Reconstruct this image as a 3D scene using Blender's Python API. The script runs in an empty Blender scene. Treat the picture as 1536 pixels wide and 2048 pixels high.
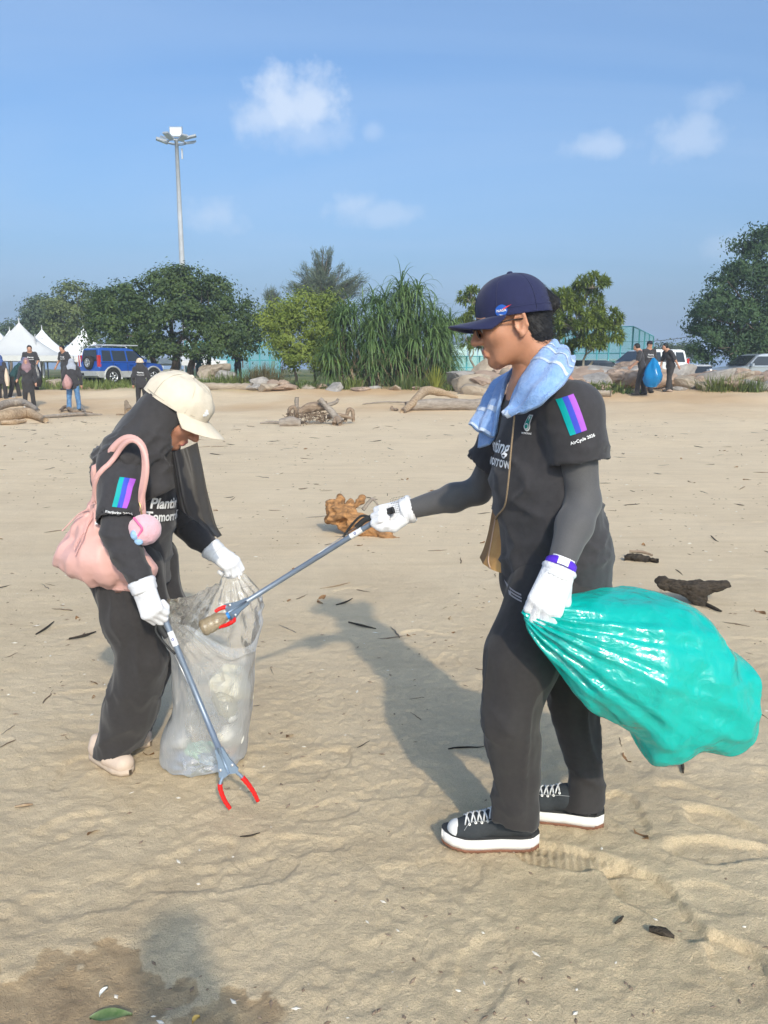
import bpy, bmesh, math, random
import numpy as np
from mathutils import Vector, Matrix
from mathutils.bvhtree import BVHTree

random.seed(7)
R = math.radians
SC = bpy.context.scene
COL = SC.collection

# ------------------------------------------------------------------ camera
CAM_H, PITCH, FPX = 1.458, math.atan(289 / 1538), 1538.0
cam_data = bpy.data.cameras.new('camera')
cam_data.sensor_fit = 'VERTICAL'
cam_data.sensor_height = 24.0
cam_data.lens = 24.0 * FPX / 2048.0
cam_data.clip_start, cam_data.clip_end = 0.05, 3000
cam = bpy.data.objects.new('camera', cam_data)
COL.objects.link(cam)
cam.location = (0, 0, CAM_H)
cam.rotation_euler = (math.pi / 2 - PITCH, 0, 0)
SC.camera = cam

# ------------------------------------------------------------------ light
SUN_EL = R(33.0)
SUN_AZ = math.atan2(0.67, -2.40)          # clockwise from +Y
sun_dir = Vector((math.sin(SUN_AZ) * math.cos(SUN_EL), math.cos(SUN_AZ) * math.cos(SUN_EL), math.sin(SUN_EL)))
world = bpy.data.worlds.new('World')
SC.world = world
world.use_nodes = True
sun_data = bpy.data.lights.new('sun', 'SUN')
sun_data.energy, sun_data.angle, sun_data.color = 2.0, R(1.4), (1.0, 0.88, 0.70)
sun = bpy.data.objects.new('sun', sun_data)
COL.objects.link(sun)
sun.location = (6, -20, 15)
sun.rotation_euler = sun_dir.to_track_quat('Z', 'Y').to_euler()
SC.view_settings.view_transform = 'Standard'
SC.view_settings.look = 'None'
SC.view_settings.gamma = 1.0
SC.view_settings.exposure = 0.57
SC.view_settings.use_curve_mapping = False
SC.cycles.max_bounces = 8
SC.cycles.diffuse_bounces = 3
SC.cycles.glossy_bounces = 3
SC.cycles.transparent_max_bounces = 16
SC.cycles.use_denoising = True
SC.cycles.use_adaptive_sampling = True

def build_world():
    nt = world.node_tree; n = nt.nodes; l = nt.links
    n.clear()
    out = n.new('ShaderNodeOutputWorld'); bg = n.new('ShaderNodeBackground')
    bg.inputs['Strength'].default_value = 0.15
    sky = n.new('ShaderNodeTexSky'); sky.sky_type = 'NISHITA'; sky.sun_disc = False
    sky.sun_elevation, sky.sun_rotation = SUN_EL, SUN_AZ
    sky.altitude, sky.air_density, sky.dust_density, sky.ozone_density = 0, 1.0, 5.0, 5.0
    co = n.new('ShaderNodeTexCoord')
    def math_(op, a, b=None, c=None, clamp=False):
        m = n.new('ShaderNodeMath'); m.operation = op; m.use_clamp = clamp
        for i, v in enumerate((a, b, c)):
            if v is None: continue
            if isinstance(v, (int, float)): m.inputs[i].default_value = v
            else: l.new(v, m.inputs[i])
        return m.outputs[0]
    sep = n.new('ShaderNodeSeparateXYZ'); l.new(co.outputs['Generated'], sep.inputs[0])
    # thin streaky cirrus over the whole sky, on a plane above the viewer
    zc = math_('MAXIMUM', sep.outputs[2], 0.03)
    den = math_('ADD', zc, 0.20)
    px = math_('DIVIDE', sep.outputs[0], den); py = math_('DIVIDE', sep.outputs[1], den)
    cmb = n.new('ShaderNodeCombineXYZ'); l.new(math_('MULTIPLY', px, 0.55), cmb.inputs[0]); l.new(math_('MULTIPLY', py, 1.5), cmb.inputs[1])
    n1 = n.new('ShaderNodeTexNoise'); n1.inputs['Scale'].default_value = 0.9; n1.inputs['Detail'].default_value = 6; n1.inputs['Roughness'].default_value = 0.55; n1.inputs['Distortion'].default_value = 0.7
    l.new(cmb.outputs[0], n1.inputs['Vector'])
    mr = n.new('ShaderNodeMapRange'); mr.inputs['From Min'].default_value = 0.40; mr.inputs['From Max'].default_value = 0.78; mr.clamp = True
    l.new(n1.outputs[0], mr.inputs['Value'])
    cirrus = math_('MULTIPLY', mr.outputs[0], 0.42)
    # a few cumulus puffs: soft blobs around a direction, broken up by noise
    n2 = n.new('ShaderNodeTexNoise'); n2.inputs['Scale'].default_value = 26; n2.inputs['Detail'].default_value = 6; n2.inputs['Roughness'].default_value = 0.6
    l.new(co.outputs['Generated'], n2.inputs['Vector'])
    nn = math_('SUBTRACT', n2.outputs[0], 0.5)
    total = None
    def blob(u, v, ru, rv, amp, rough):
        nonlocal total
        d = pix_dir(u, v)
        right = Vector((d.y, -d.x, 0)).normalized(); up = right.cross(d).normalized()
        def dot(vec):
            vm = n.new('ShaderNodeVectorMath'); vm.operation = 'DOT_PRODUCT'; l.new(co.outputs['Generated'], vm.inputs[0]); vm.inputs[1].default_value = vec
            return vm.outputs['Value']
        a = math_('DIVIDE', dot(right), ru / FPX); b = math_('DIVIDE', dot(up), rv / FPX)
        front = math_('GREATER_THAN', dot(d), 0.5)
        rr = math_('SQRT', math_('ADD', math_('MULTIPLY', a, a), math_('MULTIPLY', b, b)))
        rr = math_('ADD', rr, math_('MULTIPLY', nn, -rough))
        m = math_('SUBTRACT', 1.0, rr)
        m = math_('MULTIPLY', m, 1.15, clamp=True); m = math_('SMOOTH_MIN', m, 0.85, 0.3)
        m = math_('MULTIPLY', math_('MULTIPLY', m, front), amp)
        total = m if total is None else math_('MAXIMUM', total, m)
    for a in ((560, 200, 62, 62, .80, 2.2), (620, 205, 70, 62, .78, 2.2), (530, 235, 70, 40, .62, 2.0), (610, 265, 110, 45, .34, 2.0),
              (425, 430, 62, 34, .42, 2.2), (700, 410, 60, 36, .48, 2.2), (745, 428, 95, 26, .36, 2.2), (1190, 292, 60, 24, .46, 2.2),
              (1365, 275, 95, 38, .42, 2.4), (1425, 190, 45, 26, .30, 2.4), (745, 265, 26, 20, .25, 2.0), (1480, 490, 90, 30, .30, 2.2)):
        blob(*a)
    mask = total
    mix = n.new('ShaderNodeMix'); mix.data_type = 'RGBA'
    tint = n.new('ShaderNodeMix'); tint.data_type = 'RGBA'; tint.blend_type = 'MULTIPLY'; tint.inputs['Factor'].default_value = 1
    l.new(sky.outputs[0], tint.inputs['A']); tint.inputs['B'].default_value = (0.84, 0.97, 1.02, 1)
    cm = n.new('ShaderNodeMix'); cm.data_type = 'RGBA'; l.new(cirrus, cm.inputs['Factor']); l.new(tint.outputs['Result'], cm.inputs['A']); cm.inputs['B'].default_value = (2.3, 3.1, 4.3, 1)
    l.new(mask, mix.inputs['Factor']); l.new(cm.outputs['Result'], mix.inputs['A'])
    mix.inputs['B'].default_value = (3.9, 4.3, 4.9, 1)
    # haze band all round the horizon
    hz = math_('MULTIPLY', math_('EXPONENT', math_('MULTIPLY', math_('MAXIMUM', sep.outputs[2], 0.0), -9.0)), 0.74)
    m2 = n.new('ShaderNodeMix'); m2.data_type = 'RGBA'; l.new(hz, m2.inputs['Factor']); l.new(mix.outputs['Result'], m2.inputs['A']); m2.inputs['B'].default_value = (1.85, 2.8, 4.4, 1)
    mix = m2
    l.new(mix.outputs['Result'], bg.inputs['Color']); l.new(bg.outputs[0], out.inputs[0])

def pix_dir(u, v):
    a, b = (u - 768) / FPX, (1024 - v) / FPX
    return Vector((a, math.cos(PITCH) + b * math.sin(PITCH), -math.sin(PITCH) + b * math.cos(PITCH))).normalized()
def P(u, v, y):
    """World point seen towards (u, v) that stands y metres out from the camera."""
    a, b = (u - 768) / FPX, (1024 - v) / FPX
    dy = math.cos(PITCH) + b * math.sin(PITCH); dz = -math.sin(PITCH) + b * math.cos(PITCH)
    t = y / dy
    return Vector((a * t, y, CAM_H + dz * t))
build_world()
# ------------------------------------------------------------------ helpers
def tag(o, label=None, cat=None, group=None, kind=None):
    for k, v in (('label', label), ('category', cat), ('group', group), ('kind', kind)):
        if v: o[k] = v
    return o
def empty(name, loc=(0, 0, 0), rz=0):
    o = bpy.data.objects.new(name, None); COL.objects.link(o)
    o.location = loc; o.rotation_euler = (0, 0, rz)
    return o
def mesh_data(name, verts, faces, smooth=True, mat=None):
    me = bpy.data.meshes.new(name)
    verts = np.asarray(verts, dtype=np.float32).reshape(-1, 3)
    if isinstance(faces, np.ndarray):
        k = faces.shape[1]; nf = len(faces)
        me.vertices.add(len(verts)); me.vertices.foreach_set('co', verts.ravel())
        me.loops.add(nf * k); me.loops.foreach_set('vertex_index', faces.astype(np.int32).ravel())
        me.polygons.add(nf); me.polygons.foreach_set('loop_start', np.arange(nf, dtype=np.int32) * k)
        me.update(calc_edges=True)
    else:
        me.from_pydata(verts.tolist(), [], faces); me.update()
    me.polygons.foreach_set('use_smooth', [bool(smooth)] * len(me.polygons))
    if mat: me.materials.append(mat)
    return me
def obj(name, verts, faces, mat, parent=None, smooth=True, loc=None):
    """One mesh object; world-space vertices; parented objects keep them relative to an Empty at parent.location."""
    verts = np.asarray(verts, dtype=np.float64).reshape(-1, 3)
    if parent is not None:
        mw = root_matrix(parent).inverted()
        M = np.array(mw)
        verts = verts @ M[:3, :3].T + M[:3, 3]
    elif loc is not None:
        verts = verts - np.array(loc)
    o = bpy.data.objects.new(name, mesh_data(name, verts, faces, smooth, mat)); COL.objects.link(o)
    if loc is not None and parent is None: o.location = loc
    if parent is not None: o.parent = parent
    return o
def root_matrix(o):
    m = Matrix.LocRotScale(o.location, o.rotation_euler, o.scale)
    return root_matrix(o.parent) @ m if o.parent else m
def copy_tree(o, parent=None):
    c = o.copy(); COL.objects.link(c); c.parent = parent
    for ch in list(o.children): copy_tree(ch, c)
    return c
def join(*parts):
    V, F, n = [], [], 0
    for v, f in parts:
        v = np.asarray(v, dtype=np.float64).reshape(-1, 3)
        V.append(v); F += [tuple(int(i) + n for i in q) for q in f]; n += len(v)
    return np.concatenate(V), F
def nrm(v):
    v = np.asarray(v, dtype=np.float64); return v / max(1e-12, np.linalg.norm(v))

# lattice noise, vectorised
_rng = np.random.RandomState(11)
_LAT = _rng.uniform(-1, 1, (32, 32, 32)).astype(np.float32)
def vn(p, scale=1.0, seed=0):
    p = np.asarray(p, dtype=np.float64).reshape(-1, 3) * scale + seed * 7.31
    i = np.floor(p).astype(np.int64); f = p - i; f = f * f * f * (f * (f * 6 - 15) + 10)
    r = 0
    for dx in (0, 1):
        wx = f[:, 0] if dx else 1 - f[:, 0]
        for dy in (0, 1):
            wy = f[:, 1] if dy else 1 - f[:, 1]
            for dz in (0, 1):
                wz = f[:, 2] if dz else 1 - f[:, 2]
                r = r + wx * wy * wz * _LAT[(i[:, 0] + dx) & 31, (i[:, 1] + dy) & 31, (i[:, 2] + dz) & 31]
    return r
def fbm(p, scale=1.0, oct=4, seed=0, gain=0.5):
    r, a = 0, 1.0
    for k in range(oct):
        r = r + a * vn(p, scale * 2 ** k, seed + k); a *= gain
    return r
def smooth01(a, b, x):
    t = np.clip((x - a) / (b - a), 0, 1); return t * t * (3 - 2 * t)

# ---------------------------------------------------------------- implicit surfaces
class SDF:
    """Smooth union of soft limbs on a grid, turned into one continuous mesh by surface nets."""
    def __init__(s, lo, hi, h):
        s.lo = np.array(lo, float); s.h = h
        s.n = np.ceil((np.array(hi, float) - s.lo) / h).astype(int) + 1
        s.v = np.full(tuple(s.n), 0.15, dtype=np.float32)
        s.ax = [s.lo[i] + h * np.arange(s.n[i]) for i in range(3)]
    def _box(s, lo, hi):
        a = np.clip(np.floor((np.array(lo) - s.lo) / s.h).astype(int), 0, s.n - 1)
        b = np.clip(np.ceil((np.array(hi) - s.lo) / s.h).astype(int) + 1, 1, s.n)
        sl = tuple(slice(a[i], b[i]) for i in range(3))
        g = np.meshgrid(*[s.ax[i][sl[i]] for i in range(3)], indexing='ij')
        return sl, g
    def _mix(s, sl, d, k, sub):
        v = s.v[sl]
        if sub: d = -d; v2 = -v
        if k > 0:
            if sub:
                hh = np.clip(0.5 - 0.5 * (v - d) / k, 0, 1)
                s.v[sl] = v * (1 - hh) + d * hh + k * hh * (1 - hh)
            else:
                hh = np.clip(0.5 + 0.5 * (v - d) / k, 0, 1)
                s.v[sl] = v * (1 - hh) + d * hh - k * hh * (1 - hh)
        else:
            s.v[sl] = np.maximum(v, d) if sub else np.minimum(v, d)
    def cap(s, a, b, ra, rb, k=0.02, wide=None, f=1.0, sub=False):
        """Tapered limb a-b; wide/f: cross-section stretched by f along the direction wide."""
        a = np.array(a, float); b = np.array(b, float); m = max(ra, rb) * max(1, f) + k + 0.06
        sl, (X, Y, Z) = s._box(np.minimum(a, b) - m, np.maximum(a, b) + m)
        ab = b - a; L2 = max(1e-9, ab @ ab)
        px, py, pz = X - a[0], Y - a[1], Z - a[2]
        t = np.clip((px * ab[0] + py * ab[1] + pz * ab[2]) / L2, 0, 1)
        px -= t * ab[0]; py -= t * ab[1]; pz -= t * ab[2]
        if wide is not None:
            w = nrm(wide); q = (px * w[0] + py * w[1] + pz * w[2]) * (1 / f - 1)
            px += q * w[0]; py += q * w[1]; pz += q * w[2]
        d = np.sqrt(px * px + py * py + pz * pz) - (ra + (rb - ra) * t)
        s._mix(sl, d.astype(np.float32), k, sub)
        return s
    def chain(s, pts, k=0.02, **kw):
        for (a, ra), (b, rb) in zip(pts[:-1], pts[1:]): s.cap(a, b, ra, rb, k, **kw)
        return s
    def ell(s, c, r, axes=None, k=0.02, sub=False):
        c = np.array(c, float); r = np.array(r, float); m = r.max() + k + 0.04
        sl, (X, Y, Z) = s._box(c - m, c + m)
        p = np.stack([X - c[0], Y - c[1], Z - c[2]], -1)
        if axes is not None: p = p @ np.array(axes, float).T
        k0 = np.sqrt(((p / r) ** 2).sum(-1)); k1 = np.sqrt(((p / (r * r)) ** 2).sum(-1)) + 1e-9
        s._mix(sl, (k0 * (k0 - 1) / k1).astype(np.float32), k, sub)
        return s
    def cut(s, p, nn, box=None, k=0.0):
        """Remove what lies beyond the plane through p with outward normal nn (inside box if given)."""
        if box is None: box = (s.lo - 1, s.lo + s.n * s.h + 1)
        sl, (X, Y, Z) = s._box(*box); nn = nrm(nn)
        d = (X - p[0]) * nn[0] + (Y - p[1]) * nn[1] + (Z - p[2]) * nn[2]
        s.v[sl] = np.maximum(s.v[sl], d.astype(np.float32))
        return s
    def mesh(s, smooth_it=0):
        v = s.v; ins = v < 0
        nx, ny, nz = v.shape
        cnt = np.zeros((nx - 1, ny - 1, nz - 1), np.int8)
        for dx in (0, 1):
            for dy in (0, 1):
                for dz in (0, 1): cnt += ins[dx:nx - 1 + dx, dy:ny - 1 + dy, dz:nz - 1 + dz]
        act = (cnt > 0) & (cnt < 8)
        idx = np.full(act.shape, -1, np.int64); I = np.argwhere(act); idx[act] = np.arange(len(I))
        acc = np.zeros((len(I), 3)); w = np.zeros(len(I))
        cor = [(0, 0, 0), (1, 0, 0), (0, 1, 0), (1, 1, 0), (0, 0, 1), (1, 0, 1), (0, 1, 1), (1, 1, 1)]
        ed = [(a, b) for a in range(8) for b in range(a + 1, 8) if sum(abs(cor[a][i] - cor[b][i]) for i in range(3)) == 1]
        for a, b in ed:
            ca, cb = np.array(cor[a]), np.array(cor[b])
            va = v[tuple((I + ca).T)].astype(float); vb = v[tuple((I + cb).T)].astype(float)
            m = (va < 0) != (vb < 0); t = np.where(m, va / np.where(m, va - vb, 1), 0)
            acc += m[:, None] * (ca + t[:, None] * (cb - ca)); w += m
        pts = s.lo + s.h * (I + acc / np.maximum(w, 1)[:, None])
        F = []
        for ax in range(3):
            o1, o2 = [(1, 2), (2, 0), (0, 1)][ax]
            A = np.take(ins, range(v.shape[ax] - 1), ax); B = np.take(ins, range(1, v.shape[ax]), ax)
            E = np.argwhere(A != B)
            E = E[(E[:, o1] > 0) & (E[:, o2] > 0) & (E[:, o1] < v.shape[o1] - 1) & (E[:, o2] < v.shape[o2] - 1)]
            if not len(E): continue
            fl = A[tuple(E.T)]
            def cell(d1, d2):
                e = E.copy(); e[:, o1] += d1; e[:, o2] += d2; return idx[tuple(e.T)]
            q = np.stack([cell(-1, -1), cell(0, -1), cell(0, 0), cell(-1, 0)], 1)
            q[~fl] = q[~fl][:, ::-1]; F.append(q)
        F = np.concatenate(F); F = F[(F >= 0).all(1)]
        for _ in range(smooth_it): pts = relax(pts, F)
        return pts, F
def relax(pts, F, lam=0.5):
    acc = np.zeros_like(pts); w = np.zeros(len(pts))
    k = F.shape[1]
    for i in range(k):
        a, b = F[:, i], F[:, (i + 1) % k]
        np.add.at(acc, a, pts[b]); np.add.at(acc, b, pts[a]); np.add.at(w, a, 1); np.add.at(w, b, 1)
    return pts * (1 - lam) + lam * acc / np.maximum(w, 1)[:, None]
def vnormals(pts, F):
    F = np.asarray(F)
    n = np.cross(pts[F[:, 2]] - pts[F[:, 0]], pts[F[:, 3 % F.shape[1]]] - pts[F[:, 1]])
    N = np.zeros_like(pts)
    for i in range(F.shape[1]): np.add.at(N, F[:, i], n)
    return N / np.maximum(1e-12, np.linalg.norm(N, axis=1))[:, None]

# ---------------------------------------------------------------- explicit shapes
def grid_faces(nu, nv, close_u=False, close_v=False):
    iu = np.arange(nu if close_u else nu - 1); iv = np.arange(nv if close_v else nv - 1)
    A, B = np.meshgrid(iu, iv, indexing='ij'); A2 = (A + 1) % nu; B2 = (B + 1) % nv
    return np.stack([(A * nv + B).ravel(), (A2 * nv + B).ravel(), (A2 * nv + B2).ravel(), (A * nv + B2).ravel()], 1)
def tube(pts, rad, seg=8, caps=True):
    """A tube through the points; rad a number or one radius per point."""
    pts = np.asarray(pts, float); n = len(pts)
    rad = np.full(n, rad) if np.isscalar(rad) else np.asarray(rad, float)
    T = np.gradient(pts, axis=0); T /= np.maximum(1e-9, np.linalg.norm(T, axis=1))[:, None]
    up = np.array((0, 0, 1.0)) if abs(T[0, 2]) < .9 else np.array((1.0, 0, 0))
    u = nrm(np.cross(up, T[0])); V = []
    for i in range(n):
        u = nrm(u - T[i] * (u @ T[i])); w = np.cross(T[i], u)
        for k in range(seg):
            a = 2 * math.pi * k / seg; V.append(pts[i] + rad[i] * (math.cos(a) * u + math.sin(a) * w))
    F = [tuple(q) for q in grid_faces(n, seg, False, True)]
    F = [q[::-1] for q in F]
    if caps: F += [tuple(range(seg)), tuple(range((n - 1) * seg, n * seg))[::-1]]
    return np.array(V), F
def box(c, s, axes=None):
    v = np.array([(x, y, z) for x in (-.5, .5) for y in (-.5, .5) for z in (-.5, .5)]) * np.array(s)
    if axes is not None: v = v @ np.array(axes, float)
    return v + np.array(c), [(0, 1, 3, 2), (4, 6, 7, 5), (0, 4, 5, 1), (2, 3, 7, 6), (0, 2, 6, 4), (1, 5, 7, 3)]
def lathe(prof, seg=24, axis=(0, 0, 1), org=(0, 0, 0)):
    ax = nrm(axis); u = nrm(np.cross(ax, (0, 1, 0) if abs(ax[1]) < .9 else (1, 0, 0))); w = np.cross(ax, u)
    V = []
    for r, h in prof:
        for k in range(seg):
            a = 2 * math.pi * k / seg; V.append(np.array(org) + ax * h + r * (math.cos(a) * u + math.sin(a) * w))
    F = [tuple(q) for q in grid_faces(len(prof), seg, False, True)]
    F = [q[::-1] for q in F]
    return np.array(V), F
def ico(sub=3):
    bm = bmesh.new(); bmesh.ops.create_icosphere(bm, subdivisions=sub, radius=1.0)
    v = np.array([x.co[:] for x in bm.verts]); f = np.array([[y.index for y in x.verts] for x in bm.faces]); bm.free(); return v, f
def spline(pts, n):
    """Catmull-Rom through rows of pts, n samples."""
    p = np.asarray(pts, float); m = len(p)
    e = np.vstack([2 * p[0] - p[1], p, 2 * p[-1] - p[-2]]); out = []
    for t in np.linspace(0, m - 1 - 1e-9, n):
        i = int(t); f = t - i; a, b, c, d = e[i], e[i + 1], e[i + 2], e[i + 3]
        out.append(0.5 * (2 * b + (c - a) * f + (2 * a - 5 * b + 4 * c - d) * f * f + (3 * b - a - 3 * c + d) * f ** 3))
    return np.array(out)

# ---------------------------------------------------------------- materials
MATS = {}
def mat(name, color, rough=0.8, spec=0.3, var=0.0, vscale=20.0, bump=0.0, bscale=120.0, metallic=0.0, sheen=0.0, sss=0.0, trans=0.0, color2=None, coat=0.0, stretch=None, detail=4):
    """Principled material with noise colour variation and noise bump."""
    if name in MATS: return MATS[name]
    m = bpy.data.materials.new(name); m.use_nodes = True
    nt = m.node_tree; n = nt.nodes; l = nt.links; b = n['Principled BSDF']
    b.inputs['Roughness'].default_value = rough; b.inputs['Specular IOR Level'].default_value = spec; b.inputs['Metallic'].default_value = metallic
    if sheen: b.inputs['Sheen Weight'].default_value = sheen; b.inputs['Sheen Roughness'].default_value = 0.5
    if coat: b.inputs['Coat Weight'].default_value = coat; b.inputs['Coat Roughness'].default_value = 0.08
    if sss:
        b.inputs['Subsurface Weight'].default_value = sss; b.inputs['Subsurface Radius'].default_value = (0.012, 0.005, 0.003); b.inputs['Subsurface Scale'].default_value = 1.0
    c = (*color, 1); b.inputs['Base Color'].default_value = c
    vec = None
    if var or color2 or bump:
        tc = n.new('ShaderNodeTexCoord'); vec = tc.outputs['Object']
        if stretch:
            mp = n.new('ShaderNodeMapping'); mp.inputs['Scale'].default_value = stretch; l.new(vec, mp.inputs['Vector']); vec = mp.outputs[0]
    if var or color2:
        t = n.new('ShaderNodeTexNoise'); t.inputs['Scale'].default_value = vscale; t.inputs['Detail'].default_value = detail; t.inputs['Roughness'].default_value = 0.6
        l.new(vec, t.inputs['Vector'])
        r = n.new('ShaderNodeValToRGB'); r.color_ramp.elements[0].position = 0.3; r.color_ramp.elements[1].position = 0.7
        if color2: e0, e1 = color, color2
        else: e0 = tuple(x * (1 - var) for x in color); e1 = tuple(min(1, x * (1 + var)) for x in color)
        r.color_ramp.elements[0].color = (*e0, 1); r.color_ramp.elements[1].color = (*e1, 1)
        l.new(t.outputs[0], r.inputs[0]); l.new(r.outputs[0], b.inputs['Base Color'])
    if bump:
        t2 = n.new('ShaderNodeTexNoise'); t2.inputs['Scale'].default_value = bscale; t2.inputs['Detail'].default_value = 3
        l.new(vec, t2.inputs['Vector'])
        bp = n.new('ShaderNodeBump'); bp.inputs['Strength'].default_value = min(1, bump); bp.inputs['Distance'].default_value = 0.004 * max(1, bump)
        l.new(t2.outputs[0], bp.inputs['Height']); l.new(bp.outputs[0], b.inputs['Normal'])
    if trans:      # thin leaf: part of the light comes through
        tr = n.new('ShaderNodeBsdfTranslucent'); mx = n.new('ShaderNodeMixShader'); mx.inputs[0].default_value = trans
        if b.inputs['Base Color'].is_linked: l.new(b.inputs['Base Color'].links[0].from_socket, tr.inputs[0])
        else: tr.inputs[0].default_value = c
        out = n['Material Output']; l.new(b.outputs[0], mx.inputs[1]); l.new(tr.outputs[0], mx.inputs[2]); l.new(mx.outputs[0], out.inputs[0])
    MATS[name] = m
    return m
def film(name, color, opacity, gloss=0.25, trans=0.5, bscale=40, bump=0.4, rough=0.12, stretch=None, crease=0):
    """Thin plastic film: clear by 1-opacity, the rest milky, with a glossy skin."""
    m = bpy.data.materials.new(name); m.use_nodes = True
    nt = m.node_tree; n = nt.nodes; l = nt.links; n.remove(n['Principled BSDF']); out = n['Material Output']
    tp = n.new('ShaderNodeBsdfTransparent'); tp.inputs[0].default_value = (*[0.75 + 0.25 * c for c in color], 1)
    df = n.new('ShaderNodeBsdfDiffuse'); df.inputs[0].default_value = (*color, 1)
    tl = n.new('ShaderNodeBsdfTranslucent'); tl.inputs[0].default_value = (*color, 1)
    gl = n.new('ShaderNodeBsdfGlossy'); gl.inputs['Roughness'].default_value = rough
    tc = n.new('ShaderNodeTexCoord'); mp = n.new('ShaderNodeMapping'); l.new(tc.outputs['Object'], mp.inputs[0])
    if stretch: mp.inputs['Scale'].default_value = stretch
    t = n.new('ShaderNodeTexNoise'); t.inputs['Scale'].default_value = bscale; t.inputs['Detail'].default_value = 4; t.inputs['Distortion'].default_value = 1.0; l.new(mp.outputs[0], t.inputs['Vector'])
    bp = n.new('ShaderNodeBump'); bp.inputs['Strength'].default_value = bump; bp.inputs['Distance'].default_value = 0.006; l.new(t.outputs[0], bp.inputs['Height'])
    if crease:
        mu = n.new('ShaderNodeMix'); mu.data_type = 'VECTOR'; mu.inputs['Factor'].default_value = .22; nc = n.new('ShaderNodeTexNoise'); nc.inputs['Scale'].default_value = 7; l.new(mp.outputs[0], nc.inputs['Vector']); l.new(mp.outputs[0], mu.inputs['A']); l.new(nc.outputs['Color'], mu.inputs['B'])
        vo = n.new('ShaderNodeTexVoronoi'); vo.inputs['Scale'].default_value = crease; l.new(mu.outputs['Result'], vo.inputs['Vector'])
        b2 = n.new('ShaderNodeBump'); b2.inputs['Strength'].default_value = .9; b2.inputs['Distance'].default_value = .011; l.new(vo.outputs['Distance'], b2.inputs['Height']); l.new(bp.outputs[0], b2.inputs['Normal']); bp = b2
    for s in (df, tl, gl): l.new(bp.outputs[0], s.inputs['Normal'])
    m1 = n.new('ShaderNodeMixShader'); m1.inputs[0].default_value = trans; l.new(df.outputs[0], m1.inputs[1]); l.new(tl.outputs[0], m1.inputs[2])
    m2 = n.new('ShaderNodeMixShader'); l.new(tp.outputs[0], m2.inputs[1]); l.new(m1.outputs[0], m2.inputs[2])
    # film seen edge-on is denser
    lw = n.new('ShaderNodeLayerWeight'); lw.inputs[0].default_value = 0.35; l.new(bp.outputs[0], lw.inputs['Normal'])
    mr = n.new('ShaderNodeMapRange'); mr.inputs['To Min'].default_value = opacity; mr.inputs['To Max'].default_value = min(1, opacity + 0.45); l.new(lw.outputs['Facing'], mr.inputs['Value']); l.new(mr.outputs[0], m2.inputs[0])
    m3 = n.new('ShaderNodeMixShader'); fr = n.new('ShaderNodeFresnel'); fr.inputs[0].default_value = 1.35; l.new(bp.outputs[0], fr.inputs['Normal'])
    mm = n.new('ShaderNodeMath'); mm.operation = 'MULTIPLY_ADD'; mm.use_clamp = True; mm.inputs[1].default_value = 0.75; mm.inputs[2].default_value = gloss * 0.06; l.new(fr.outputs[0], mm.inputs[0])
    l.new(mm.outputs[0], m3.inputs[0]); l.new(m2.outputs[0], m3.inputs[1]); l.new(gl.outputs[0], m3.inputs[2]); l.new(m3.outputs[0], out.inputs[0])
    return m

# ---------------------------------------------------------------- flat print laid on a surface
def bvh_of(*objs):
    V, F, n = [], [], 0
    for o in objs:
        M = root_matrix(o); me = o.data
        V += [M @ v.co for v in me.vertices]; F += [tuple(i + n for i in p.vertices) for p in me.polygons]; n = len(V)
    return BVHTree.FromPolygons(V, F)
def text_shape(body, bold=0.0, shear=0.0, arc=0.0):
    cu = bpy.data.curves.new('t', 'FONT'); cu.body = body; cu.align_x = 'LEFT'; cu.size = 1.0; cu.offset = bold; cu.shear = shear; cu.resolution_u = 3
    o = bpy.data.objects.new('t', cu); COL.objects.link(o)
    me = o.to_mesh(); v = np.array([x.co[:2] for x in me.vertices]); f = [tuple(p.vertices) for p in me.polygons]
    o.to_mesh_clear(); bpy.data.objects.remove(o); bpy.data.curves.remove(cu)
    v[:, 0] -= v[:, 0].min(); W = v[:, 0].max()
    if arc:
        t = v[:, 0] / W - .5; v[:, 1] -= arc * 4 * t * t
    return v / W, f      # width 1
def poly_shape(pts): return np.array(pts, float), [tuple(range(len(pts)))]
def disc_shape(cx, cy, rx, ry, n=28, rot=0):
    a = np.linspace(0, 2 * math.pi, n, endpoint=False); c, s = math.cos(rot), math.sin(rot)
    x, y = rx * np.cos(a), ry * np.sin(a)
    return np.stack([cx + c * x - s * y, cy + s * x + c * y], 1), [tuple(range(n))]
def decal(name, shape, org, u, v, bvh, mt, parent, lift=0.0025, seg=0.012, back=0.15):
    """Lay a flat shape (2-D, metres along u and v from org) onto the surface under it."""
    sv, sf = shape
    bm = bmesh.new(); vs = [bm.verts.new((float(a), float(b), 0)) for a, b in sv]
    for f in sf:
        try: bm.faces.new([vs[i] for i in f])
        except ValueError: pass
    bmesh.ops.triangulate(bm, faces=bm.faces[:])
    for _ in range(5):
        e = [x for x in bm.edges if x.calc_length() > seg]
        if not e: break
        bmesh.ops.subdivide_edges(bm, edges=e, cuts=1); bmesh.ops.triangulate(bm, faces=bm.faces[:])
    u = Vector(u); v = Vector(v); nn = u.cross(v).normalized(); org = Vector(org); out = []; last = org
    for q in bm.verts:
        p = org + u * q.co.x + v * q.co.y
        h, no, i, d = bvh.ray_cast(p + nn * back, -nn)
        if h is None: h = p - nn * ((p - last) @ nn)
        last = h; out.append(h + nn * lift)
    bm.verts.index_update()
    F = [tuple(x.index for x in f.verts) for f in bm.faces]; bm.free()
    o = obj(name, [tuple(x) for x in out], F, mt, parent)
    o.data.update()
    return o
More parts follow.
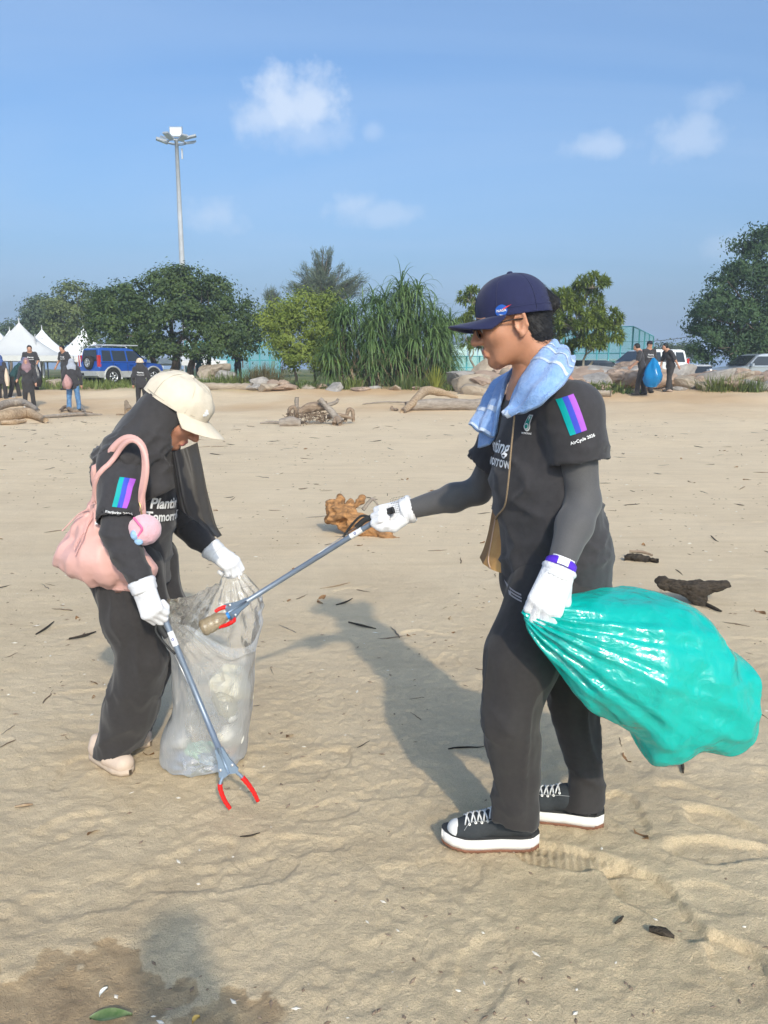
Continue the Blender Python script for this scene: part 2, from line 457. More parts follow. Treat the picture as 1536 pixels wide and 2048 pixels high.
# ------------------------------------------------------------------ the beach
_ZY = np.array([-50, 14, 20, 25, 28, 31, 40, 100, 900.]); _ZV = np.array([0, 0, .08, .22, .42, .62, .70, .75, .75])
def base_z(x, y):
    x = np.asarray(x, float); y = np.asarray(y, float)
    return np.interp(y + 3.0 * smooth01(3, 9, x), _ZY, _ZV)
_GT = np.geomspace(.5, 400, 3000)
def G(u, v):
    """Where the line of sight through (u, v) meets the beach."""
    d = np.array(pix_dir(u, v)); q = _GT[:, None] * d + np.array((0, 0, CAM_H)); h = q[:, 2] - base_z(q[:, 0], q[:, 1])
    i = int(np.argmax(h <= 0)) or len(h) - 1; f = h[i - 1] / max(1e-9, h[i - 1] - h[i]); p = q[i - 1] + (q[i] - q[i - 1]) * f
    return Vector((p[0], p[1], float(base_z(p[0], p[1]))))
# footprints: (u, v, heading, length, width, depth, tread)
prints = [(1135, 1715, 2.85, .30, .115, .014, 1), (1440, 1700, 3.10, .33, .12, .014, 1), (1310, 1800, 1.98, .34, .15, .020, 0),
          (1250, 1625, 1.75, .28, .12, .010, 0), (1455, 1650, 2.45, .30, .12, .015, 0), (1390, 1590, 2.5, .27, .11, .008, 0),
          (500, 1745, .45, .34, .12, .006, 0), (110, 1660, .9, .30, .12, .006, 0), (960, 1960, 1.2, .33, .13, .005, 0), (640, 1620, .3, .28, .11, .005, 0),
          (1500, 1960, 1.6, .3, .12, .016, 0), (350, 1755, .2, .3, .12, .005, 0)]
_pr = []
for (u, v, a, L, W, d, t) in prints:
    g = G(u, v); _pr.append((g.x, g.y, a, L, W, d, t))
rr = random.Random(5)
for i in range(150):
    y = 1.4 + 13 * rr.random() ** 1.3; x = rr.uniform(-.75, .75) * (y + 1)
    if i < 22: y = rr.uniform(1.2, 4); x = rr.uniform(-1.6, 2.2)
    _pr.append((x, y, rr.uniform(0, 6.28), rr.uniform(.22, .32), rr.uniform(.10, .15), rr.uniform(.002, .006), 0))
def wet_mask(x, y):
    p = np.stack([x, y, 0 * x], -1).reshape(-1, 3)
    e = (y - 1.70 + 0.42 * (x + .95)).ravel() + .20 * fbm(p, 4.0, 5, 3, .6)
    m = smooth01(.03, -.04, e) * smooth01(-.15, -.34, x.ravel() + .1 * vn(p, 4, 8))
    return m.reshape(x.shape)
def ground_z(x, y, fine=True):
    x = np.asarray(x, float); y = np.asarray(y, float); p = np.stack([x, y, 0 * x], -1).reshape(-1, 3)
    z = base_z(x, y).ravel().copy()
    z += .018 * vn(p, .55, 1) + .006 * vn(p, 1.7, 2) * 1 + .0022 * fbm(p, 4.5, 3, 5)
    far = smooth01(8, 30, p[:, 1]); z += far * .10 * fbm(p, .35, 3, 9)
    x0, x1, y0, y1 = p[:, 0].min() - .45, p[:, 0].max() + .45, p[:, 1].min() - .45, p[:, 1].max() + .45
    for (cx, cy, a, L, W, d, t) in _pr:
        if not (x0 < cx < x1 and y0 < cy < y1): continue
        m = (abs(p[:, 0] - cx) < .45) & (abs(p[:, 1] - cy) < .45)
        if not m.any(): continue
        q = p[m]; dx, dy = q[:, 0] - cx, q[:, 1] - cy
        s = dx * math.cos(a) + dy * math.sin(a); w = -dx * math.sin(a) + dy * math.cos(a)
        wob = .13 * vn(q, 14, 4) + .10 * vn(q, 40, 5)
        e = np.sqrt((s / (L / 2)) ** 2 + (w / (W / 2 * (1 + .25 * np.sin(s / L * 5)))) ** 2) + wob
        dz = -d * smooth01(1.03, .90, e) * (1 + .35 * np.clip(s / L * 2, -1, 1) * (t == 0)) + d * .28 * np.exp(-((e - 1.22) / .17) ** 2)
        if t: dz += .0042 * np.sin(s * 2 * math.pi / .024 + 1.2 * np.sin(w * 30)) * smooth01(1.0, .85, e)
        z[m] += dz
    near = smooth01(7, 2.5, p[:, 1])
    z += near * .0034 * fbm(p, 26, 3, 6, .65)
    z -= .005 * wet_mask(x, y).ravel()
    # the sand flattens where people and the standing bag rest
    return z.reshape(x.shape)
def build_ground():
    ys = [-12, -8, -5, -3, -1.5, -.4, .3, .7]; y = 0.9
    while y < 3.4: ys.append(y); y += .0078
    while y < 310: ys.append(y); y += .0078 * (y / 3.4) ** 1.55
    ys = np.array(ys); t = np.linspace(-1, 1, 741)
    s = np.sign(t) * (.16 * abs(t) + .84 * abs(t) ** 3.5)
    Y, S = np.meshgrid(ys, s, indexing='ij'); X = S * (5.0 + 1.3 * np.maximum(Y, 0))
    Z = ground_z(X, Y)
    f = grid_faces(len(ys), len(s))[:, ::-1]
    V = np.stack([X, Y, Z], -1).reshape(-1, 3)
    o = obj('beach_sand', V, f, sand_material(), None)
    tag(o, kind='structure', label='pale sandy beach with footprints rising to a rocky bank')
    wm = o.data.color_attributes.new('wet', 'FLOAT_COLOR', 'POINT')
    w = wet_mask(X, Y).ravel().astype(np.float32)
    wm.data.foreach_set('color', np.stack([w, w, w, np.ones_like(w)], 1).ravel())
    return o
def sand_material():
    m = bpy.data.materials.new('sand'); m.use_nodes = True
    nt = m.node_tree; n = nt.nodes; l = nt.links; b = n['Principled BSDF']
    tc = n.new('ShaderNodeTexCoord'); vec = tc.outputs['Object']
    def noise(sc, det=4, rough=.55, dist=0, stretch=None):
        t = n.new('ShaderNodeTexNoise'); t.inputs['Scale'].default_value = sc; t.inputs['Detail'].default_value = det; t.inputs['Roughness'].default_value = rough; t.inputs['Distortion'].default_value = dist
        if stretch:
            mp = n.new('ShaderNodeMapping'); mp.inputs['Scale'].default_value = stretch; l.new(vec, mp.inputs[0]); l.new(mp.outputs[0], t.inputs['Vector'])
        else: l.new(vec, t.inputs['Vector'])
        return t.outputs[0]
    def ramp(f, stops):
        r = n.new('ShaderNodeValToRGB'); e = r.color_ramp.elements
        while len(e) < len(stops): e.new(.5)
        for k, (p, c) in enumerate(stops): e[k].position = p; e[k].color = (*c, 1)
        l.new(f, r.inputs[0]); return r.outputs[0]
    def mix(f, a, bb, mode='MIX'):
        x = n.new('ShaderNodeMix'); x.data_type = 'RGBA'; x.blend_type = mode
        for s, v in (('Factor', f), ('A', a), ('B', bb)):
            if isinstance(v, (int, float)): x.inputs[s].default_value = v
            elif isinstance(v, tuple): x.inputs[s].default_value = (*v, 1)
            else: l.new(v, x.inputs[s])
        return x.outputs['Result']
    def mth(op, a, bb):
        x = n.new('ShaderNodeMath'); x.operation = op; x.use_clamp = True
        for i, v in enumerate((a, bb)):
            if isinstance(v, (int, float)): x.inputs[i].default_value = v
            else: l.new(v, x.inputs[i])
        return x.outputs[0]
    big = noise(1.1, 5, .6, .6)
    col = ramp(big, [(.30, (.53, .41, .262)), (.5, (.615, .487, .318)), (.72, (.67, .54, .365))])
    fine = noise(330, 2, .7)
    col = mix(.55, col, ramp(fine, [(.30, (.50, .48, .44)), (.5, (1, 1, 1)), (.72, (1.3, 1.3, 1.28))]), 'MULTIPLY')
    mid = noise(9, 5, .65, .3)
    col = mix(.5, col, ramp(mid, [(.32, (.88, .87, .86)), (.55, (1, 1, 1)), (.75, (1.12, 1.11, 1.08))]), 'MULTIPLY')
    sepy = n.new('ShaderNodeSeparateXYZ'); l.new(vec, sepy.inputs[0])
    dry = n.new('ShaderNodeMapRange'); dry.inputs['From Min'].default_value = 1.5; dry.inputs['From Max'].default_value = 7; l.new(sepy.outputs[1], dry.inputs[0])
    col = mix(dry.outputs[0], col, mix(.5, col, (.78, .62, .43)))
    strk = noise(1.0, 6, .7, .5, (.8, 7, 1)); col = mix(.55, col, ramp(strk, [(.34, (.90, .88, .85)), (.5, (1, 1, 1)), (.7, (1.10, 1.09, 1.06))]), 'MULTIPLY')
    # dark and pale specks: shell grit, bark crumbs
    vo = n.new('ShaderNodeTexVoronoi'); vo.inputs['Scale'].default_value = 75; l.new(vec, vo.inputs['Vector'])
    sp = mth('LESS_THAN', vo.outputs['Distance'], .085)
    vc = n.new('ShaderNodeSeparateColor'); l.new(vo.outputs['Color'], vc.inputs[0])
    dk = mth('MULTIPLY', sp, mth('GREATER_THAN', vc.outputs[0], .90)); lt = mth('MULTIPLY', sp, mth('GREATER_THAN', vc.outputs[1], .94))
    col = mix(dk, col, (.12, .085, .06)); col = mix(lt, col, (.75, .70, .62))
    # fallen bits in bands (wrack) further up the beach
    vo2 = n.new('ShaderNodeTexVoronoi'); vo2.inputs['Scale'].default_value = 9; l.new(vec, vo2.inputs['Vector'])
    # orange sand of the upper beach
    sep = n.new('ShaderNodeSeparateXYZ'); l.new(vec, sep.inputs[0])
    up = n.new('ShaderNodeMapRange'); up.inputs['From Min'].default_value = 19; up.inputs['From Max'].default_value = 27; l.new(sep.outputs[1], up.inputs[0])
    upm = mth('MULTIPLY', up.outputs[0], ramp(noise(.16, 3, .5), [(.40, (.15, .15, .15)), (.62, (1, 1, 1))]))
    col = mix(mth('MULTIPLY', upm, .85), col, (.50, .31, .155))
    # turf and soil behind the bank
    tf = n.new('ShaderNodeMapRange'); tf.inputs['From Min'].default_value = 30; tf.inputs['From Max'].default_value = 32; l.new(sep.outputs[1], tf.inputs[0])
    tcol = ramp(noise(.7, 5, .6), [(.40, (.10, .13, .035)), (.55, (.17, .17, .06)), (.66, (.40, .28, .16))])
    col = mix(tf.outputs[0], col, tcol)
    # wet hollow
    at = n.new('ShaderNodeAttribute'); at.attribute_name = 'wet'
    wetc = ramp(noise(5, 5, .65, .8), [(.34, (.26, .175, .095)), (.5, (.39, .27, .15)), (.66, (.50, .37, .215))])
    wn = n.new('ShaderNodeMath'); wn.operation = 'MULTIPLY_ADD'; l.new(noise(16, 6, .7, .6), wn.inputs[0]); wn.inputs[1].default_value = 1.1; wn.inputs[2].default_value = -.95
    wa = n.new('ShaderNodeMath'); wa.operation = 'ADD'; l.new(wn.outputs[0], wa.inputs[0]); l.new(at.outputs['Fac'], wa.inputs[1]); wet = mth('MULTIPLY', mth('MAXIMUM', wa.outputs[0], 0), 3.2)
    col = mix(mth('MULTIPLY', wet, .80), col, wetc)
    # old damp stains
    st = ramp(noise(.85, 6, .7, 1.2), [(.60, (0, 0, 0)), (.72, (1, 1, 1))])
    col = mix(mth('MULTIPLY', st, .15), col, (.27, .205, .14))
    l.new(col, b.inputs['Base Color'])
    rg = mth('SUBTRACT', .95, mth('MULTIPLY', wet, .58)); l.new(rg, b.inputs['Roughness'])
    b.inputs['Specular IOR Level'].default_value = .25
    hb = n.new('ShaderNodeMath'); hb.operation = 'MULTIPLY_ADD'; hb.inputs[1].default_value = .35; l.new(fine, hb.inputs[0]); l.new(noise(85, 5, .75, .3), hb.inputs[2])
    bp = n.new('ShaderNodeBump'); bp.inputs['Strength'].default_value = .75; bp.inputs['Distance'].default_value = .014; l.new(hb.outputs[0], bp.inputs['Height'])
    bp2 = n.new('ShaderNodeBump'); bp2.inputs['Strength'].default_value = .35; bp2.inputs['Distance'].default_value = .02; l.new(mid, bp2.inputs['Height']); l.new(bp2.outputs[0], bp.inputs['Normal'])
    l.new(bp.outputs[0], b.inputs['Normal'])
    return m
build_ground()
def gz(x, y): return float(ground_z(np.array([x]), np.array([y]))[0])
# ------------------------------------------------------------------ vegetation
def leaf_quads(C, D, N, L, W, fold=0.18):
    """Kite-shaped leaves: centres C, direction D, normal N, lengths L, widths W (arrays)."""
    D = D / np.maximum(1e-9, np.linalg.norm(D, axis=1))[:, None]
    S = np.cross(D, N); S /= np.maximum(1e-9, np.linalg.norm(S, axis=1))[:, None]
    U = np.cross(S, D)
    a = C - D * (L / 2)[:, None]; b = C + D * (L / 2)[:, None]
    m = C - D * (L * .05)[:, None] + U * (L * fold * .5)[:, None]
    V = np.stack([a, m + S * (W / 2)[:, None], b, m - S * (W / 2)[:, None]], 1).reshape(-1, 3)
    return V, np.arange(len(C) * 4).reshape(-1, 4)
def rand_dirs(n, rs):
    v = rs.normal(size=(n, 3)); return v / np.linalg.norm(v, axis=1)[:, None]
def crown(blobs, n, L, W, seed, clumps=60, spread=.35, droop=0.0, hollow=.55, flat=.3):
    """Leaves in clumps spread through the volume of several ellipsoids."""
    rs = np.random.RandomState(seed); C = []; O = []
    vol = np.array([r[0] * r[1] * r[2] for _, r in blobs]) ** (2 / 3); vol = vol / vol.sum()
    for (c, r), w in zip(blobs, vol):
        k = max(3, int(clumps * w)); d = rand_dirs(k, rs); d[:, 2] = np.where(d[:, 2] < -.5, -d[:, 2], d[:, 2])
        rad = hollow + (1.03 - hollow) * rs.rand(k) ** .5
        cc = np.array(c) + d * rad[:, None] * np.array(r)
        m = int(n * w / k) + 1; sz = spread * (0.6 + .8 * rs.rand(k))
        q = rs.normal(size=(k, m, 3)) * sz[:, None, None] * np.array((1, 1, .72))
        C.append((cc[:, None] + q).reshape(-1, 3))
        O.append((d[:, None] * .7 + q / spread * .55).reshape(-1, 3))
    C = np.concatenate(C); O = np.concatenate(O); k = len(C)
    N = O + .8 * rand_dirs(k, rs) + np.array((0, 0, flat)); D = np.cross(N, rand_dirs(k, rs)); D[:, 2] -= droop * np.linalg.norm(D, axis=1)
    s = .7 + .6 * rs.rand(k)
    return leaf_quads(C, D, N, L * s, W * s)
def limb(a, b, ra, rb, bend=.15, seed=0, n=7, seg=7):
    rs = np.random.RandomState(seed); a = np.array(a, float); b = np.array(b, float); t = np.linspace(0, 1, n)[:, None]
    off = rs.normal(size=3) * bend * np.linalg.norm(b - a)
    p = a + (b - a) * t + off * np.sin(math.pi * t) + rs.normal(size=(n, 3)) * .02 * np.linalg.norm(b - a) * (t * (1 - t) * 4)
    return tube(p, ra + (rb - ra) * t[:, 0], seg)
bark = mat('bark', (.13, .10, .075), .9, .1, color2=(.24, .19, .145), vscale=9, bump=1.5, bscale=30, stretch=(3, 3, .6))
bark_pale = mat('bark_pale', (.22, .19, .15), .9, .1, color2=(.38, .34, .28), vscale=9, bump=1.2, bscale=25)
def leafmat(name, c1, c2, vs=1.5, trans=.28, rough=.55): return mat(name, c1, rough, .35, color2=c2, vscale=vs, trans=trans, detail=6)
def tree(name, label, base, trunks, blobs, n, L, W, lm, seed, cat='tree', group=None, bm=bark, **kw):
    t = empty(name, base); tag(t, label, cat, group); base = np.array(base)
    parts = []; rs = random.Random(seed); k = 0
    for (o, top, r) in trunks:
        a = base + np.array(o); b = base + np.array(top); parts.append(limb(a, b, r, r * .55, .06, seed + k)); k += 1
        near = sorted(blobs, key=lambda q: np.linalg.norm(np.array(q[0]) - b))[:max(3, len(blobs) // max(1, len(trunks)) + 1)]
        for c, rr in near:
            c = np.array(c); mid = b + (c - b) * .8
            parts.append(limb(b - np.array((0, 0, .12 * rr[2])), mid, r * .5, r * .2, .08, seed + k)); k += 1
            for _ in range(3):
                d = np.array([rs.uniform(-1, 1), rs.uniform(-1, 1), rs.uniform(-.3, .9)]) * np.array(rr) * .8
                parts.append(limb(b + (c - b) * rs.uniform(.4, .75), c + d, r * .2, r * .06, .08, seed + k, 5, 5)); k += 1
    v, f = join(*parts); obj('trunk', v, f, bm, t)
    v, f = crown(blobs, n, L, W, seed, **kw); obj('crown', v, f, lm, t, smooth=False)
    return t
def blob_px(D, items):
    """(u, v, ru, rv, dy) in picture units at distance D -> ellipsoids with the same depth as width."""
    k = D / FPX; out = []
    for (u, v, ru, rv, dy) in items:
        c = P(u, v, D + dy); out.append((tuple(c), (ru * k, ru * k * .9, rv * k)))
    return out
def on_ground(u, y, dz=0):
    x = (u - 768) / FPX * y / math.cos(PITCH) * 1.0
    p = P(u, 740, y); return (p.x, y, float(base_z(p.x, y)) + dz)

L_dark = leafmat('leaf_dark', (.032, .062, .020), (.115, .170, .045), 1.1)
L_mid = leafmat('leaf_mid', (.06, .10, .028), (.18, .23, .065), 1.3)
L_yel = leafmat('leaf_yellow_green', (.11, .165, .025), (.32, .38, .075), 1.0, .4)
L_far = leafmat('leaf_far', (.05, .085, .045), (.13, .175, .085), .5)
L_olive = leafmat('leaf_olive', (.07, .10, .03), (.20, .24, .09), .6)
L_casu = leafmat('needle', (.075, .105, .068), (.18, .22, .145), .8)
L_pan = leafmat('strap_leaf', (.055, .115, .032), (.20, .30, .095), 1.4, .36, .42)
L_right = leafmat('leaf_cool', (.026, .060, .024), (.085, .150, .052), .9)

# broad dark tree behind the blue car
D = 42
bl = blob_px(D, [(255, 640, 78, 58, 0), (330, 605, 85, 62, .5), (410, 620, 85, 62, 0), (470, 650, 58, 48, -.5), (215, 668, 50, 34, -1), (350, 660, 95, 48, -1.5),
                 (440, 680, 70, 34, -1), (290, 690, 70, 26, -1), (235, 610, 48, 42, 1), (375, 570, 40, 34, 0), (345, 560, 30, 26, 0), (495, 668, 30, 30, 0), (230, 700, 50, 18, -1.5), (330, 705, 60, 16, -2), (420, 708, 60, 18, -1.8), (480, 700, 36, 22, -1)])
tree('broadleaf_tree', 'broad dark green round-crowned tree standing behind the blue car', on_ground(345, D, -.1),
     [((-1.1, 0, 0), (-1.3, .2, 1.9), .22), ((-.2, .3, 0), (.1, .2, 2.0), .30), ((.7, 0, 0), (1.3, -.1, 1.8), .24), ((1.3, .5, 0), (2.0, .3, 1.9), .18)],
     bl, 40000, .17, .095, L_dark, 3, clumps=500, spread=.24, hollow=.35)
# trees further back at the left
D = 62
bl = blob_px(D, [(150, 605, 42, 34, 0), (130, 640, 45, 40, 0), (175, 650, 35, 45, 0), (150, 690, 52, 30, 0), (115, 665, 34, 30, 0)])
tree('olive_tree', 'pale olive green tree rising between the tents and the broad dark tree', on_ground(150, D), [((0, 0, 0), (0, 0, 3), .25)], bl, 9000, .24, .13, L_olive, 5, clumps=170, spread=.34)
D = 76
bl = blob_px(D, [(80, 640, 36, 40, 0), (95, 625, 30, 28, 0), (70, 670, 32, 34, 0), (100, 680, 42, 30, 0)])
tree('blue_green_tree', 'bluish green tree standing behind the white peaked tents', on_ground(85, D), [((0, 0, 0), (0, 0, 3), .25)], bl, 8000, .28, .15, L_far, 6, clumps=150, spread=.4)
D = 92
bl = blob_px(D, [(20, 672, 24, 24, 0), (40, 690, 30, 24, 0), (-10, 685, 30, 26, 0)])
tree('small_far_tree', 'small far tree peeping over the leftmost white tents', on_ground(20, D), [((0, 0, 0), (0, 0, 2.4), .2)], bl, 4200, .32, .17, L_far, 7, clumps=90, spread=.45)
D = 95
bl = blob_px(D, [(1325, 708, 24, 16, 0), (1352, 700, 20, 12, 0), (1375, 712, 30, 20, 0), (1300, 722, 24, 14, 0), (1270, 726, 20, 10, 0)])
tree('hazy_tree', 'far olive tree line seen behind the parked white car', on_ground(1335, D), [((0, 0, 0), (0, 0, 1.4), .2)], bl, 4200, .34, .18, L_far, 8, clumps=90, spread=.4)
# big dark tree at the right edge
D = 42
bl = blob_px(D, [(1520, 520, 66, 56, 0), (1490, 590, 75, 62, 0), (1580, 600, 90, 90, 1), (1440, 640, 62, 58, -.5), (1505, 665, 75, 60, -1), (1415, 690, 42, 42, -1),
                 (1470, 705, 60, 32, -1.5), (1560, 690, 80, 50, -1), (1455, 560, 22, 26, 0), (1640, 560, 80, 90, 0), (1545, 480, 38, 34, 0), (1405, 655, 30, 30, 0), (1395, 715, 26, 22, -1)])
tree('weeping_tree', 'large dark cool green tree with drooping foliage beside the silver car', on_ground(1530, D, -.1),
     [((0, 0, 0), (0, 0, 2.4), .34), ((.8, .4, 0), (1.3, .5, 2.2), .26)], bl, 38000, .20, .085, L_right, 9, clumps=520, spread=.24, droop=.7, hollow=.3)

# casuarinas: drooping needle sprays on thin branches
def casuarina(name, label, base, top, blobs, n, seed):
    t = empty(name, base); tag(t, label, 'tree'); rs = np.random.RandomState(seed); base = np.array(base); top = np.array(top)
    parts = [limb(base, top, .16, .03, .02, seed, 9)]; C = []; Dd = []
    for c, r in blobs:
        c = np.array(c); a = base + (top - base) * np.clip((c[2] - base[2]) / (top[2] - base[2]) - .12, .2, .95)
        for j in range(16):
            e = c + rand_dirs(1, rs)[0] * np.array(r) * rs.uniform(.5, 1.15); e[2] += .25 * r[2]
            parts.append(limb(a, e, .035, .008, .1, seed + j, 5, 4))
            m = n // (len(blobs) * 16); tt = rs.uniform(.35, 1.05, m)[:, None]
            q = a + (e - a) * tt + rs.normal(size=(m, 3)) * .11
            C.append(q); Dd.append((e - a) / np.linalg.norm(e - a) * .75 + rs.normal(size=(m, 3)) * .45 + np.array((0, 0, .12)))
    v, f = join(*parts); obj('trunk', v, f, bark, t)
    C = np.concatenate(C); Dd = np.concatenate(Dd); k = len(C)
    v, f = leaf_quads(C, Dd, rand_dirs(k, rs), rs.uniform(.25, .6, k), np.full(k, .028)); obj('crown', v, f, L_casu, t, smooth=False)
D = 58
bl = blob_px(D, [(645, 530, 24, 30, 0), (615, 560, 34, 26, 0), (680, 560, 44, 24, 0), (650, 570, 44, 26, 0), (600, 578, 30, 16, 0), (712, 572, 24, 20, 0), (645, 592, 44, 20, 0)])
casuarina('casuarina_tree', 'tall feathery grey-green casuarina rising behind the strap-leaved thicket', on_ground(650, D), tuple(P(647, 500, D)), bl, 15000, 21)
bl = blob_px(D + 4, [(543, 592, 14, 14, 0), (545, 615, 24, 18, 0), (535, 635, 24, 20, 0)])
casuarina('casuarina_tree', 'short feathery casuarina between the broad dark tree and the bushy shrub', on_ground(545, D + 4), tuple(P(544, 578, D + 4)), bl, 3600, 25)

# bushy tree left of the pandanus
D = 33.5
bl = blob_px(D, [(560, 640, 40, 40, 0), (610, 620, 50, 34, .4), (660, 625, 40, 34, .6), (600, 670, 60, 44, -.4), (655, 680, 50, 50, 0), (570, 700, 40, 36, -.4), (620, 725, 60, 34, -.6), (545, 670, 26, 28, 0), (670, 740, 40, 28, -.4)])
tree('bushy_shrub', 'bushy yellow-green shrub growing into the left side of the strap-leaved thicket', on_ground(610, D), [((-.4, 0, 0), (-.5, 0, 1.0), .07), ((.4, .1, 0), (.5, 0, 1.1), .07)],
     bl, 17000, .15, .06, L_yel, 12, cat='shrub', clumps=330, spread=.19, droop=.25, hollow=.3)

# strap-leaved rosettes (pandanus, plumeria, palm)
def strap(base, d, L, W, droop, rs, n=6):
    """One arching strap leaf with a keel: strip of 3-vertex rows."""
    d = nrm(d); s = nrm(np.cross(d, (0, 0, 1)) + 1e-4); p = np.array(base, float); V = []; seg = L / n; up = nrm(np.cross(s, d))
    for i in range(n + 1):
        t = i / n; w = W * (1 - t ** 2.2) * (.75 + .5 * math.sin(min(1, t * 2.5) * math.pi / 2) * .5) / 2 + .002
        u = nrm(np.cross(s, d)); V += [p + s * w + u * w * .35, p, p - s * w + u * w * .35]
        p = p + d * seg; d = nrm(d + np.array((0, 0, -droop * (0.25 + t) / n * 2)))
    return V
_sf = lambda n: np.concatenate([np.array([[i * 3, i * 3 + 1, i * 3 + 4, i * 3 + 3], [i * 3 + 1, i * 3 + 2, i * 3 + 5, i * 3 + 4]]) for i in range(n)])
def rosette(c, axis, k, L, W, droop, rs, n=6, spread=1.0):
    ax = nrm(axis); u = nrm(np.cross(ax, (.3, 1, .2))); w = np.cross(ax, u); V = []
    for j in range(k):
        a = j * 2.39996 + rs.uniform(-.2, .2); e = (.25 + 1.15 * (j + .5) / k) * spread
        d = ax * math.cos(e) + (u * math.cos(a) + w * math.sin(a)) * math.sin(e)
        V.append(strap(np.array(c) + ax * rs.uniform(-.1, .12) * L, d, L * rs.uniform(.7, 1.15), W, droop * rs.uniform(.6, 1.4), rs, n))
    return V
def straps(name, Vs, n, m, parent):
    V = np.array(Vs).reshape(-1, 3); f = _sf(n); k = len(Vs); st = 3 * (n + 1)
    F = (f[None] + (np.arange(k) * st)[:, None, None]).reshape(-1, 4)
    return obj(name, V, F, m, parent, smooth=True)
def pandanus():
    D = 33; base = on_ground(790, D); t = empty('pandanus_thicket', base); tag(t, 'tall thicket of long arching strap leaves at the top of the beach', 'pandanus')
    rs = np.random.RandomState(4); V = []; stems = []
    heads = []
    out = [(640, 745), (652, 640), (690, 605), (740, 590), (775, 560), (812, 548), (850, 575), (880, 610), (905, 650), (915, 700), (905, 745)]
    for j in range(128):
        u = rs.uniform(650, 905); top = np.interp(u, [640, 690, 740, 812, 850, 880, 915], [640, 615, 600, 570, 590, 620, 665])
        v = top + (758 - top) * rs.rand() ** .85
        dy = rs.uniform(-1.3, 1.2) if v > top + 30 else rs.uniform(-.8, 1.2)
        heads.append(P(u, v, D + dy))
    for u, v in ((812, 585), (800, 600), (822, 600), (770, 600), (840, 600), (700, 625), (880, 640), (895, 665), (745, 610)): heads.append(P(u, v, D + rs.uniform(-.5, .5)))
    cx = P(785, 700, D)
    for h in heads:
        ax = np.array((.35 * (h.x - cx.x) / 2.5 + rs.normal() * .2, -.75 + rs.normal() * .3, .9))
        V += rosette(np.array(h), ax, 30, 1.15 * rs.uniform(.8, 1.15), .06, 2.6, rs, 6, 1.15)
        g = np.array((h.x * .75 + base[0] * .25 + rs.normal() * .2, h.y, base[2])); stems.append(limb(g + np.array((0, .9, 0)), np.array(h) + np.array((0, .25, 0)), .04, .03, .05, rs.randint(9999), 5, 5))
    straps('leaf_mass', V, 6, L_pan, t)['kind'] = 'stuff'
    v, f = join(*stems); obj('stems', v, f, bark, t)
    # dead brown skirts under the heads
    B = []
    for j in range(150):
        p = P(rs.uniform(700, 890), rs.uniform(690, 775), D - 1.2 + rs.uniform(-.3, .6))
        B.append(strap(np.array(p), np.array((rs.normal() * .5, -.3, -.6)), rs.uniform(.4, .8), .035, .6, rs, 4))
    straps('dead_leaves', B, 4, mat('dead_leaf', (.20, .14, .085), .9, .1, color2=(.36, .28, .18), vscale=3, trans=.2), t)['kind'] = 'stuff'
pandanus()
def plumeria(name, label, D, ubase, blobs, k, seed, trunk):
    base = on_ground(ubase, D, -.05); t = empty(name, base); tag(t, label, 'tree'); rs = np.random.RandomState(seed); V = []; st = []
    b0 = np.array(base); tops = [b0 + np.array(x) for x in trunk]
    for x in tops: st.append(limb(b0 + (x - b0) * np.array((.15, .15, 0)), x, .085, .05, .06, rs.randint(999)))
    tw = (np.array([r[0] * r[2] for _, r in blobs])); tw = tw / tw.sum()
    for (c, r), w in zip(blobs, tw):
        a = min(tops, key=lambda x: np.linalg.norm(x - np.array(c)))
        st.append(limb(a, np.array(c), .04, .02, .1, rs.randint(999), 6, 5))
        for j in range(max(4, int(k * w))):
            d = rand_dirs(1, rs)[0]; d[2] = abs(d[2]) * 1.1 - .35; d = nrm(d); q = np.array(c) + d * np.array(r) * rs.uniform(.55, 1.0)
            V += rosette(q, d + np.array((0, 0, .5)), 16, .30, .085, 1.0, rs, 3, 1.2)
            if j % 3 == 0: st.append(limb(np.array(c) - np.array((0, 0, .3 * r[2])), q, .018, .012, .06, rs.randint(999), 4, 4))
    straps('crown', V, 3, L_yel, t); v, f = join(*st); obj('trunk', v, f, bark_pale, t)
D = 36
plumeria('plumeria_tree', 'yellow-green plumeria tree with whorled leaves standing on the rock bank', D, 1140,
         blob_px(D, [(1120, 615, 40, 34, 0), (1165, 600, 40, 34, .4), (1185, 570, 34, 22, 0), (1150, 650, 62, 34, -.5), (1205, 640, 36, 34, 0), (1215, 675, 30, 30, 0), (1115, 665, 34, 28, 0), (1180, 690, 40, 26, -.4), (1120, 700, 30, 20, 0)]),
         560, 31, [(-.5, 0, 1.5), (.1, .1, 1.6), (.7, 0, 1.4), (1.0, -.1, 1.1)])
D = 39
plumeria('plumeria_tree', 'small leafy plumeria between the strap-leaved thicket and the capped man', D, 960,
         blob_px(D, [(945, 600, 32, 24, 0), (965, 640, 40, 34, 0), (930, 660, 26, 26, 0), (985, 680, 36, 34, 0), (945, 690, 28, 18, 0)]), 230, 33, [(-.5, 0, 1.2), (.2, 0, 1.3)])
def low_plant(name, label, cat, D, u0, n, L, W, m, seed, spread, up=1.0, droop=.5, group=None, vbase=None):
    """A grass clump or fern-like tuft of strap leaves rising from the ground."""
    b = on_ground(u0, D, -.02); t = empty(name, b); tag(t, label, cat, group); rs = np.random.RandomState(seed); V = []
    for j in range(n):
        o = np.array((rs.normal() * spread, rs.normal() * spread * .5, 0)); d = np.array((o[0] / max(spread, .05) * .35 + rs.normal() * .35, rs.normal() * .35 - .1, up))
        V.append(strap(np.array(b) + o, d, L * rs.uniform(.5, 1.1), W, droop * rs.uniform(.4, 1.5), rs, 4))
    o = straps('blades', V, 4, m, t); o['kind'] = 'stuff'
    return t
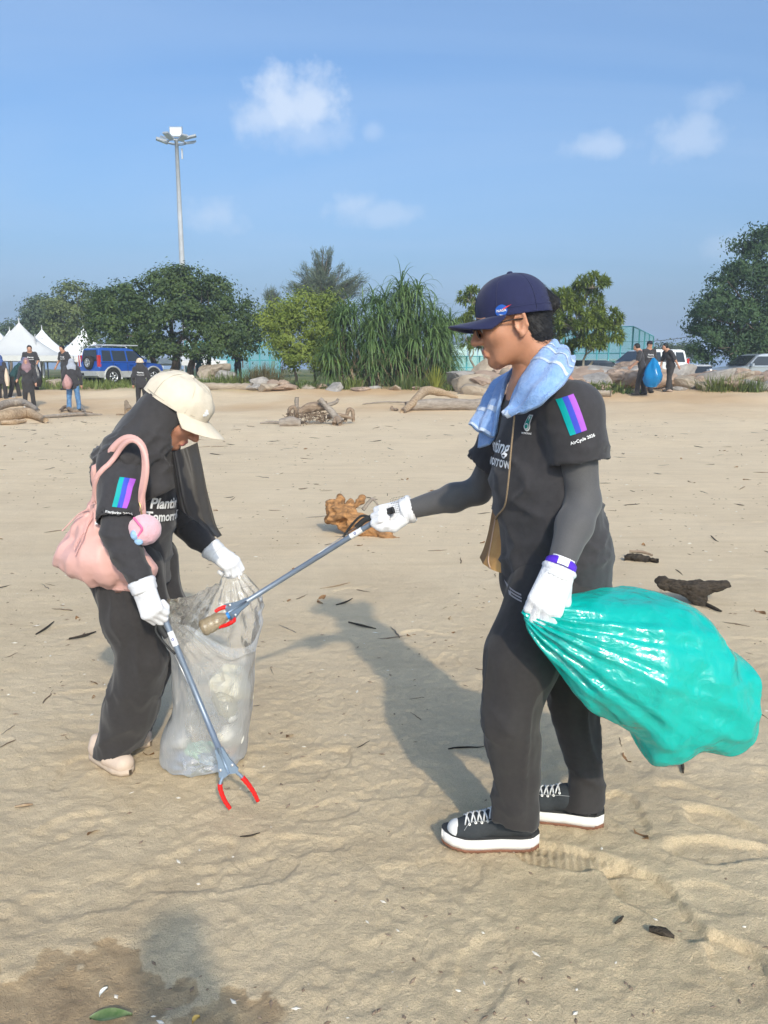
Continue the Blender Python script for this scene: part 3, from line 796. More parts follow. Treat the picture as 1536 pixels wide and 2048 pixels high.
L_grass = leafmat('grass_blade', (.10, .15, .03), (.26, .29, .09), 2, .3)
L_dry = leafmat('dry_blade', (.22, .20, .08), (.42, .36, .20), 2, .3)
L_palm = leafmat('palm_blade', (.20, .24, .04), (.42, .42, .10), 2, .3)
low_plant('grass_clump', 'yellow-green mound of grass beside the dry brown bush', 'grass', 33, 455, 420, .75, .03, L_grass, 1, .75, 1, .9)
low_plant('grass_clump', 'lower yellow-green grass behind the woman in the bucket hat', 'grass', 33.5, 412, 200, .45, .03, L_grass, 2, .5, 1, .9)
low_plant('dry_bush', 'brown dry grass bush standing over the grey rocks', 'bush', 32.5, 528, 520, 1.05, .022, mat('dry_brown', (.10, .085, .045), .9, .1, color2=(.24, .20, .10), vscale=2, trans=.2), 3, .36, 1.6, .2)
low_plant('fern_clump', 'dark green leafy clump low on the bank under the bushy shrub', 'plant', 30.6, 610, 260, .45, .05, L_mid, 4, .32, .8, .9)
low_plant('leafy_weed', 'small yellowish weed in front of the strap-leaved thicket', 'plant', 30.6, 702, 130, .6, .05, L_grass, 5, .25, 1.2, .8)
low_plant('grass_clump', 'wispy grey-green grass between the thicket and the young palm', 'grass', 30.3, 825, 330, .7, .02, L_mid, 6, .5, 1.3, .5)
low_plant('young_palm', 'young yellow palm sprouting beside the big driftwood log', 'palm', 29.6, 872, 60, 1.05, .045, L_palm, 7, .06, 1.7, .9)
low_plant('grass_clump', 'green grass at the foot of the young palm', 'grass', 29.8, 905, 260, .4, .03, L_grass, 8, .45, 1, .9)
low_plant('leafy_weed', 'green weed among the boulders in front of the man with the towel', 'plant', 30.5, 1000, 160, .55, .06, L_mid, 9, .2, 1.2, .7)
low_plant('leafy_weed', 'trailing green weed over the rock under the plumeria tree', 'plant', 28.2, 1195, 380, .42, .07, L_grass, 10, .55, 1, .9)
low_plant('leafy_weed', 'low weeds between the boulders and the man with the blue bag', 'plant', 27.4, 1225, 130, .3, .06, L_mid, 11, .45, 1, .9)
low_plant('grass_clump', 'olive grass tuft leaning on the boulders near the stooping man', 'grass', 27.6, 1448, 320, .75, .022, L_grass, 12, .4, 1.1, .8)
low_plant('grass_clump', 'spiky grass tuft at the end of the boulders by the silver car', 'grass', 27.4, 1508, 240, .6, .022, L_mid, 13, .3, 1.1, .6)
low_plant('dry_bush', 'rusty dry grass draped over the boulder by the olive tuft', 'bush', 28.0, 1482, 260, .6, .02, mat('rusty_grass', (.20, .10, .05), .9, .1, color2=(.38, .24, .13), vscale=2, trans=.2), 14, .4, .7, 1.1)
def grass_field():
    rs = np.random.RandomState(8); V = []
    for j in range(5200):
        y = rs.uniform(30.8, 44); u = rs.uniform(-20, 505)
        p = P(u, 745, y); 
        d = np.array((rs.normal() * .4, rs.normal() * .4, 1)); V.append(strap((p.x, y, float(base_z(p.x, y)) - .02), d, rs.uniform(.14, .42), .05, .8, rs, 2))
    o = straps('grass_verge', V, 2, L_grass, None); tag(o, 'patchy green grass verge around the blue car', 'grass', kind='stuff')
grass_field()
# ------------------------------------------------------------------ rocks, fences, tents, mast, cars
ROCK = [mat('rock_tan', (.25, .20, .15), .9, .15, color2=(.44, .365, .28), vscale=1.7, bump=2.5, bscale=9, detail=8),
        mat('rock_rose', (.26, .19, .145), .9, .15, color2=(.42, .31, .235), vscale=1.4, bump=2.5, bscale=9, detail=8),
        mat('rock_grey', (.22, .20, .18), .9, .15, color2=(.42, .385, .35), vscale=2.0, bump=2.5, bscale=9, detail=8)]
_iv, _if = ico(4); ROCKS = []
for k in range(9):
    d = 1 + .30 * vn(_iv, 1.1, k) + .14 * vn(_iv, 2.6, k + 20) + .07 * vn(_iv, 6, k + 40) + .035 * vn(_iv, 13, k + 60)
    v = _iv * d[:, None]; rs = np.random.RandomState(k)
    for q in rand_dirs(7, rs):          # broken faces
        h = v @ q; lim = .62; v = v - q * np.maximum(0, h - lim)[:, None] * .8
    ROCKS.append(mesh_data('boulder', v, _if, False, ROCK[k % 3]))
def rock(u, y, sx, sz, k, label, group, z=0):
    p = on_ground(u, y, z); o = bpy.data.objects.new('boulder', ROCKS[k % 9]); COL.objects.link(o); r2 = random.Random(k * 31 + int(u))
    if 'boulder' in label or 'rock' in label:
        c = ('tan', 'rosy brown', 'grey')[k % 9 % 3]; z_ = 'small' if sx < .42 else 'large' if sx > .75 else 'middling'
        for lim, w in ((640, 'below the dry brown bush'), (760, 'below the bushy shrub'), (900, 'below the strap-leaved thicket'), (1010, 'beside the young palm and thicket'), (1130, 'of the bank behind the capped man'), (1250, 'of the bank below the plumeria tree'), (1380, 'of the bank behind the three far volunteers'), (9999, 'of the bank in front of the silver car')):
            if u < lim: break
        label = label if 'verge' in label else '%s %s %s %s' % (z_, c, 'rock' if u < 910 else ('top-row', 'middle-row', 'lowest-row')[(y < 29.9) + (y < 28.65)] + ' boulder', w)
    o.location = (p[0], p[1], p[2] + sz * .55); o.scale = (sx, sx * r2.uniform(.7, 1), sz); o.rotation_euler = (r2.uniform(-.25, .25), r2.uniform(-.25, .25), r2.uniform(0, 6.28))
    tag(o, label, 'rock', group)
rr = random.Random(3)
for i, (u, y, sx, sz) in enumerate([(518, 31.2, .38, .36), (548, 31.0, .32, .26), (500, 30.8, .4, .16), (535, 30.2, .36, .2), (575, 30.2, .5, .17), (562, 31.2, .42, .25), (612, 30.4, .4, .14), (640, 30.8, .3, .16), (668, 30.2, .45, .18), (690, 30.9, .35, .2), (720, 30.0, .4, .13), (748, 30.4, .3, .14), (790, 30.0, .4, .12), (840, 30.2, .35, .12)]):
    rock(u, y, sx, sz, i + (2 if i < 3 else 0) * 0 + (2 if i in (0, 5) else 0), 'weathered rock in the low row below the strap-leaved thicket', 'rocks below the thicket')
i = 0
for row, (y, zlift, smin, smax, n) in enumerate([(30.6, .25, .6, 1.0, 17), (29.2, .1, .55, .95, 17), (28.1, 0, .35, .7, 15)]):
    for j in range(n):
        u = 915 + (1570 - 915) * (j + rr.uniform(.2, .8)) / n; s = rr.uniform(smin, smax)
        if row == 2 and 1225 < u < 1370: s *= .5
        rock(u, y + rr.uniform(-.4, .4), s, s * rr.uniform(.45, .62), rr.randint(0, 99), 'tan boulder piled in the rock bank in front of the parked cars', 'boulders of the rock bank', zlift * rr.uniform(.5, 1))
for (u, y, sx, sz) in ((432, 39.5, .95, .75), (325, 37.5, .5, .2), (108, 33.5, .4, .26), (392, 36.8, .5, .22), (455, 38.5, .6, .5)):
    rock(u, y, sx, sz, int(u), {432: 'large pale rock on the verge beside the yellow-green grass mound', 325: 'flat rock on the verge in front of the blue car wheels', 108: 'grey rock in the verge between the two standing men', 392: 'low rock on the verge near the tree trunks', 455: 'rock on the verge behind the yellow-green grass mound'}[u], 'rocks in the grass verge')

# low timber edging at the top of the beach
timber = mat('grey_timber', (.24, .19, .14), .9, .1, color2=(.42, .35, .27), vscale=3, bump=1.5, bscale=20, stretch=(.4, 3, 3))
for (u0, u1, y, r, lb) in ((402, 505, 31.0, .16, 'long weathered timber log edging the grass verge'), (1183, 1225, 26.9, .12, 'short grey timber log lying below the plumeria rocks')):
    a, b = np.array(on_ground(u0, y, r * .6)), np.array(on_ground(u1, y - .3, r * .6)); n = 14
    pts = a + (b - a) * np.linspace(0, 1, n)[:, None]; v, f = tube(pts, [r * (1 + .12 * math.sin(3 * q)) for q in range(n)], 9)
    v = v + .02 * np.stack([vn(v, 3, q) for q in range(3)], 1); tag(obj('timber_log', v, f, timber, None, loc=tuple(a)), lb, 'log')

# light mast
def mast():
    D = 68; b = on_ground(373, D); top = P(352.5, 285, D); top = Vector((b[0] + (top.x - b[0]) * 0 + 0, D, top.z))
    top.x = P(353, 285, D).x; bx = top.x
    t = empty('light_mast', (bx, D, b[2])); tag(t, 'tall grey floodlight mast rising behind the broad dark tree', 'lamp mast')
    steel = mat('mast_steel', (.42, .43, .44), .5, .5, var=.1, vscale=3)
    v, f = tube([(bx, D, b[2]), (bx, D, top.z * .35), (bx, D, top.z * .7), (bx, D, top.z + .3)], [.30, .25, .2, .15], 12); obj('pole', v, f, steel, t)
    v, f = tube([(bx + .75 * math.cos(a), D + .75 * math.sin(a), top.z) for a in np.linspace(0, 2 * math.pi, 25)], .05, 6); ring = obj('ring', v, f, steel, t)
    for a in (0, 1.57, 3.14, 4.71):
        v, f = tube([(bx, D, top.z - .1), (bx + .75 * math.cos(a), D + .75 * math.sin(a), top.z)], .04, 5); obj('arm', v, f, steel, t)
    head = mat('floodlight_case', (.30, .32, .34), .5, .5); lens = mat('floodlight_lens', (.75, .77, .78), .15, .6)
    for k, (a, up) in enumerate(((.15, .35), (.6, .05), (2.6, .40), (3.1, .1), (3.5, -.1), (5.4, .0), (4.4, .1))):
        d = np.array((math.cos(a), math.sin(a), 0)); c = np.array((bx, D, top.z + .12 + up)) + d * 1.15; ax = np.array([nrm(d + (0, 0, .28)), nrm(np.cross((0, 0, 1), d)), (0, 0, 1)]); ax[2] = np.cross(ax[0], ax[1])
        v, f = box(c, (.95, .5, .13), ax); h = obj('floodlight', v, f, head, t, False); v, f = box(c - ax[2] * .075, (.85, .42, .02), ax); obj('lens', v, f, lens, h, False)
    v, f = box((bx + .05, D - .2, top.z + .75), (1.05, .16, .78)); h = obj('floodlight', v, f, head, t, False); v, f = box((bx + .05, D - .29, top.z + .75), (.9, .02, .62)); obj('lens', v, f, lens, h, False)
    v, f = box((bx + .45, D - .1, top.z - .9), (.12, .12, .8)); obj('winch_box', v, f, steel, t, False)
mast()

# white marquee tents
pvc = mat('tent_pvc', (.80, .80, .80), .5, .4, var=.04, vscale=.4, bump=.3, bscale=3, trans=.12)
pvc_shade_tone = mat('tent_pvc_shade_tone', (.62, .62, .61), .6, .3, var=.06, vscale=.5, bump=.3, bscale=3, trans=.1)  # same white PVC, with shade put into a greyer base colour
def tent(u, D, w, zpeak, zeave, label, m=pvc):
    b = on_ground(u, D); t = empty('peaked_tent', b, .35); tag(t, label, 'tent', 'white peaked tents'); n = 13; V = []; nu = 32
    M = np.array(root_matrix(t))[:3, :3]
    for i in range(n):
        s = i / (n - 1); r = w / 2 * (1 - s); z = zeave + (zpeak - zeave) * (s ** 1.9)
        for k in range(nu):
            a = 2 * math.pi * k / nu + math.pi / 4; c, q = math.cos(a), math.sin(a); sc = 1 / max(abs(c), abs(q)); sag = 1 - .05 * (1 - s) * abs(math.sin(2 * (a - math.pi / 4))) * 0
            V.append((r * c * sc + .02 * c, r * q * sc + .02 * q, z - .10 * (1 - s) * s * 4 * (1 - abs(math.cos(2 * (a - math.pi / 4)))) * .5))
    V = np.array(V) @ M.T + np.array(b); f = [tuple(q)[::-1] for q in grid_faces(n, nu, False, True)]
    obj('canopy', V, f, m, t)
    val = []
    for k in range(4):
        a = math.pi / 2 * k + math.pi / 4; c1 = np.array((math.cos(a), math.sin(a), 0)) * w / 2 * 1.4142; a2 = a + math.pi / 2; c2 = np.array((math.cos(a2), math.sin(a2), 0)) * w / 2 * 1.4142
        vv = [c1 + (0, 0, zeave + .02), c2 + (0, 0, zeave + .02), c2 + (0, 0, zeave - .32), c1 + (0, 0, zeave - .32)]; obj('valance', np.array(vv) * np.array((1.004, 1.004, 1)) @ M.T + np.array(b), [(0, 1, 2, 3)], m, t, False)
        v, fz = tube([c1 * .985 + (0, 0, 0), c1 * .985 + (0, 0, zeave)], .045, 8); obj('pole', v @ M.T + np.array(b), fz, mat('tent_pole', (.6, .6, .6), .4, .5), t)
    v, fz = tube([(0, 0, zpeak - .25), (0, 0, zpeak + .3)], .04, 6); obj('finial', v @ M.T + np.array(b), fz, mat('tent_pole', (.6, .6, .6)), t)
tent(46, 50, 6.2, 3.55, 1.45, 'large white peaked tent with shade coloured in grey behind the standing volunteers', pvc_shade_tone)
tent(90, 56, 5.2, 3.4, 1.55, 'bright white peaked tent between the two standing black-shirted men')
tent(172, 52, 5.0, 3.25, 1.4, 'white peaked tent half hidden behind the rear of the blue car')
tent(-6, 54, 5.6, 3.6, 1.5, 'white peaked tent cut by the edge of the beach view beyond the blue scarf')
tent(26, 72, 5.0, 4.1, 2.0, 'small far white tent peak showing between the larger tents')
tent(282, 50, 4.6, 2.6, 1.3, 'white tent seen low behind the trunks of the broad dark tree')
tent(380, 54, 4.4, 2.5, 1.2, 'pale tent beyond the trunks at the end of the netted fence')
v, f = tube([P(74, 742, 49), P(69.5, 668, 49)], .04, 6); t = empty('lamp_post', tuple(P(74, 742, 49))); tag(t, 'thin grey post with a crossbar beside the bright white tent', 'post')
obj('pole', v, f, mat('tent_pole', (.6, .6, .6)), t); v, f = tube([P(69.5, 677, 49), P(86, 677, 49)], .025, 5); obj('crossbar', v, f, mat('tent_pole', (.6, .6, .6)), t)

# netted sports-court fences
def netmat():
    m = bpy.data.materials.new('fence_net'); m.use_nodes = True; n = m.node_tree.nodes; l = m.node_tree.links; b = n['Principled BSDF']; b.inputs['Base Color'].default_value = (.10, .36, .34, 1); b.inputs['Roughness'].default_value = .6
    tc = n.new('ShaderNodeTexCoord'); mp = n.new('ShaderNodeMapping'); mp.inputs['Scale'].default_value = (9, 9, 9); l.new(tc.outputs['Object'], mp.inputs[0])
    ws = []
    for d in ('X', 'Z'):
        w = n.new('ShaderNodeTexWave'); w.bands_direction = d; w.inputs['Scale'].default_value = 1.2; l.new(mp.outputs[0], w.inputs['Vector']); ws.append(w.outputs['Fac'])
    mx = n.new('ShaderNodeMath'); mx.operation = 'MAXIMUM'; l.new(ws[0], mx.inputs[0]); l.new(ws[1], mx.inputs[1])
    g = n.new('ShaderNodeMath'); g.operation = 'GREATER_THAN'; g.inputs[1].default_value = .80; l.new(mx.outputs[0], g.inputs[0])
    tp = n.new('ShaderNodeBsdfTransparent'); ms = n.new('ShaderNodeMixShader'); l.new(g.outputs[0], ms.inputs[0]); l.new(tp.outputs[0], ms.inputs[1]); l.new(b.outputs[0], ms.inputs[2]); l.new(ms.outputs[0], n['Material Output'].inputs[0])
    return m
NET = netmat(); teal = mat('teal_paint', (.07, .36, .40), .45, .4, var=.1)
def net_fence(label, u0, y0, u1, y1, h, n):
    a = np.array(on_ground(u0, y0)); b = np.array(on_ground(u1, y1)); t = empty('netted_fence', tuple(a)); tag(t, label, 'fence')
    for i in range(n + 1):
        p = a + (b - a) * i / n; v, f = tube([p, p + (0, 0, h)], .05, 6); obj('post', v, f, teal, t)
        if i < n:
            q = a + (b - a) * (i + 1) / n; k = nrm(b - a) * .05; obj('net', [p + k + (0, 0, .1), q - k + (0, 0, .1), q - k + (0, 0, h), p + k + (0, 0, h)], [(0, 1, 2, 3)], NET, t, False)
    for z in (.06, h * .5, h):
        v, f = tube([a + (0, 0, z), b + (0, 0, z)], .035, 6); obj('rail', v, f, teal, t)
net_fence('teal netted fence seen left of the bushy shrub', 372, 53, 560, 56, 2.5, 9)
net_fence('teal netted fence running behind the plumeria tree', 1080, 52, 1262, 50, 3.3, 8)
net_fence('teal netted fence returning away behind the man with the blue bag', 1262, 50, 1303, 66, 3.3, 4)
net_fence('teal netted fence seen between the thicket and the small plumeria', 880, 53, 1010, 54, 1.5, 5)
# pale court wall panels behind the small plumeria
t = empty('court_wall', on_ground(935, 57)); tag(t, 'pale mint green panelled wall behind the small plumeria', 'wall')
mint = mat('mint_panel', (.45, .62, .60), .6, .3, var=.08, vscale=1)
for i in range(8):
    a, b = P(895 + 20 * i, 745, 57), P(914.6 + 20 * i, 690, 57)
    v, f = box(((a.x + b.x) / 2, 57, (a.z + b.z) / 2), (b.x - a.x, .08, b.z - a.z)); obj('panel', v, f, mint, t, False)
# white low building behind the right fence
t = empty('low_building', on_ground(1185, 60)); tag(t, 'low white building glimpsed behind the teal netting', 'building')
a, b = P(1150, 750, 60), P(1235, 722, 60); v, f = box(((a.x + b.x) / 2, 61, (a.z + b.z) / 2), (b.x - a.x, 2, b.z - a.z)); obj('wall', v, f, mat('white_wall', (.72, .72, .70), .8, .2, var=.06, vscale=1), t, False)
v, f = box(((a.x + b.x) / 2, 60.9, b.z + .08), (b.x - a.x + .5, 2.5, .14)); obj('roof', v, f, mat('roof_grey', (.35, .37, .38), .6), t, False)
# overhead wires
wm = mat('cable', (.05, .05, .05), .6)
for (ua, va, ub, vb, lb) in ((1240, 683, 1420, 664, 'upper overhead cable crossing the sky left of the weeping tree'), (1255, 697, 1420, 684, 'lower overhead cable above the parked white car')):
    a, b = np.array(P(ua, va, 60)), np.array(P(ub, vb, 60)); tt = np.linspace(0, 1, 12)[:, None]; p = a + (b - a) * tt - np.array((0, 0, .25)) * 4 * tt * (1 - tt)
    v, f = tube(p, .022, 5); tag(obj('overhead_cable', v, f, wm, None, loc=tuple(a)), lb, 'cable')
# ------------------------------------------------------------------ cars
tyre_m = mat('tyre', (.03, .028, .026), .85, .2, var=.3, vscale=8); rim_m = mat('alloy', (.55, .55, .56), .3, .5, metallic=.7)
glass_m = mat('car_glass', (.025, .03, .035), .08, .6); blackp = mat('black_plastic', (.03, .03, .03), .6, .3); lampred = mat('tail_lamp', (.5, .02, .015), .15, .5, coat=.6); lampclr = mat('head_lamp', (.7, .72, .74), .1, .6, coat=.6)
def car(name, label, loc, heading, paint, trim, L=3.7, W=1.55, H=1.66, suv=False, dirty=None):
    t = empty(name, loc, heading); tag(t, label, 'car'); M = np.array(root_matrix(t)); T = lambda v: np.asarray(v) @ M[:3, :3].T + M[:3, 3]
    hx = L / 2; zb = .34 if suv else .24; belt = .60 * H; w = W / 2
    def prism(nm, pts, par, m, inset=.03, smooth=False):
        # pts: (x, z, halfwidth); chamfered slab symmetrical about y = 0
        p = np.array(pts, float); n = len(p); c = p[:, :2].mean(0); V = []
        for s in (-1, 1):
            for k, (ins, dw) in enumerate(((.0, .05), (inset, .0))):
                q = c + (p[:, :2] - c) * (1 - 0 * ins); d = q - c; q = q - d / np.maximum(.01, np.linalg.norm(d, axis=1))[:, None] * ins
                V += [(x, s * (h - dw), z) for (x, z), h in zip(q, p[:, 2])]
        F = []; r = lambda a, b: [tuple((a * n + i, a * n + (i + 1) % n, b * n + (i + 1) % n, b * n + i)) for i in range(n)]
        F += r(1, 0) + r(0, 2) + r(2, 3); F += [tuple(range(n, 2 * n))[::-1], tuple(range(3 * n, 4 * n))]
        return obj(nm, T(V), F, m, par, smooth)
    wr = .34 if suv else .29; xf, xr = hx - .68, -hx + .72
    body = prism('body', [(-hx, zb + .12, w - .02), (-hx + .03, zb, w - .05), (hx - .12, zb, w - .05), (hx, zb + .15, w - .06), (hx - .01, .52 * H * .9, w - .05), (hx - .15, .55 * H, w - .03), (hx - .95, belt + .01, w), (-hx + .04, belt, w), (-hx, belt - .25, w)], t, paint, .05)
    # lower cladding in trim colour
    prism('lower_cladding', [(-hx - .05, zb + .02, w + .012), (-hx, zb - .04, w), (hx - .1, zb - .04, w), (hx + .04, zb + .06, w - .03), (hx + .03, zb + .26, w - .02), (-hx - .05, zb + .26, w + .012)], t, trim, .02)
    gh = [(hx - 1.05, belt, w - .02), (hx - 1.68, H - .06, w - .17), (hx - 2.0, H, w - .20), (-hx + .35, H, w - .20), (-hx + .16, H - .06, w - .18), (-hx + .06, belt, w - .03)]
    roof = prism('cabin', gh, t, paint, .03)
    iw = lambda z: (w - .02) - (z - belt) / (H - belt) * .17
    for s in (-1, 1):
        segs = [(-hx + .22, -hx + .72), (-hx + .80, -hx + 1.52), (-hx + 1.60, hx - 1.28)]
        for k, (a, b) in enumerate(segs):
            z0, z1 = belt + .05, H - .13; slope = (.42 if k == 2 else 0); lead = .06 if k == 0 else 0
            V = [(a, s * (iw(z0) + .008), z0), (b + (.10 if k == 2 else 0), s * (iw(z0) + .008), z0), (b - slope + (.06 if k == 2 else 0), s * (iw(z1) + .008), z1), (a + lead, s * (iw(z1) + .008), z1)]
            obj('side_window', T(V), [(0, 1, 2, 3) if s > 0 else (3, 2, 1, 0)], glass_m, t, False)
        for k, x in enumerate((-hx + .76, -hx + 1.56, hx - 1.15)):
            v, f = box((x, s * (w + .001), belt - .22), (.012, .01, .5)); obj('door_gap', T(v), f, blackp, t, False)
        for x in (-hx + .95, -hx + 1.75):
            v, f = box((x, s * (w + .02), belt - .09), (.17, .04, .035)); obj('door_handle', T(v), f, paint, t, False)
        v, f = box((hx - 1.22, s * (w + .09), belt + .08), (.10, .18, .13)); obj('wing_mirror', T(v), f, paint, t, False)
        v, f = box((hx - .07, s * (w - .22), .47 * H), (.14, .30, .15)); obj('headlight', T(v), f, lampclr, t, False)
        v, f = box((-hx + .06, s * (w - .07), belt + .06), (.12, .13, .52 if suv else .3)); obj('tail_light', T(v), f, lampred, t, False)
        for x in (xf, xr):
            V = [(x + (wr + .09) * math.cos(a), s * (w + .016), wr + (wr + .09) * math.sin(a)) for a in np.linspace(-.35, math.pi + .35, 17)]; obj('wheel_arch', T(V), [tuple(range(17)) if s < 0 else tuple(range(17))[::-1]], blackp, t, False)
            v, f = tube([(x + (wr + .12) * math.cos(a), s * (w + .02), wr + (wr + .12) * math.sin(a)) for a in np.linspace(-.25, math.pi + .25, 17)], .045, 6); obj('arch_flare', T(v), f, trim, t)
            wheel(T, t, (x, s * (w - .04), wr), (0, s, 0), wr)
    z0, z1 = belt + .06, H - .11
    V = [(hx - 1.05 - .02, -iw(z0) + .06, z0), (hx - 1.07, iw(z0) - .06, z0), (hx - 1.62, iw(z1) - .05, z1), (hx - 1.62, -iw(z1) + .05, z1)]; obj('windscreen', T(np.array(V) + (.05, 0, .03)), [(0, 1, 2, 3)], glass_m, t, False)
    V = [(-hx + .05, iw(z0) - .16, z0), (-hx + .05, -iw(z0) + .16, z0), (-hx + .13, -iw(z1) + .14, z1), (-hx + .13, iw(z1) - .14, z1)]; obj('rear_window', T(np.array(V) - (.012, 0, 0)), [(0, 1, 2, 3)], glass_m, t, False)
    v, f = box((-hx - .07, 0, zb + .14), (.12, W - .1, .2)); obj('rear_bumper', T(v), f, trim, t, False)
    v, f = box((hx + .03, 0, zb + .14), (.12, W - .16, .2)); obj('front_bumper', T(v), f, trim, t, False)
    v, f = box((-hx - .14, .42, zb + .12), (.02, .42, .11)); obj('number_plate', T(v), f, blackp, t, False)
    if suv:
        wheel(T, t, (-hx - .02, -.05, belt - .02), (-1, 0, 0), .31, 'spare_wheel')
        rk = mat('rack_silver', (.62, .63, .65), .35, .5, metallic=.4)
        for s in (-1, 1):
            v, f = tube([(hx - 1.95, s * .5, H + .02), (hx - 2.05, s * .5, H + .09), (-hx + .45, s * .5, H + .09), (-hx + .35, s * .5, H + .02)], .022, 6); obj('roof_rail', T(v), f, rk, t)
        v, f = box((-.35, 0, H + .13), (1.75, 1.05, .05)); obj('roof_tray', T(v), f, rk, t, False)
        v, f = tube([(-hx - .04, .55, belt - .2), (-hx - .05, .58, belt + .3), (-hx + .1, .55, H + .05)], .02, 6); obj('rear_ladder', T(v), f, rk, t)
    return t
def wheel(T, par, c, ax, r, nm='wheel'):
    ax = np.array(ax, float); v, f = lathe([(r * .62, -.09), (r * .9, -.1), (r, -.07), (r, .07), (r * .9, .1), (r * .62, .09), (r * .60, .04), (.01, .03)], 24, ax, c); wv = obj(nm, T(v), f, tyre_m, par)
    v, f = lathe([(r * .62, .085), (r * .66, .092), (r * .60, .094), (r * .56, .05), (.01, .045)], 24, ax, c); parts = [(v, f)]
    u = nrm(np.cross(ax, (.1, .2, 1))); w2 = np.cross(ax, u)
    for k in range(5):
        a = 2 * math.pi * k / 5; d = u * math.cos(a) + w2 * math.sin(a); parts.append(box(np.array(c) + ax * .075 + d * r * .32, (r * .58, r * .17, .03), np.array([d, np.cross(ax, d), ax])))
    v, f = join(*parts); obj('rim', T(v), f, rim_m, wv)
paint_blue = mat('paint_blue', (.012, .075, .36), .25, .5, var=.08, vscale=2, coat=.8); paint_silver = mat('paint_silver', (.38, .38, .37), .4, .5, var=.12, vscale=5, coat=.3)
paint_white = mat('paint_white', (.72, .73, .74), .3, .5, coat=.6); paint_sil2 = mat('paint_silver_blue', (.38, .42, .46), .3, .5, coat=.6, metallic=.2); paint_dark = mat('paint_charcoal', (.05, .055, .065), .25, .5, coat=.7)
g = on_ground(246, 37.6)
car('parked_car', 'blue and silver four-wheel drive car with a spare wheel on its rear door', (g[0], g[1], g[2] + .02), R(55), paint_blue, paint_silver, suv=True)
car('parked_car', 'white parked car half hidden behind the man with the blue bag', on_ground(1285, 38.5), R(198), paint_white, paint_white, 4.1, 1.7, 1.62)
car('parked_car', 'white low car with only its roof above the boulders beside the stooping man', on_ground(1392, 39.0, -.55), R(262), paint_white, paint_white, 4.0, 1.65, 1.45)
car('parked_car', 'silver car parked under the weeping tree behind the boulders', on_ground(1512, 37.5, -.1), R(190), paint_sil2, paint_sil2, 4.2, 1.7, 1.5)
car('parked_car', 'dark car with a low roof behind the rocks under the plumeria tree', on_ground(1195, 38.0, -.35), R(20), paint_dark, paint_dark, 4.0, 1.65, 1.45)
# ------------------------------------------------------------------ the volunteers in the distance
skin_m = mat('skin', (.46, .25, .165), .55, .35, var=.08, vscale=30, sss=.12); skin2_m = mat('skin_tan', (.50, .235, .135), .5, .4, var=.08, vscale=30, bump=.15, bscale=250, sss=.15)
black_c = mat('black_cotton', (.042, .040, .043), .9, .2, var=.12, vscale=60, bump=.15, bscale=500, sheen=.18)
black_tr = mat('black_trousers', (.038, .035, .035), .85, .2, var=.1, vscale=60, sheen=.15)
denim = mat('denim', (.10, .20, .36), .9, .2, var=.3, vscale=15); hair_m = mat('black_hair', (.012, .011, .011), .6, .35, var=.3, vscale=40, bump=.5, bscale=90)
white_c = mat('white_cotton', (.74, .74, .75), .9, .2, var=.03, vscale=40, bump=.2, bscale=300); white_print = mat('white_print', (.78, .78, .78), .7, .2)
grey_c = mat('grey_scarf', (.33, .35, .40), .9, .2, var=.1, vscale=20); mauve = mat('mauve_scarf', (.26, .17, .19), .9, .2, var=.12, vscale=20); blue_sc = mat('blue_scarf', (.06, .10, .26), .9, .2, var=.2, vscale=10)
beige_c = mat('beige_cotton', (.62, .50, .38), .9, .2, var=.06, vscale=30); pink_b = mat('dusty_pink', (.42, .24, .23), .8, .2, var=.1, vscale=20); teal_c = mat('dark_teal_cloth', (.03, .07, .075), .9, .2, var=.15, vscale=20)
TXT1, TXT2 = text_shape('Planting', .012), text_shape('Tomorrow', .012)
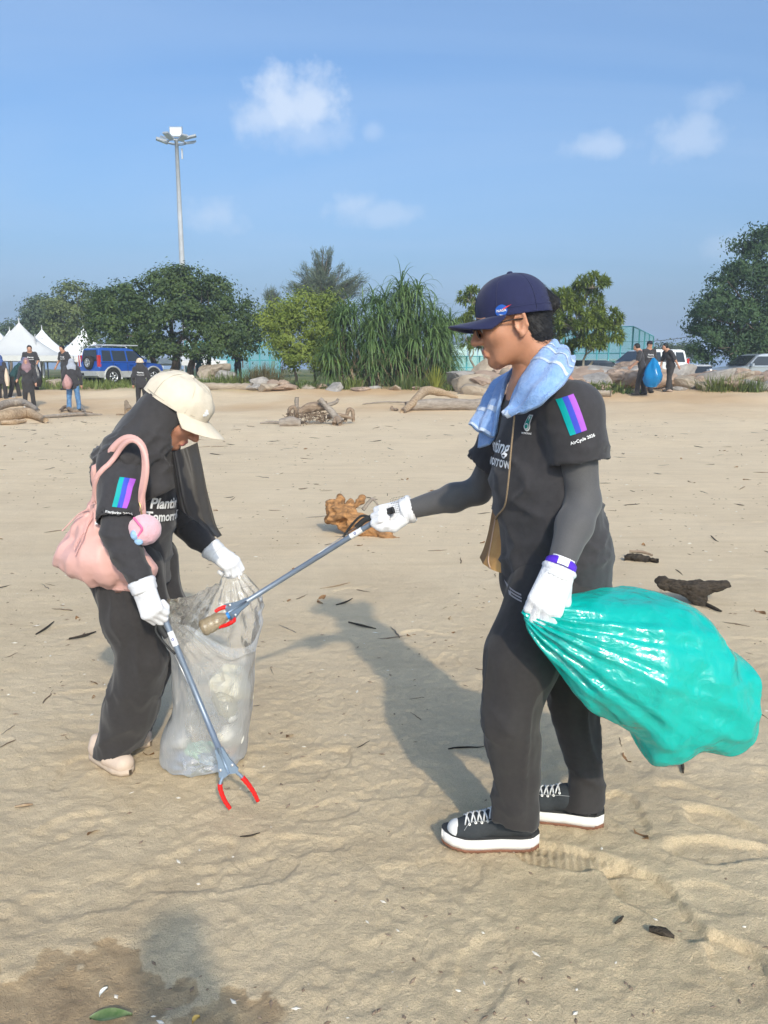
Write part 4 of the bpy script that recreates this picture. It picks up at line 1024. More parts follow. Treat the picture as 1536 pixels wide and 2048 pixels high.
def person(name, label, g, H, face, group='volunteers on the far beach', lean=0.0, arms=None, head='hair', hc=None, shirt=None, shirt_len=.80, long_sleeve=False, pants=None, stance=.1, step=0.0, printed='front', look=0.0, shoes=None, sk=None):
    s = H / 1.7; t = empty(name, tuple(g), face); t.rotation_euler = (0, 0, face); tag(t, label, 'person', group)
    M = np.array(root_matrix(t)); Tw = lambda v: (np.asarray(v, float) * s) @ M[:3, :3].T + M[:3, 3]
    sh = shirt or black_c; pt = pants or black_tr; sk = sk or skin_m; h = .02
    ln = lambda p: np.array((p[0] + math.sin(lean) * (p[2] - .92), p[1], .92 + (p[2] - .92) * math.cos(lean))) if p[2] > .92 else np.array(p)
    J = {}
    for q, sgn in (('l', 1), ('r', -1)):
        st = step * sgn
        J['hip' + q] = np.array((0, .09 * sgn, .90)); J['kn' + q] = np.array((.03 + st * .5, (.09 + stance * .3) * sgn, .49)); J['an' + q] = np.array((st, (.09 + stance * .5) * sgn, .09))
        J['sh' + q] = ln((0, .18 * sgn, 1.39)); a = (arms or {}).get(q)
        if a is None: a = ((-.02, .25 * sgn, 1.12), (.05, .26 * sgn, .87))
        J['el' + q], J['wr' + q] = ln(a[0]), ln(a[1]) if a[1][2] > .92 else np.array(a[1])
    nk, hd = ln((.0, 0, 1.44)), ln((.02 + math.sin(look) * .06, 0, 1.585 - .02 * abs(math.sin(look)))); lo, hi = (-.75, -.75, -.02), (.95, .75, 1.85)
    B = SDF(lo, hi, h)
    B.ell(hd, (.098, .08, .118), k=.02).cap(hd + (.06, 0, -.07), hd + (.075, 0, -.085), .03, .025, .03).cap(hd + (.09, 0, .0), hd + (.105, 0, -.025), .012, .014, .015)
    B.cap(hd - (.02, 0, .06), nk - (0, 0, .03), .052, .06, .03).cap(nk, ln((0, 0, 1.0)), .08, .1, .05, wide=(0, 1, 0), f=1.3)
    for q in 'lr':
        B.chain([(J['sh' + q], .052), (J['el' + q], .042), (J['wr' + q], .03)], .02); d = nrm(J['wr' + q] - J['el' + q]); B.chain([(J['wr' + q], .03), (J['wr' + q] + d * .08, .038), (J['wr' + q] + d * .15, .02)], .02)
        B.chain([(J['hip' + q], .08), (J['kn' + q], .055), (J['an' + q], .04)], .02)
    v, f = B.mesh(1); obj('body', Tw(v), f, sk, t)
    S = SDF(lo, hi, h); S.chain([(ln((0, 0, 1.36)), .10), (ln((.01, 0, 1.2)), .118), (ln((.0, 0, 1.0)), .112), (np.array((0, 0, shirt_len + .02)), .118)], .05, wide=(0, 1, 0), f=1.42)
    for q in 'lr':
        e = J['el' + q] if long_sleeve else J['sh' + q] + (J['el' + q] - J['sh' + q]) * .82
        S.cap(nk + (J['sh' + q] - nk) * .5, J['sh' + q], .06, .066, .04); S.cap(J['sh' + q], e, .07, .072, .03)
        if long_sleeve: S.cap(J['el' + q], J['wr' + q], .062, .05, .02)
        S.cap(J['hip' + q], J['hip' + q], .12, .12, .03) if shirt_len < .88 else None
    S.cut((0, 0, shirt_len), (0, 0, -1)); v, f = S.mesh(1); n = vnormals(v, f); v = v + n * (.012 * fbm(v, 7, 3, int(g[0] * 7) % 50))[:, None]; so = obj('shirt', Tw(v), f, sh, t)
    Q = SDF(lo, hi, h); 
    for q in 'lr': Q.chain([(J['hip' + q], .105), (J['kn' + q], .078), (J['an' + q] + (0, 0, -.02), .075)], .03)
    Q.cap((0, -.07, .93), (0, .07, .93), .11, .11, .04).cut((0, 0, .05), (0, 0, -1)); v, f = Q.mesh(1); n = vnormals(v, f); v = v + n * (.012 * fbm(v, 6, 3, 5))[:, None]; obj('trousers', Tw(v), f, pt, t)
    for q in 'lr':
        K = SDF(J['an' + q] + (-.14, -.1, -.12), J['an' + q] + (.28, .1, .1), .014); K.cap(J['an' + q] + (-.05, 0, -.045), J['an' + q] + (.15, 0, -.05), .045, .038, .02).cut((0, 0, .0), (0, 0, -1)); v, f = K.mesh(); obj('shoe', Tw(v), f, shoes or blackp, t)
    Hh = SDF(hd - .3, hd + .3, .015)
    if head == 'hair': Hh.ell(hd + (-.012, 0, .022), (.104, .09, .112), k=.01).ell(hd + (.085, 0, -.035), (.075, .12, .085), k=.01, sub=True); Hh.cut(hd + (0, 0, -.06), (.3, 0, -1))
    elif head == 'cap':
        Hh.ell(hd + (-.005, 0, .035), (.11, .094, .1), k=.01).cut(hd + (0, 0, .03), (0, 0, -1)); Hh.cap(hd + (.09, 0, .035), hd + (.16, 0, .03), .012, .01, .005, wide=(0, 1, 0), f=5)
        Hh.ell(hd + (-.03, 0, .01), (.09, .086, .09), k=.01)
    elif head == 'bucket': Hh.ell(hd + (0, 0, .045), (.11, .1, .1), k=.01).cut(hd + (0, 0, .03), (0, 0, -1)); Hh.cap(hd + (0, 0, .0), hd + (0, 0, .05), .155, .115, .01).cut(hd + (0, 0, .0), (0, 0, -1))
    if head in ('hijab', 'bucket'):
        Kk = Hh if head == 'hijab' else SDF(hd - .34, hd + .3, .015); hj = Kk if head == 'hijab' else Kk
        if head == 'hijab': hj = SDF(hd - .42, hd + .3, .015)
        hj.ell(hd + (-.01, 0, .01), (.115, .1, .13), k=.02).cap(hd + (-.02, 0, -.1), nk + (.01, 0, -.07), .09, .13, .05, wide=(0, 1, 0), f=1.35).cap(nk, ln((.10, .02, 1.22)), .1, .04, .05, wide=(0, 1, 0), f=1.5)
        hj.ell(hd + (.13, 0, -.01), (.075, .058, .085), k=.015, sub=True)
        v, f = hj.mesh(1); obj('headscarf', Tw(v), f, hc if head == 'hijab' else black_c, t)
    if head != 'hijab': v, f = Hh.mesh(1); obj({'hair': 'hair', 'cap': 'cap', 'bucket': 'bucket_hat'}[head], Tw(v), f, hair_m if head == 'hair' else hc, t)
    if printed:
        bv = bvh_of(so); sg = 1 if printed == 'front' else -1
        for k, sp in enumerate((TXT1, TXT2)):
            o = Tw(ln((.16 * sg, -.11 * sg * (.8 if k == 0 else 1), 1.24 - .075 * k))); u = Tw((0, sg * 1, 0)) - Tw((0, 0, 0)); vv = Tw(ln((0, 0, 1.5))) - Tw(ln((0, 0, .5 + .42)))
            vv = nrm(Tw(ln((0, 0, 1.45))) - Tw(ln((0, 0, 1.2)))) * s
            w = .20 if k == 0 else .24; decal('shirt_print', (sp[0] * w, sp[1]), o, u, vv, bv, white_print, t, .004, .05, .3)
    return t
FARG = 'volunteers on the far beach'
gl = white_c
def far(u, v): 
    g = G(u, v); return (g.x, g.y, g.z)
def glove(t, pt, r=.045):
    K = SDF(np.array(pt) - .12, np.array(pt) + .12, .012); K.ell(pt, (r * .8, r, r * 1.5), k=.01); v, f = K.mesh(); obj('glove', v, f, white_c, t)
person('person', 'man in black printed shirt standing with a black bin bag before the tents', far(66, 783), 1.74, -1.2, arms={'l': ((.05, .27, 1.14), (.2, .22, 1.02)), 'r': ((.02, -.27, 1.12), (.12, -.22, .93))}, look=.5)
person('person', 'man in black printed shirt looking down behind the woman in blue jeans', far(134, 780), 1.72, -2.0, arms={'r': ((-.02, -.3, 1.14), (.05, -.42, .9)), 'l': ((0, .27, 1.12), (.1, .26, .9))}, lean=.06, look=1)
person('person', 'woman in mauve headscarf and long black dress holding small tongs', far(60, 815), 1.54, -1.3, head='hijab', hc=mauve, shirt_len=.52, long_sleeve=True, arms={'r': ((0, -.26, 1.12), (.14, -.3, .98))}, printed=None, shoes=white_c)
tj = person('person', 'woman in blue jeans and black top seen from behind with a grey headscarf', far(149, 822), 1.56, 1.9, head='hijab', hc=grey_c, shirt_len=.72, long_sleeve=True, pants=denim, lean=.2, look=1, printed=None, stance=.14)
person('person', 'woman in cream bucket hat and black top walking towards the blue car', far(285, 820), 1.52, 1.75, head='bucket', hc=beige_c, shirt_len=.74, long_sleeve=True, printed='back', step=.08)
person('person', 'woman in blue headscarf with a pale shoulder wrap at the end of the group', far(6, 800), 1.52, 1.4, head='hijab', hc=blue_sc, shirt_len=.62, long_sleeve=True, printed=None)
person('person', 'stooping volunteer in dark teal top behind the mauve headscarf', far(30, 797), 1.55, .3, head='hijab', hc=mat('slate_scarf', (.12, .14, .22), .9), shirt=teal_c, shirt_len=.66, long_sleeve=True, lean=.65, look=1, printed=None, step=.15, shoes=white_c, arms={'r': ((.25, -.2, 1.0), (.42, -.15, .8)), 'l': ((.25, .2, 1.0), (.42, .15, .8))})
person('person', 'man in black shirt holding a phone to his ear by the netted fence', on_ground(476, 43), 1.68, -1.5, arms={'r': ((.12, -.3, 1.22), (.1, -.12, 1.5)), 'l': ((0, .27, 1.12), (.06, .28, .88))}, printed=None)
person('person', 'person in dark clothes far under the broad tree beside the tent', on_ground(398, 47), 1.55, -1.5, head='hijab', hc=black_c, printed=None, shirt=teal_c)
person('person', 'man in cap and black shirt bent beside the blue bin bag', far(1281, 790), 1.76, 2.6 - math.pi * .0 + .25, head='hair', lean=.22, look=1, step=.12, arms={'l': ((.12, .25, 1.1), (.32, .2, .93)), 'r': ((.1, -.24, 1.1), (.34, -.12, .95))}, printed=None)
person('person', 'man in dark cap standing close behind the man with the blue bag', far(1293, 786), 1.78, -1.35, head='cap', hc=mat('navy_cap', (.02, .02, .03), .8), printed='front')
person('person', 'stooping man with bare forearms beside the boulders facing the blue bag', far(1338, 783), 1.72, 3.35, lean=.30, look=1.2, step=.16, stance=.14, arms={'l': ((-.05, .27, 1.1), (-.12, .27, .9)), 'r': ((.15, -.25, 1.08), (.25, -.22, .9))}, printed=None)
# what they carry
def sack(name, label, c, r, h, m, seed, cat='bag'):
    n, k = 16, 22; V = []; t = np.linspace(0, 1, n)
    for i in range(n):
        s = t[i]; rad = r * (math.sin(math.pi * min(1, s * .9 + .08)) ** .7 * (1 - .55 * s) + .03)
        for j in range(k):
            a = 2 * math.pi * j / k; w = 1 + .16 * math.sin(5 * a + 3 * s + seed) * (.4 + s) + .07 * math.sin(9 * a + seed); V.append((c[0] + rad * w * math.cos(a), c[1] + rad * w * math.sin(a), c[2] + h * s))
    v = np.array(V); v += .05 * r * np.stack([vn(v, 9, q + seed) for q in range(3)], 1); f = [tuple(q)[::-1] for q in grid_faces(n, k, False, True)] + [tuple(range(k))]
    tag(obj(name, v, f, m, None, loc=tuple(c)), label, cat)
bluebag = film('blue_film', (.01, .33, .72), .80, .3, .45, 30, .5)
p = P(1303, 781, G(1281, 790).y - .5); sack('bin_bag', 'bright blue translucent bin bag held by the bent man', (p.x, p.y, p.z + .12), .36, .95, bluebag, 1)
blackbag = mat('black_film', (.02, .02, .022), .3, .5); g = G(66, 783); p = P(76, 774, g.y - .35); sack('bin_bag', 'black bin bag hanging from the hand of the standing man', (p.x, p.y, p.z), .22, .85, blackbag, 2)
p = P(134, 778, G(149, 822).y - .3); sack('shoulder_bag', 'dusty pink shoulder bag on the back of the woman in jeans', (p.x + .02, p.y, p.z), .16, .42, pink_b, 3)
p = P(15, 772, G(6, 800).y - .35); sack('shoulder_bag', 'tan strap bag of the woman in the blue headscarf', (p.x, p.y, p.z), .09, .6, beige_c, 4)
# ------------------------------------------------------------------ close figures: tools
def X(u, v, y): return np.array(P(u, v, y))
def frame(fwd, up):
    f = nrm(fwd); l = nrm(np.cross(up, f)); u = np.cross(f, l); return np.stack([f, l, u])     # rows: forward, left, up
def to_world(v, org, A): return np.asarray(v) @ A + np.asarray(org)
def folds(v, f, amp, sc, seed=0, oct=3, ridge=False, mask=None, co=None):
    n = vnormals(v, f); d = fbm((v if co is None else co) * np.array(sc), 1.0, oct, seed)
    if ridge: d = .8 - np.minimum(1, np.abs(d) * 2.2) ** .7 * 1.3
    if mask is not None: d = d * mask
    return v + n * (amp * d)[:, None]
def push_out(v, bvh, margin):
    out = np.array(v, float)
    for i, p in enumerate(out):
        h, n, k, d = bvh.find_nearest(Vector(p))
        if h is None: continue
        s = (Vector(p) - h) @ n
        if s < margin: out[i] = np.array(h + n * margin)
    return out
def head_mesh(org, A, jaw=1.0, h=.0034):
    S = SDF((-.13, -.105, -.20), (.135, .105, .145), h)
    S.ell((-.008, 0, .042), (.098, .077, .088), k=.02).ell((.032, 0, -.022), (.062, .063, .082), k=.03)
    for s in (1, -1):
        S.cap((-.002, .050 * s, -.045), (.055, .024 * s, -.088), .019, .017, .028); S.cap((.060, .040 * s, -.018), (.05, .046 * s, -.02), .024, .022, .02)
        S.cap((.086, .013 * s, .026), (.070, .048 * s, .022), .010, .010, .014)
        S.ell((.098, .033 * s, .004), (.016, .019, .012), k=.012, sub=True); S.ell((.078, .032 * s, .003), (.0135, .0145, .0125), k=.006)
        S.ell((.098, .0125 * s, -.028), (.011, .008, .008), k=.007); S.ell((.107, .006 * s, -.0345), (.005, .0035, .003), k=.003, sub=True)
        ax = frame((.93, .25 * s, .0), (.22, 0, 1)); S.ell((-.012, .081 * s, -.012), (.019, .0085, .033), ax, k=.008); S.ell((-.004, .090 * s, -.010), (.0115, .0085, .020), ax, k=.003, sub=True)
        S.cap((-.024, .087 * s, .010), (-.027, .086 * s, -.022), .006, .005, .004); S.cap((-.010, .084 * s, -.040), (-.006, .082 * s, -.044), .007, .006, .005)
    S.cap((.076, 0, -.090), (.070, 0, -.097), .016 * jaw, .014 * jaw, .022)
    S.cap((.089, 0, .016), (.1135, 0, -.022), .0085, .0125, .012)
    S.cap((.093, .014, -.054), (.093, -.014, -.054), .0065, .0065, .009); S.cap((.091, .012, -.066), (.091, -.012, -.066), .0072, .0072, .008)
    S.cap((.101, .017, -.060), (.101, -.017, -.060), .0022, .0022, .003, sub=True)
    S.cap((-.030, 0, -.055), (-.058, 0, -.175), .056, .058, .035)
    v, f = S.mesh(1); return to_world(v, org, A), f
def lips(org, A, m, par):
    S = SDF((.06, -.04, -.09), (.12, .04, -.03), .002)
    S.cap((.0935, .013, -.0545), (.0945, 0, -.0535), .0066, .007, .003).cap((.0935, -.013, -.0545), (.0945, 0, -.0535), .0066, .007, .003).cap((.0918, .012, -.0655), (.0918, -.012, -.0655), .0076, .0076, .004)
    S.cap((.104, .02, -.060), (.104, -.02, -.060), .0022, .0022, .002, sub=True).ell((.07, 0, -.06), (.0235, .05, .05), k=.0, sub=True)
    v, f = S.mesh(1)
    if len(f): obj('lips', to_world(v, org, A), f, m, par)
def eyes(org, A, par):
    for s in (1, -1):
        v, f = lathe([(.0001, .0122), (.004, .0116), (.008, .0092), (.011, .005), (.012, 0), (.009, -.008)], 16, (1, 0, 0), (.0805, .032 * s, .003)); e = obj('eye', to_world(v, org, A), f, mat('eye_white', (.7, .66, .62), .2, .5), par)
        v, f = lathe([(.0001, .0135), (.003, .0132), (.0058, .0122)], 14, (1, 0, -.2), (.0805, .032 * s, .003)); obj('iris', to_world(v, org, A), f, mat('iris', (.03, .018, .012), .1, .6), e)
        v, f = tube([(.094, .014 * s, .027), (.094, .03 * s, .032), (.082, .05 * s, .027)], [.0025, .0035, .0015], 6); obj('eyebrow', to_world(v, org, A), f, hair_m, par)
def hand_mesh(wrist, xd, zb, ts, curl, thumb=None, h=.0032, fat=1.0, spread=1.0):
    """Five-fingered hand: wrist point, direction to the knuckles, back-of-hand normal, thumb side ts, (a1,a2,a3) bend per finger."""
    A = frame(xd, zb); S = SDF((-.05, -.10, -.13), (.21, .10, .07), h)
    ys = [.031, .0105, -.0105, -.030]; kx = [.086, .091, .087, .078]; L = [(.044, .027, .022), (.048, .031, .023), (.045, .029, .022), (.035, .021, .02)]; r0 = [.0118, .0122, .0116, .0105]
    for i in range(4):
        y = ys[i] * ts * spread; S.cap((.002, y * .62, 0), (kx[i], y, .002), .0215, .0140, .016)
        p = np.array((kx[i], y, .003)); a = 0; r = r0[i] * fat; c = curl[i] if isinstance(curl, list) else curl
        for k in range(3):
            a += c[k]; q = p + L[i][k] * np.array((math.cos(a), 0, -math.sin(a))); S.cap(p, q, r, r * .93, .002 if k else .004); p = q; r *= .95
    th = thumb or [(.022, .030, -.014), (.052, .050, -.030), (.082, .040, -.046), (.100, .024, -.052)]
    tr = [.0185, .0155, .0135, .0115]; th = [(a, b * ts, c) for a, b, c in th]
    S.chain([(th[i], tr[i] * fat) for i in range(4)], .008); S.cap((-.045, 0, 0), (.01, 0, 0), .026, .027, .015, wide=(0, 1, 0), f=1.15)
    v, f = S.mesh(1); return to_world(v, wrist, A), f, A
def cap_shape(org, A, tilt=0.0, rx=.108, ry=.092, hh=.108, z0=.035, seg=60, rows=16, wr=0.0, seed=0, brim=.075, drop=.02, bw=1.12, bd=.02, cx=0.0):
    """Baseball cap in head coordinates: crown grid, brim grid, rim level z0, nose-down tilt."""
    ct, st = math.cos(tilt), math.sin(tilt); Rt = np.array([[ct, 0, -st], [0, 1, 0], [st, 0, ct]])
    V = []
    for i in range(rows + 1):
        t = i / rows; e = 2.35; zz = math.sin(t * math.pi / 2); rad = max(.004, (1 - zz ** e) ** (1 / e))
        for k in range(seg):
            a = 2 * math.pi * k / seg; seam = 1 - .012 * abs(math.cos(3 * a)) ** 40 * (1 - t * .5)
            V.append((rx * rad * math.cos(a) * seam + .006 * t * (1 - t) * 4 * (math.cos(a) > 0) * math.cos(a), ry * rad * math.sin(a) * seam, hh * zz))
    V = np.array(V)
    if wr: V += (wr * fbm(V * np.array((28, 28, 16)), 1, 3, seed))[:, None] * nrm_rows(V)
    F = [tuple(q)[::-1] for q in grid_faces(rows + 1, seg, False, True)]; F.append(tuple(range(rows * seg, (rows + 1) * seg)))
    crown_ = to_world(V @ Rt + np.array((cx, 0, z0)), org, A)
    B = []; nb, mb = 33, 9
    for i in range(nb):
        a = (i / (nb - 1) - .5) * 2 * 1.28
        for j in range(mb):
            s = j / (mb - 1); ext = brim * (max(0, math.cos(a * .98)) ** .55)
            x = rx * math.cos(a) * .995 + ext * s; y = ry * math.sin(a) * (1 + (bw - 1) * s); z = .003 - drop * s - bd * (math.sin(a) ** 2) * (.08 + .92 * s ** .7) * .9
            if j == 0: z = .003
            B.append((x, y, z))
    B = to_world(np.array(B) @ Rt + np.array((cx, 0, z0)), org, A)
    return (crown_, F), (B, [tuple(q) for q in grid_faces(nb, mb)]), Rt
def nrm_rows(v): return v / np.maximum(1e-9, np.linalg.norm(v, axis=1))[:, None]
def solid(o, th, off=0.0):
    m = o.modifiers.new('thickness', 'SOLIDIFY'); m.thickness = th; m.offset = off; return o
def subd(o, k=1):
    m = o.modifiers.new('smooth', 'SUBSURF'); m.levels = k; m.render_levels = k; return o
def sheet(ctrl, nu, nv):
    """Smooth grid through a control grid [row][col] of points."""
    c = np.array(ctrl, float); a = np.stack([spline(c[:, j], nu) for j in range(c.shape[1])], 1); b = np.stack([spline(a[i], nv) for i in range(nu)], 0)
    return b.reshape(-1, 3), grid_faces(nu, nv)
glove_m = mat('knit_glove', (.80, .80, .82), .95, .1, var=.03, vscale=80, bump=.8, bscale=420)
sleeve_grey = mat('grey_arm_sleeve', (.085, .083, .085), .7, .3, var=.06, vscale=200, bump=.1, bscale=600, sheen=.2)
navy = mat('navy_twill', (.016, .019, .062), .8, .25, var=.08, vscale=80, bump=.25, bscale=700, sheen=.15)
cream = mat('cream_twill', (.66, .58, .46), .9, .2, var=.04, vscale=40, bump=.3, bscale=600)
# ------------------------------------------------------------------ man with the towel and green bag
man = empty('person', tuple(G(1060, 1690))); tag(man, 'man in navy cap, black shirt and grey arm sleeves reaching out with a litter picker', 'person')
m_f = nrm((-.93, -.36, 0)); m_l = np.cross((0, 0, 1), m_f)
J = dict(neck=X(1082, 752, 2.21), ch=X(1092, 880, 2.20), wa=X(1108, 1040, 2.19), pe=X(1104, 1165, 2.19),
         shl=X(1148, 822, 2.04), ell=X(1166, 1005, 2.02), wrl=X(1117, 1142, 1.90), shr=X(1036, 838, 2.38), elr=X(956, 982, 2.50), wrr=X(818, 1019, 2.54),
         hpl=X(1078, 1195, 2.10), knl=X(1022, 1425, 2.06), anl=X(1036, 1620, 2.12), hpr=X(1122, 1195, 2.29), knr=X(1140, 1415, 2.32), anr=X(1165, 1590, 2.28))
hA = frame((-.955, .06, -.27), (-.27, .05, .96)); hO = X(1025, 646, 2.20)
# body: one continuous skin under the clothes
B = SDF((-.15, 1.75, .02), (.85, 2.75, 1.55), .011)
B.cap(J['neck'] + (0, 0, .02), hO + (.03, 0, -.06), .058, .052, .03)
B.chain([(J['neck'] - (0, 0, .05), .085), (J['ch'], .105), (J['wa'], .10), (J['pe'], .11)], .05, wide=m_l, f=1.4)
for s in 'lr':
    B.chain([(J['sh' + s], .055), (J['el' + s], .040), (J['wr' + s], .027)], .03); B.cap(J['neck'] - (0, 0, .04), J['sh' + s], .06, .055, .04)
    B.chain([(J['hp' + s], .075), (J['kn' + s], .045), (J['an' + s], .03)], .02)
bv_, bf_ = B.mesh(1); hv, hf = head_mesh(hO, hA)
v, f = join((bv_, bf_), (hv, hf)); body = obj('body', v, f, skin2_m, man)
lips(hO, hA, mat('lip', (.40, .17, .13), .4, .4, sss=.1), man); eyes(hO, hA, man)
# hair
S = SDF((-.16, -.11, -.13), (.1, .11, .15), .004)
S.ell((-.016, 0, .035), (.098, .0795, .090), k=.02).ell((-.047, 0, -.042), (.056, .064, .054), k=.03)
S.ell((.10, 0, -.03), (.092, .2, .12), k=.006, sub=True)
for s in (1, -1): S.ell((.012, .09 * s, -.055), (.050, .045, .066), k=.01, sub=True); S.ell((-.012, .09 * s, -.004), (.024, .03, .036), k=.006, sub=True)
S.cut((0, 0, -.080), (.35, 0, -1)); S.cap((-.096, 0, .034), (-.116, 0, .022), .030, .024, .02)
v, f = S.mesh(1); n = vnormals(v, f); v = v + n * (.0016 * fbm(v * np.array((60, 60, 160)), 1, 3, 2))[:, None]; hair_o = obj('hair', to_world(v, hO, hA), f, hair_m, man); hn = vnormals(v, f); rs = np.random.RandomState(3); pick = rs.randint(0, len(v), 5200); pv = v[pick]; pn = hn[pick]
kd = np.stack([-.35 - .3 * rs.rand(5200), .25 * rs.normal(size=5200), -.75 + .2 * rs.normal(size=5200)], 1) + pn * .25; Ls = rs.uniform(.008, .017, 5200); q, qf = leaf_quads(pv + pn * .001 + kd * .004, kd, pn + .3 * rs.normal(size=(5200, 3)), Ls, np.full(5200, .0009))
so_ = obj('hair_strands', to_world(q, hO, hA), qf, hair_m, hair_o, False); so_['kind'] = 'stuff'
# glasses
fr = mat('spectacle_frame', (.04, .025, .02), .3, .5); g = empty('glasses', tuple(hO)); g.parent = None
gm = []; rim = lambda s: [(.106 - .006 * (1 - math.cos(a)) - .012 * abs(math.cos(a) * .026 + .0) , (.034 + .026 * math.cos(a)) * s, .004 + .019 * math.sin(a) * (1 if math.sin(a) > 0 else 1.1)) for a in np.linspace(0, 2 * math.pi, 25)]
gm = [tube(rim(1), .0022, 6), tube(rim(-1), .0022, 6), tube([(.107, .008, .008), (.110, 0, .011), (.107, -.008, .008)], .002, 6)]
for s in (1, -1): gm.append(tube([(.094, .060 * s, .008), (.06, .076 * s, .006), (.01, .086 * s, .004), (-.02, .088 * s, -.002)], .0022, 6))
v, f = join(*gm); bpy.data.objects.remove(g); gl_ = obj('glasses', to_world(v, hO, hA), f, fr, man)
for s in (1, -1):
    r = rim(s)[:-1]; v = np.array(r) + (.001, 0, 0); obj('lens', to_world(v, hO, hA), [tuple(range(len(v)))], film('lens_smoke%d' % s, (.02, .018, .018), .62, .5, .1, 5, .0, .02), gl_)
# cap
(cv, cf), (bv, bf), Rt = cap_shape(hO, hA, tilt=-.13, rx=.105, ry=.0925, hh=.117, z0=.014, brim=.082, drop=.004, bw=1.0, bd=.034, cx=-.010)
capo = obj('cap', cv, cf, navy, man); br = obj('brim', bv, bf, navy, capo); solid(br, .004)
v, f = lathe([(.0, .006), (.006, .005), (.009, .001), (.009, -.003)], 16, tuple(np.array((0, 0, 1)) @ Rt @ hA), tuple(to_world(np.array([(0, 0, .118)]) @ Rt + (-.010, 0, .014), hO, hA)[0])); obj('cap_button', v, f, navy, capo)
for a in (0, math.pi / 3, -math.pi / 3, math.pi, 2 * math.pi / 3, -2 * math.pi / 3):
    pts = []
    for i in range(16):
        zz = math.sin(i / 16 * math.pi / 2); rad = (1 - zz ** 2.35) ** (1 / 2.35); pts.append((.1048 * rad * math.cos(a) + .006 * (i / 16) * (1 - i / 16) * 4 * max(0, math.cos(a)), .0925 * rad * math.sin(a), .117 * zz))
    v, f = tube(to_world(np.array(pts) @ Rt + (-.010, 0, .014), hO, hA), .0007, 4); obj('panel_seam', v, f, navy, capo)
for zz in (.003, .020):
    rad = (1 - (zz / .117) ** 2.35) ** (1 / 2.35); v, f = tube(to_world(np.array([(.1056 * rad * math.cos(a), .0932 * rad * math.sin(a), zz) for a in np.linspace(0, 2 * math.pi, 61)]) @ Rt + (-.010, 0, .014), hO, hA), .0006, 4); obj('stitching', v, f, mat('navy_thread', (.035, .04, .10), .8), capo)
cb = bvh_of(capo)
bo = X(993, 619, 2.1); bu = (X(1023, 617, 2.1) - bo); bu = nrm(bu); bvv = nrm(np.cross((0, -1, .12), bu))
k = .0305 / 2
badge = decal('badge', disc_shape(k, 0, k, k, 36), bo, bu, bvv, cb, mat('badge_blue', (.02, .10, .42), .6), capo, .0022, .006)
sw = decal('swoosh', poly_shape([(.006, -.006), (.022, .0015), (.042, .0125), (.030, .009), (.020, .0045)]), bo, bu, bvv, cb, mat('badge_red', (.62, .03, .03), .6), badge, .0034, .006)
tx = text_shape('NASA', .02); decal('lettering', (tx[0] * .024 + (.0035, -.0036), tx[1]), bo, bu, bvv, cb, white_print, badge, .0042, .006)
decal('orbit', poly_shape([(.008, -.009), (.013, -.0125), (.020, -.0125), (.014, -.0110)]), bo, bu, bvv, cb, white_print, badge, .0034, .006)
fo = X(957, 606, 2.14); decal('front_embroidery', poly_shape([(0, 0), (.004, .001), (.005, .004), (.001, .003)]), fo, nrm((-.2, .98, 0)), (0, 0, 1), cb, white_print, capo, .002, .01)
# t-shirt
S = SDF((.02, 1.72, .62), (.86, 2.78, 1.50), .0085)
S.chain([(J['neck'] + (0, 0, -.045), .072), (J['ch'] + (-.0, 0, .02), .120), (J['ch'] + m_f * .012 + (0, 0, -.11), .128), (J['wa'] + m_f * .012, .128), (J['pe'] + (.006, 0, .06), .136), (J['pe'] + (.004, 0, -.05), .136)], .05, wide=m_l, f=1.30)
S.cap(J['wa'] - m_f * .04 + (0, 0, -.05), J['pe'] - m_f * .045 + (0, 0, .02), .10, .11, .05, wide=m_l, f=1.2)
def sleeve(s, t1, r0, r1):
    a, e = J['sh' + s], J['el' + s]; end = a + (e - a) * t1; d = nrm(e - a)
    S.cap(J['neck'] - (0, 0, .055), a, .060, .074, .05); S.cap(a, a + (e - a) * (t1 + .12), r0, r1, .035)
    S.cut(end, d, (end - .16, end + .16) if s == 'r' else (end - np.array((.13, .13, .10)), end + np.array((.13, .085, .12))))
    S.cap(end - d * .05, end + d * .08, r1 - .017, r1 - .004, 0, sub=True)
sleeve('r', .62, .078, .082)
a, e = J['shl'], J['ell']; d = nrm(e - a); end = a + (e - a) * .56
S.cap(J['neck'] - (0, 0, .055), a, .060, .076, .05)
v1 = S.v.copy(); S2 = SDF((.02, 1.72, .62), (.86, 2.78, 1.50), .0085); S2.cap(a, a + (e - a) * .85, .080, .083, .035); S2.cut(end, d); S2.cap(end - d * .05, end + d * .08, .066, .078, 0, sub=True)
hh = np.clip(.5 + .5 * (S.v - S2.v) / .02, 0, 1); S.v = S.v * (1 - hh) + S2.v * hh - .02 * hh * (1 - hh)
S.cap(J['neck'] + (-.01, 0, .03), J['neck'] + (0, 0, -.04), .075, .058, .01, sub=True)
S.cut(J['pe'] + (0, 0, -.005), (-.05, 0, -1))
v, f = S.mesh(1)
w = smooth01(1.38, 1.15, v[:, 2]); v = folds(v, f, .0065, (9, 9, 5), 3, 3, mask=.35 + .65 * w)
dd = np.stack([v[:, 0] * 5 + v[:, 2] * 9, v[:, 1] * 5, v[:, 2] * 6 - v[:, 0] * 8], 1); v = folds(v, f, .0085, (1, 1, 1), 9, 2, True, co=dd, mask=.25 + .75 * w)
shirt = obj('t_shirt', v, f, black_c, man)
sb = bvh_of(shirt)
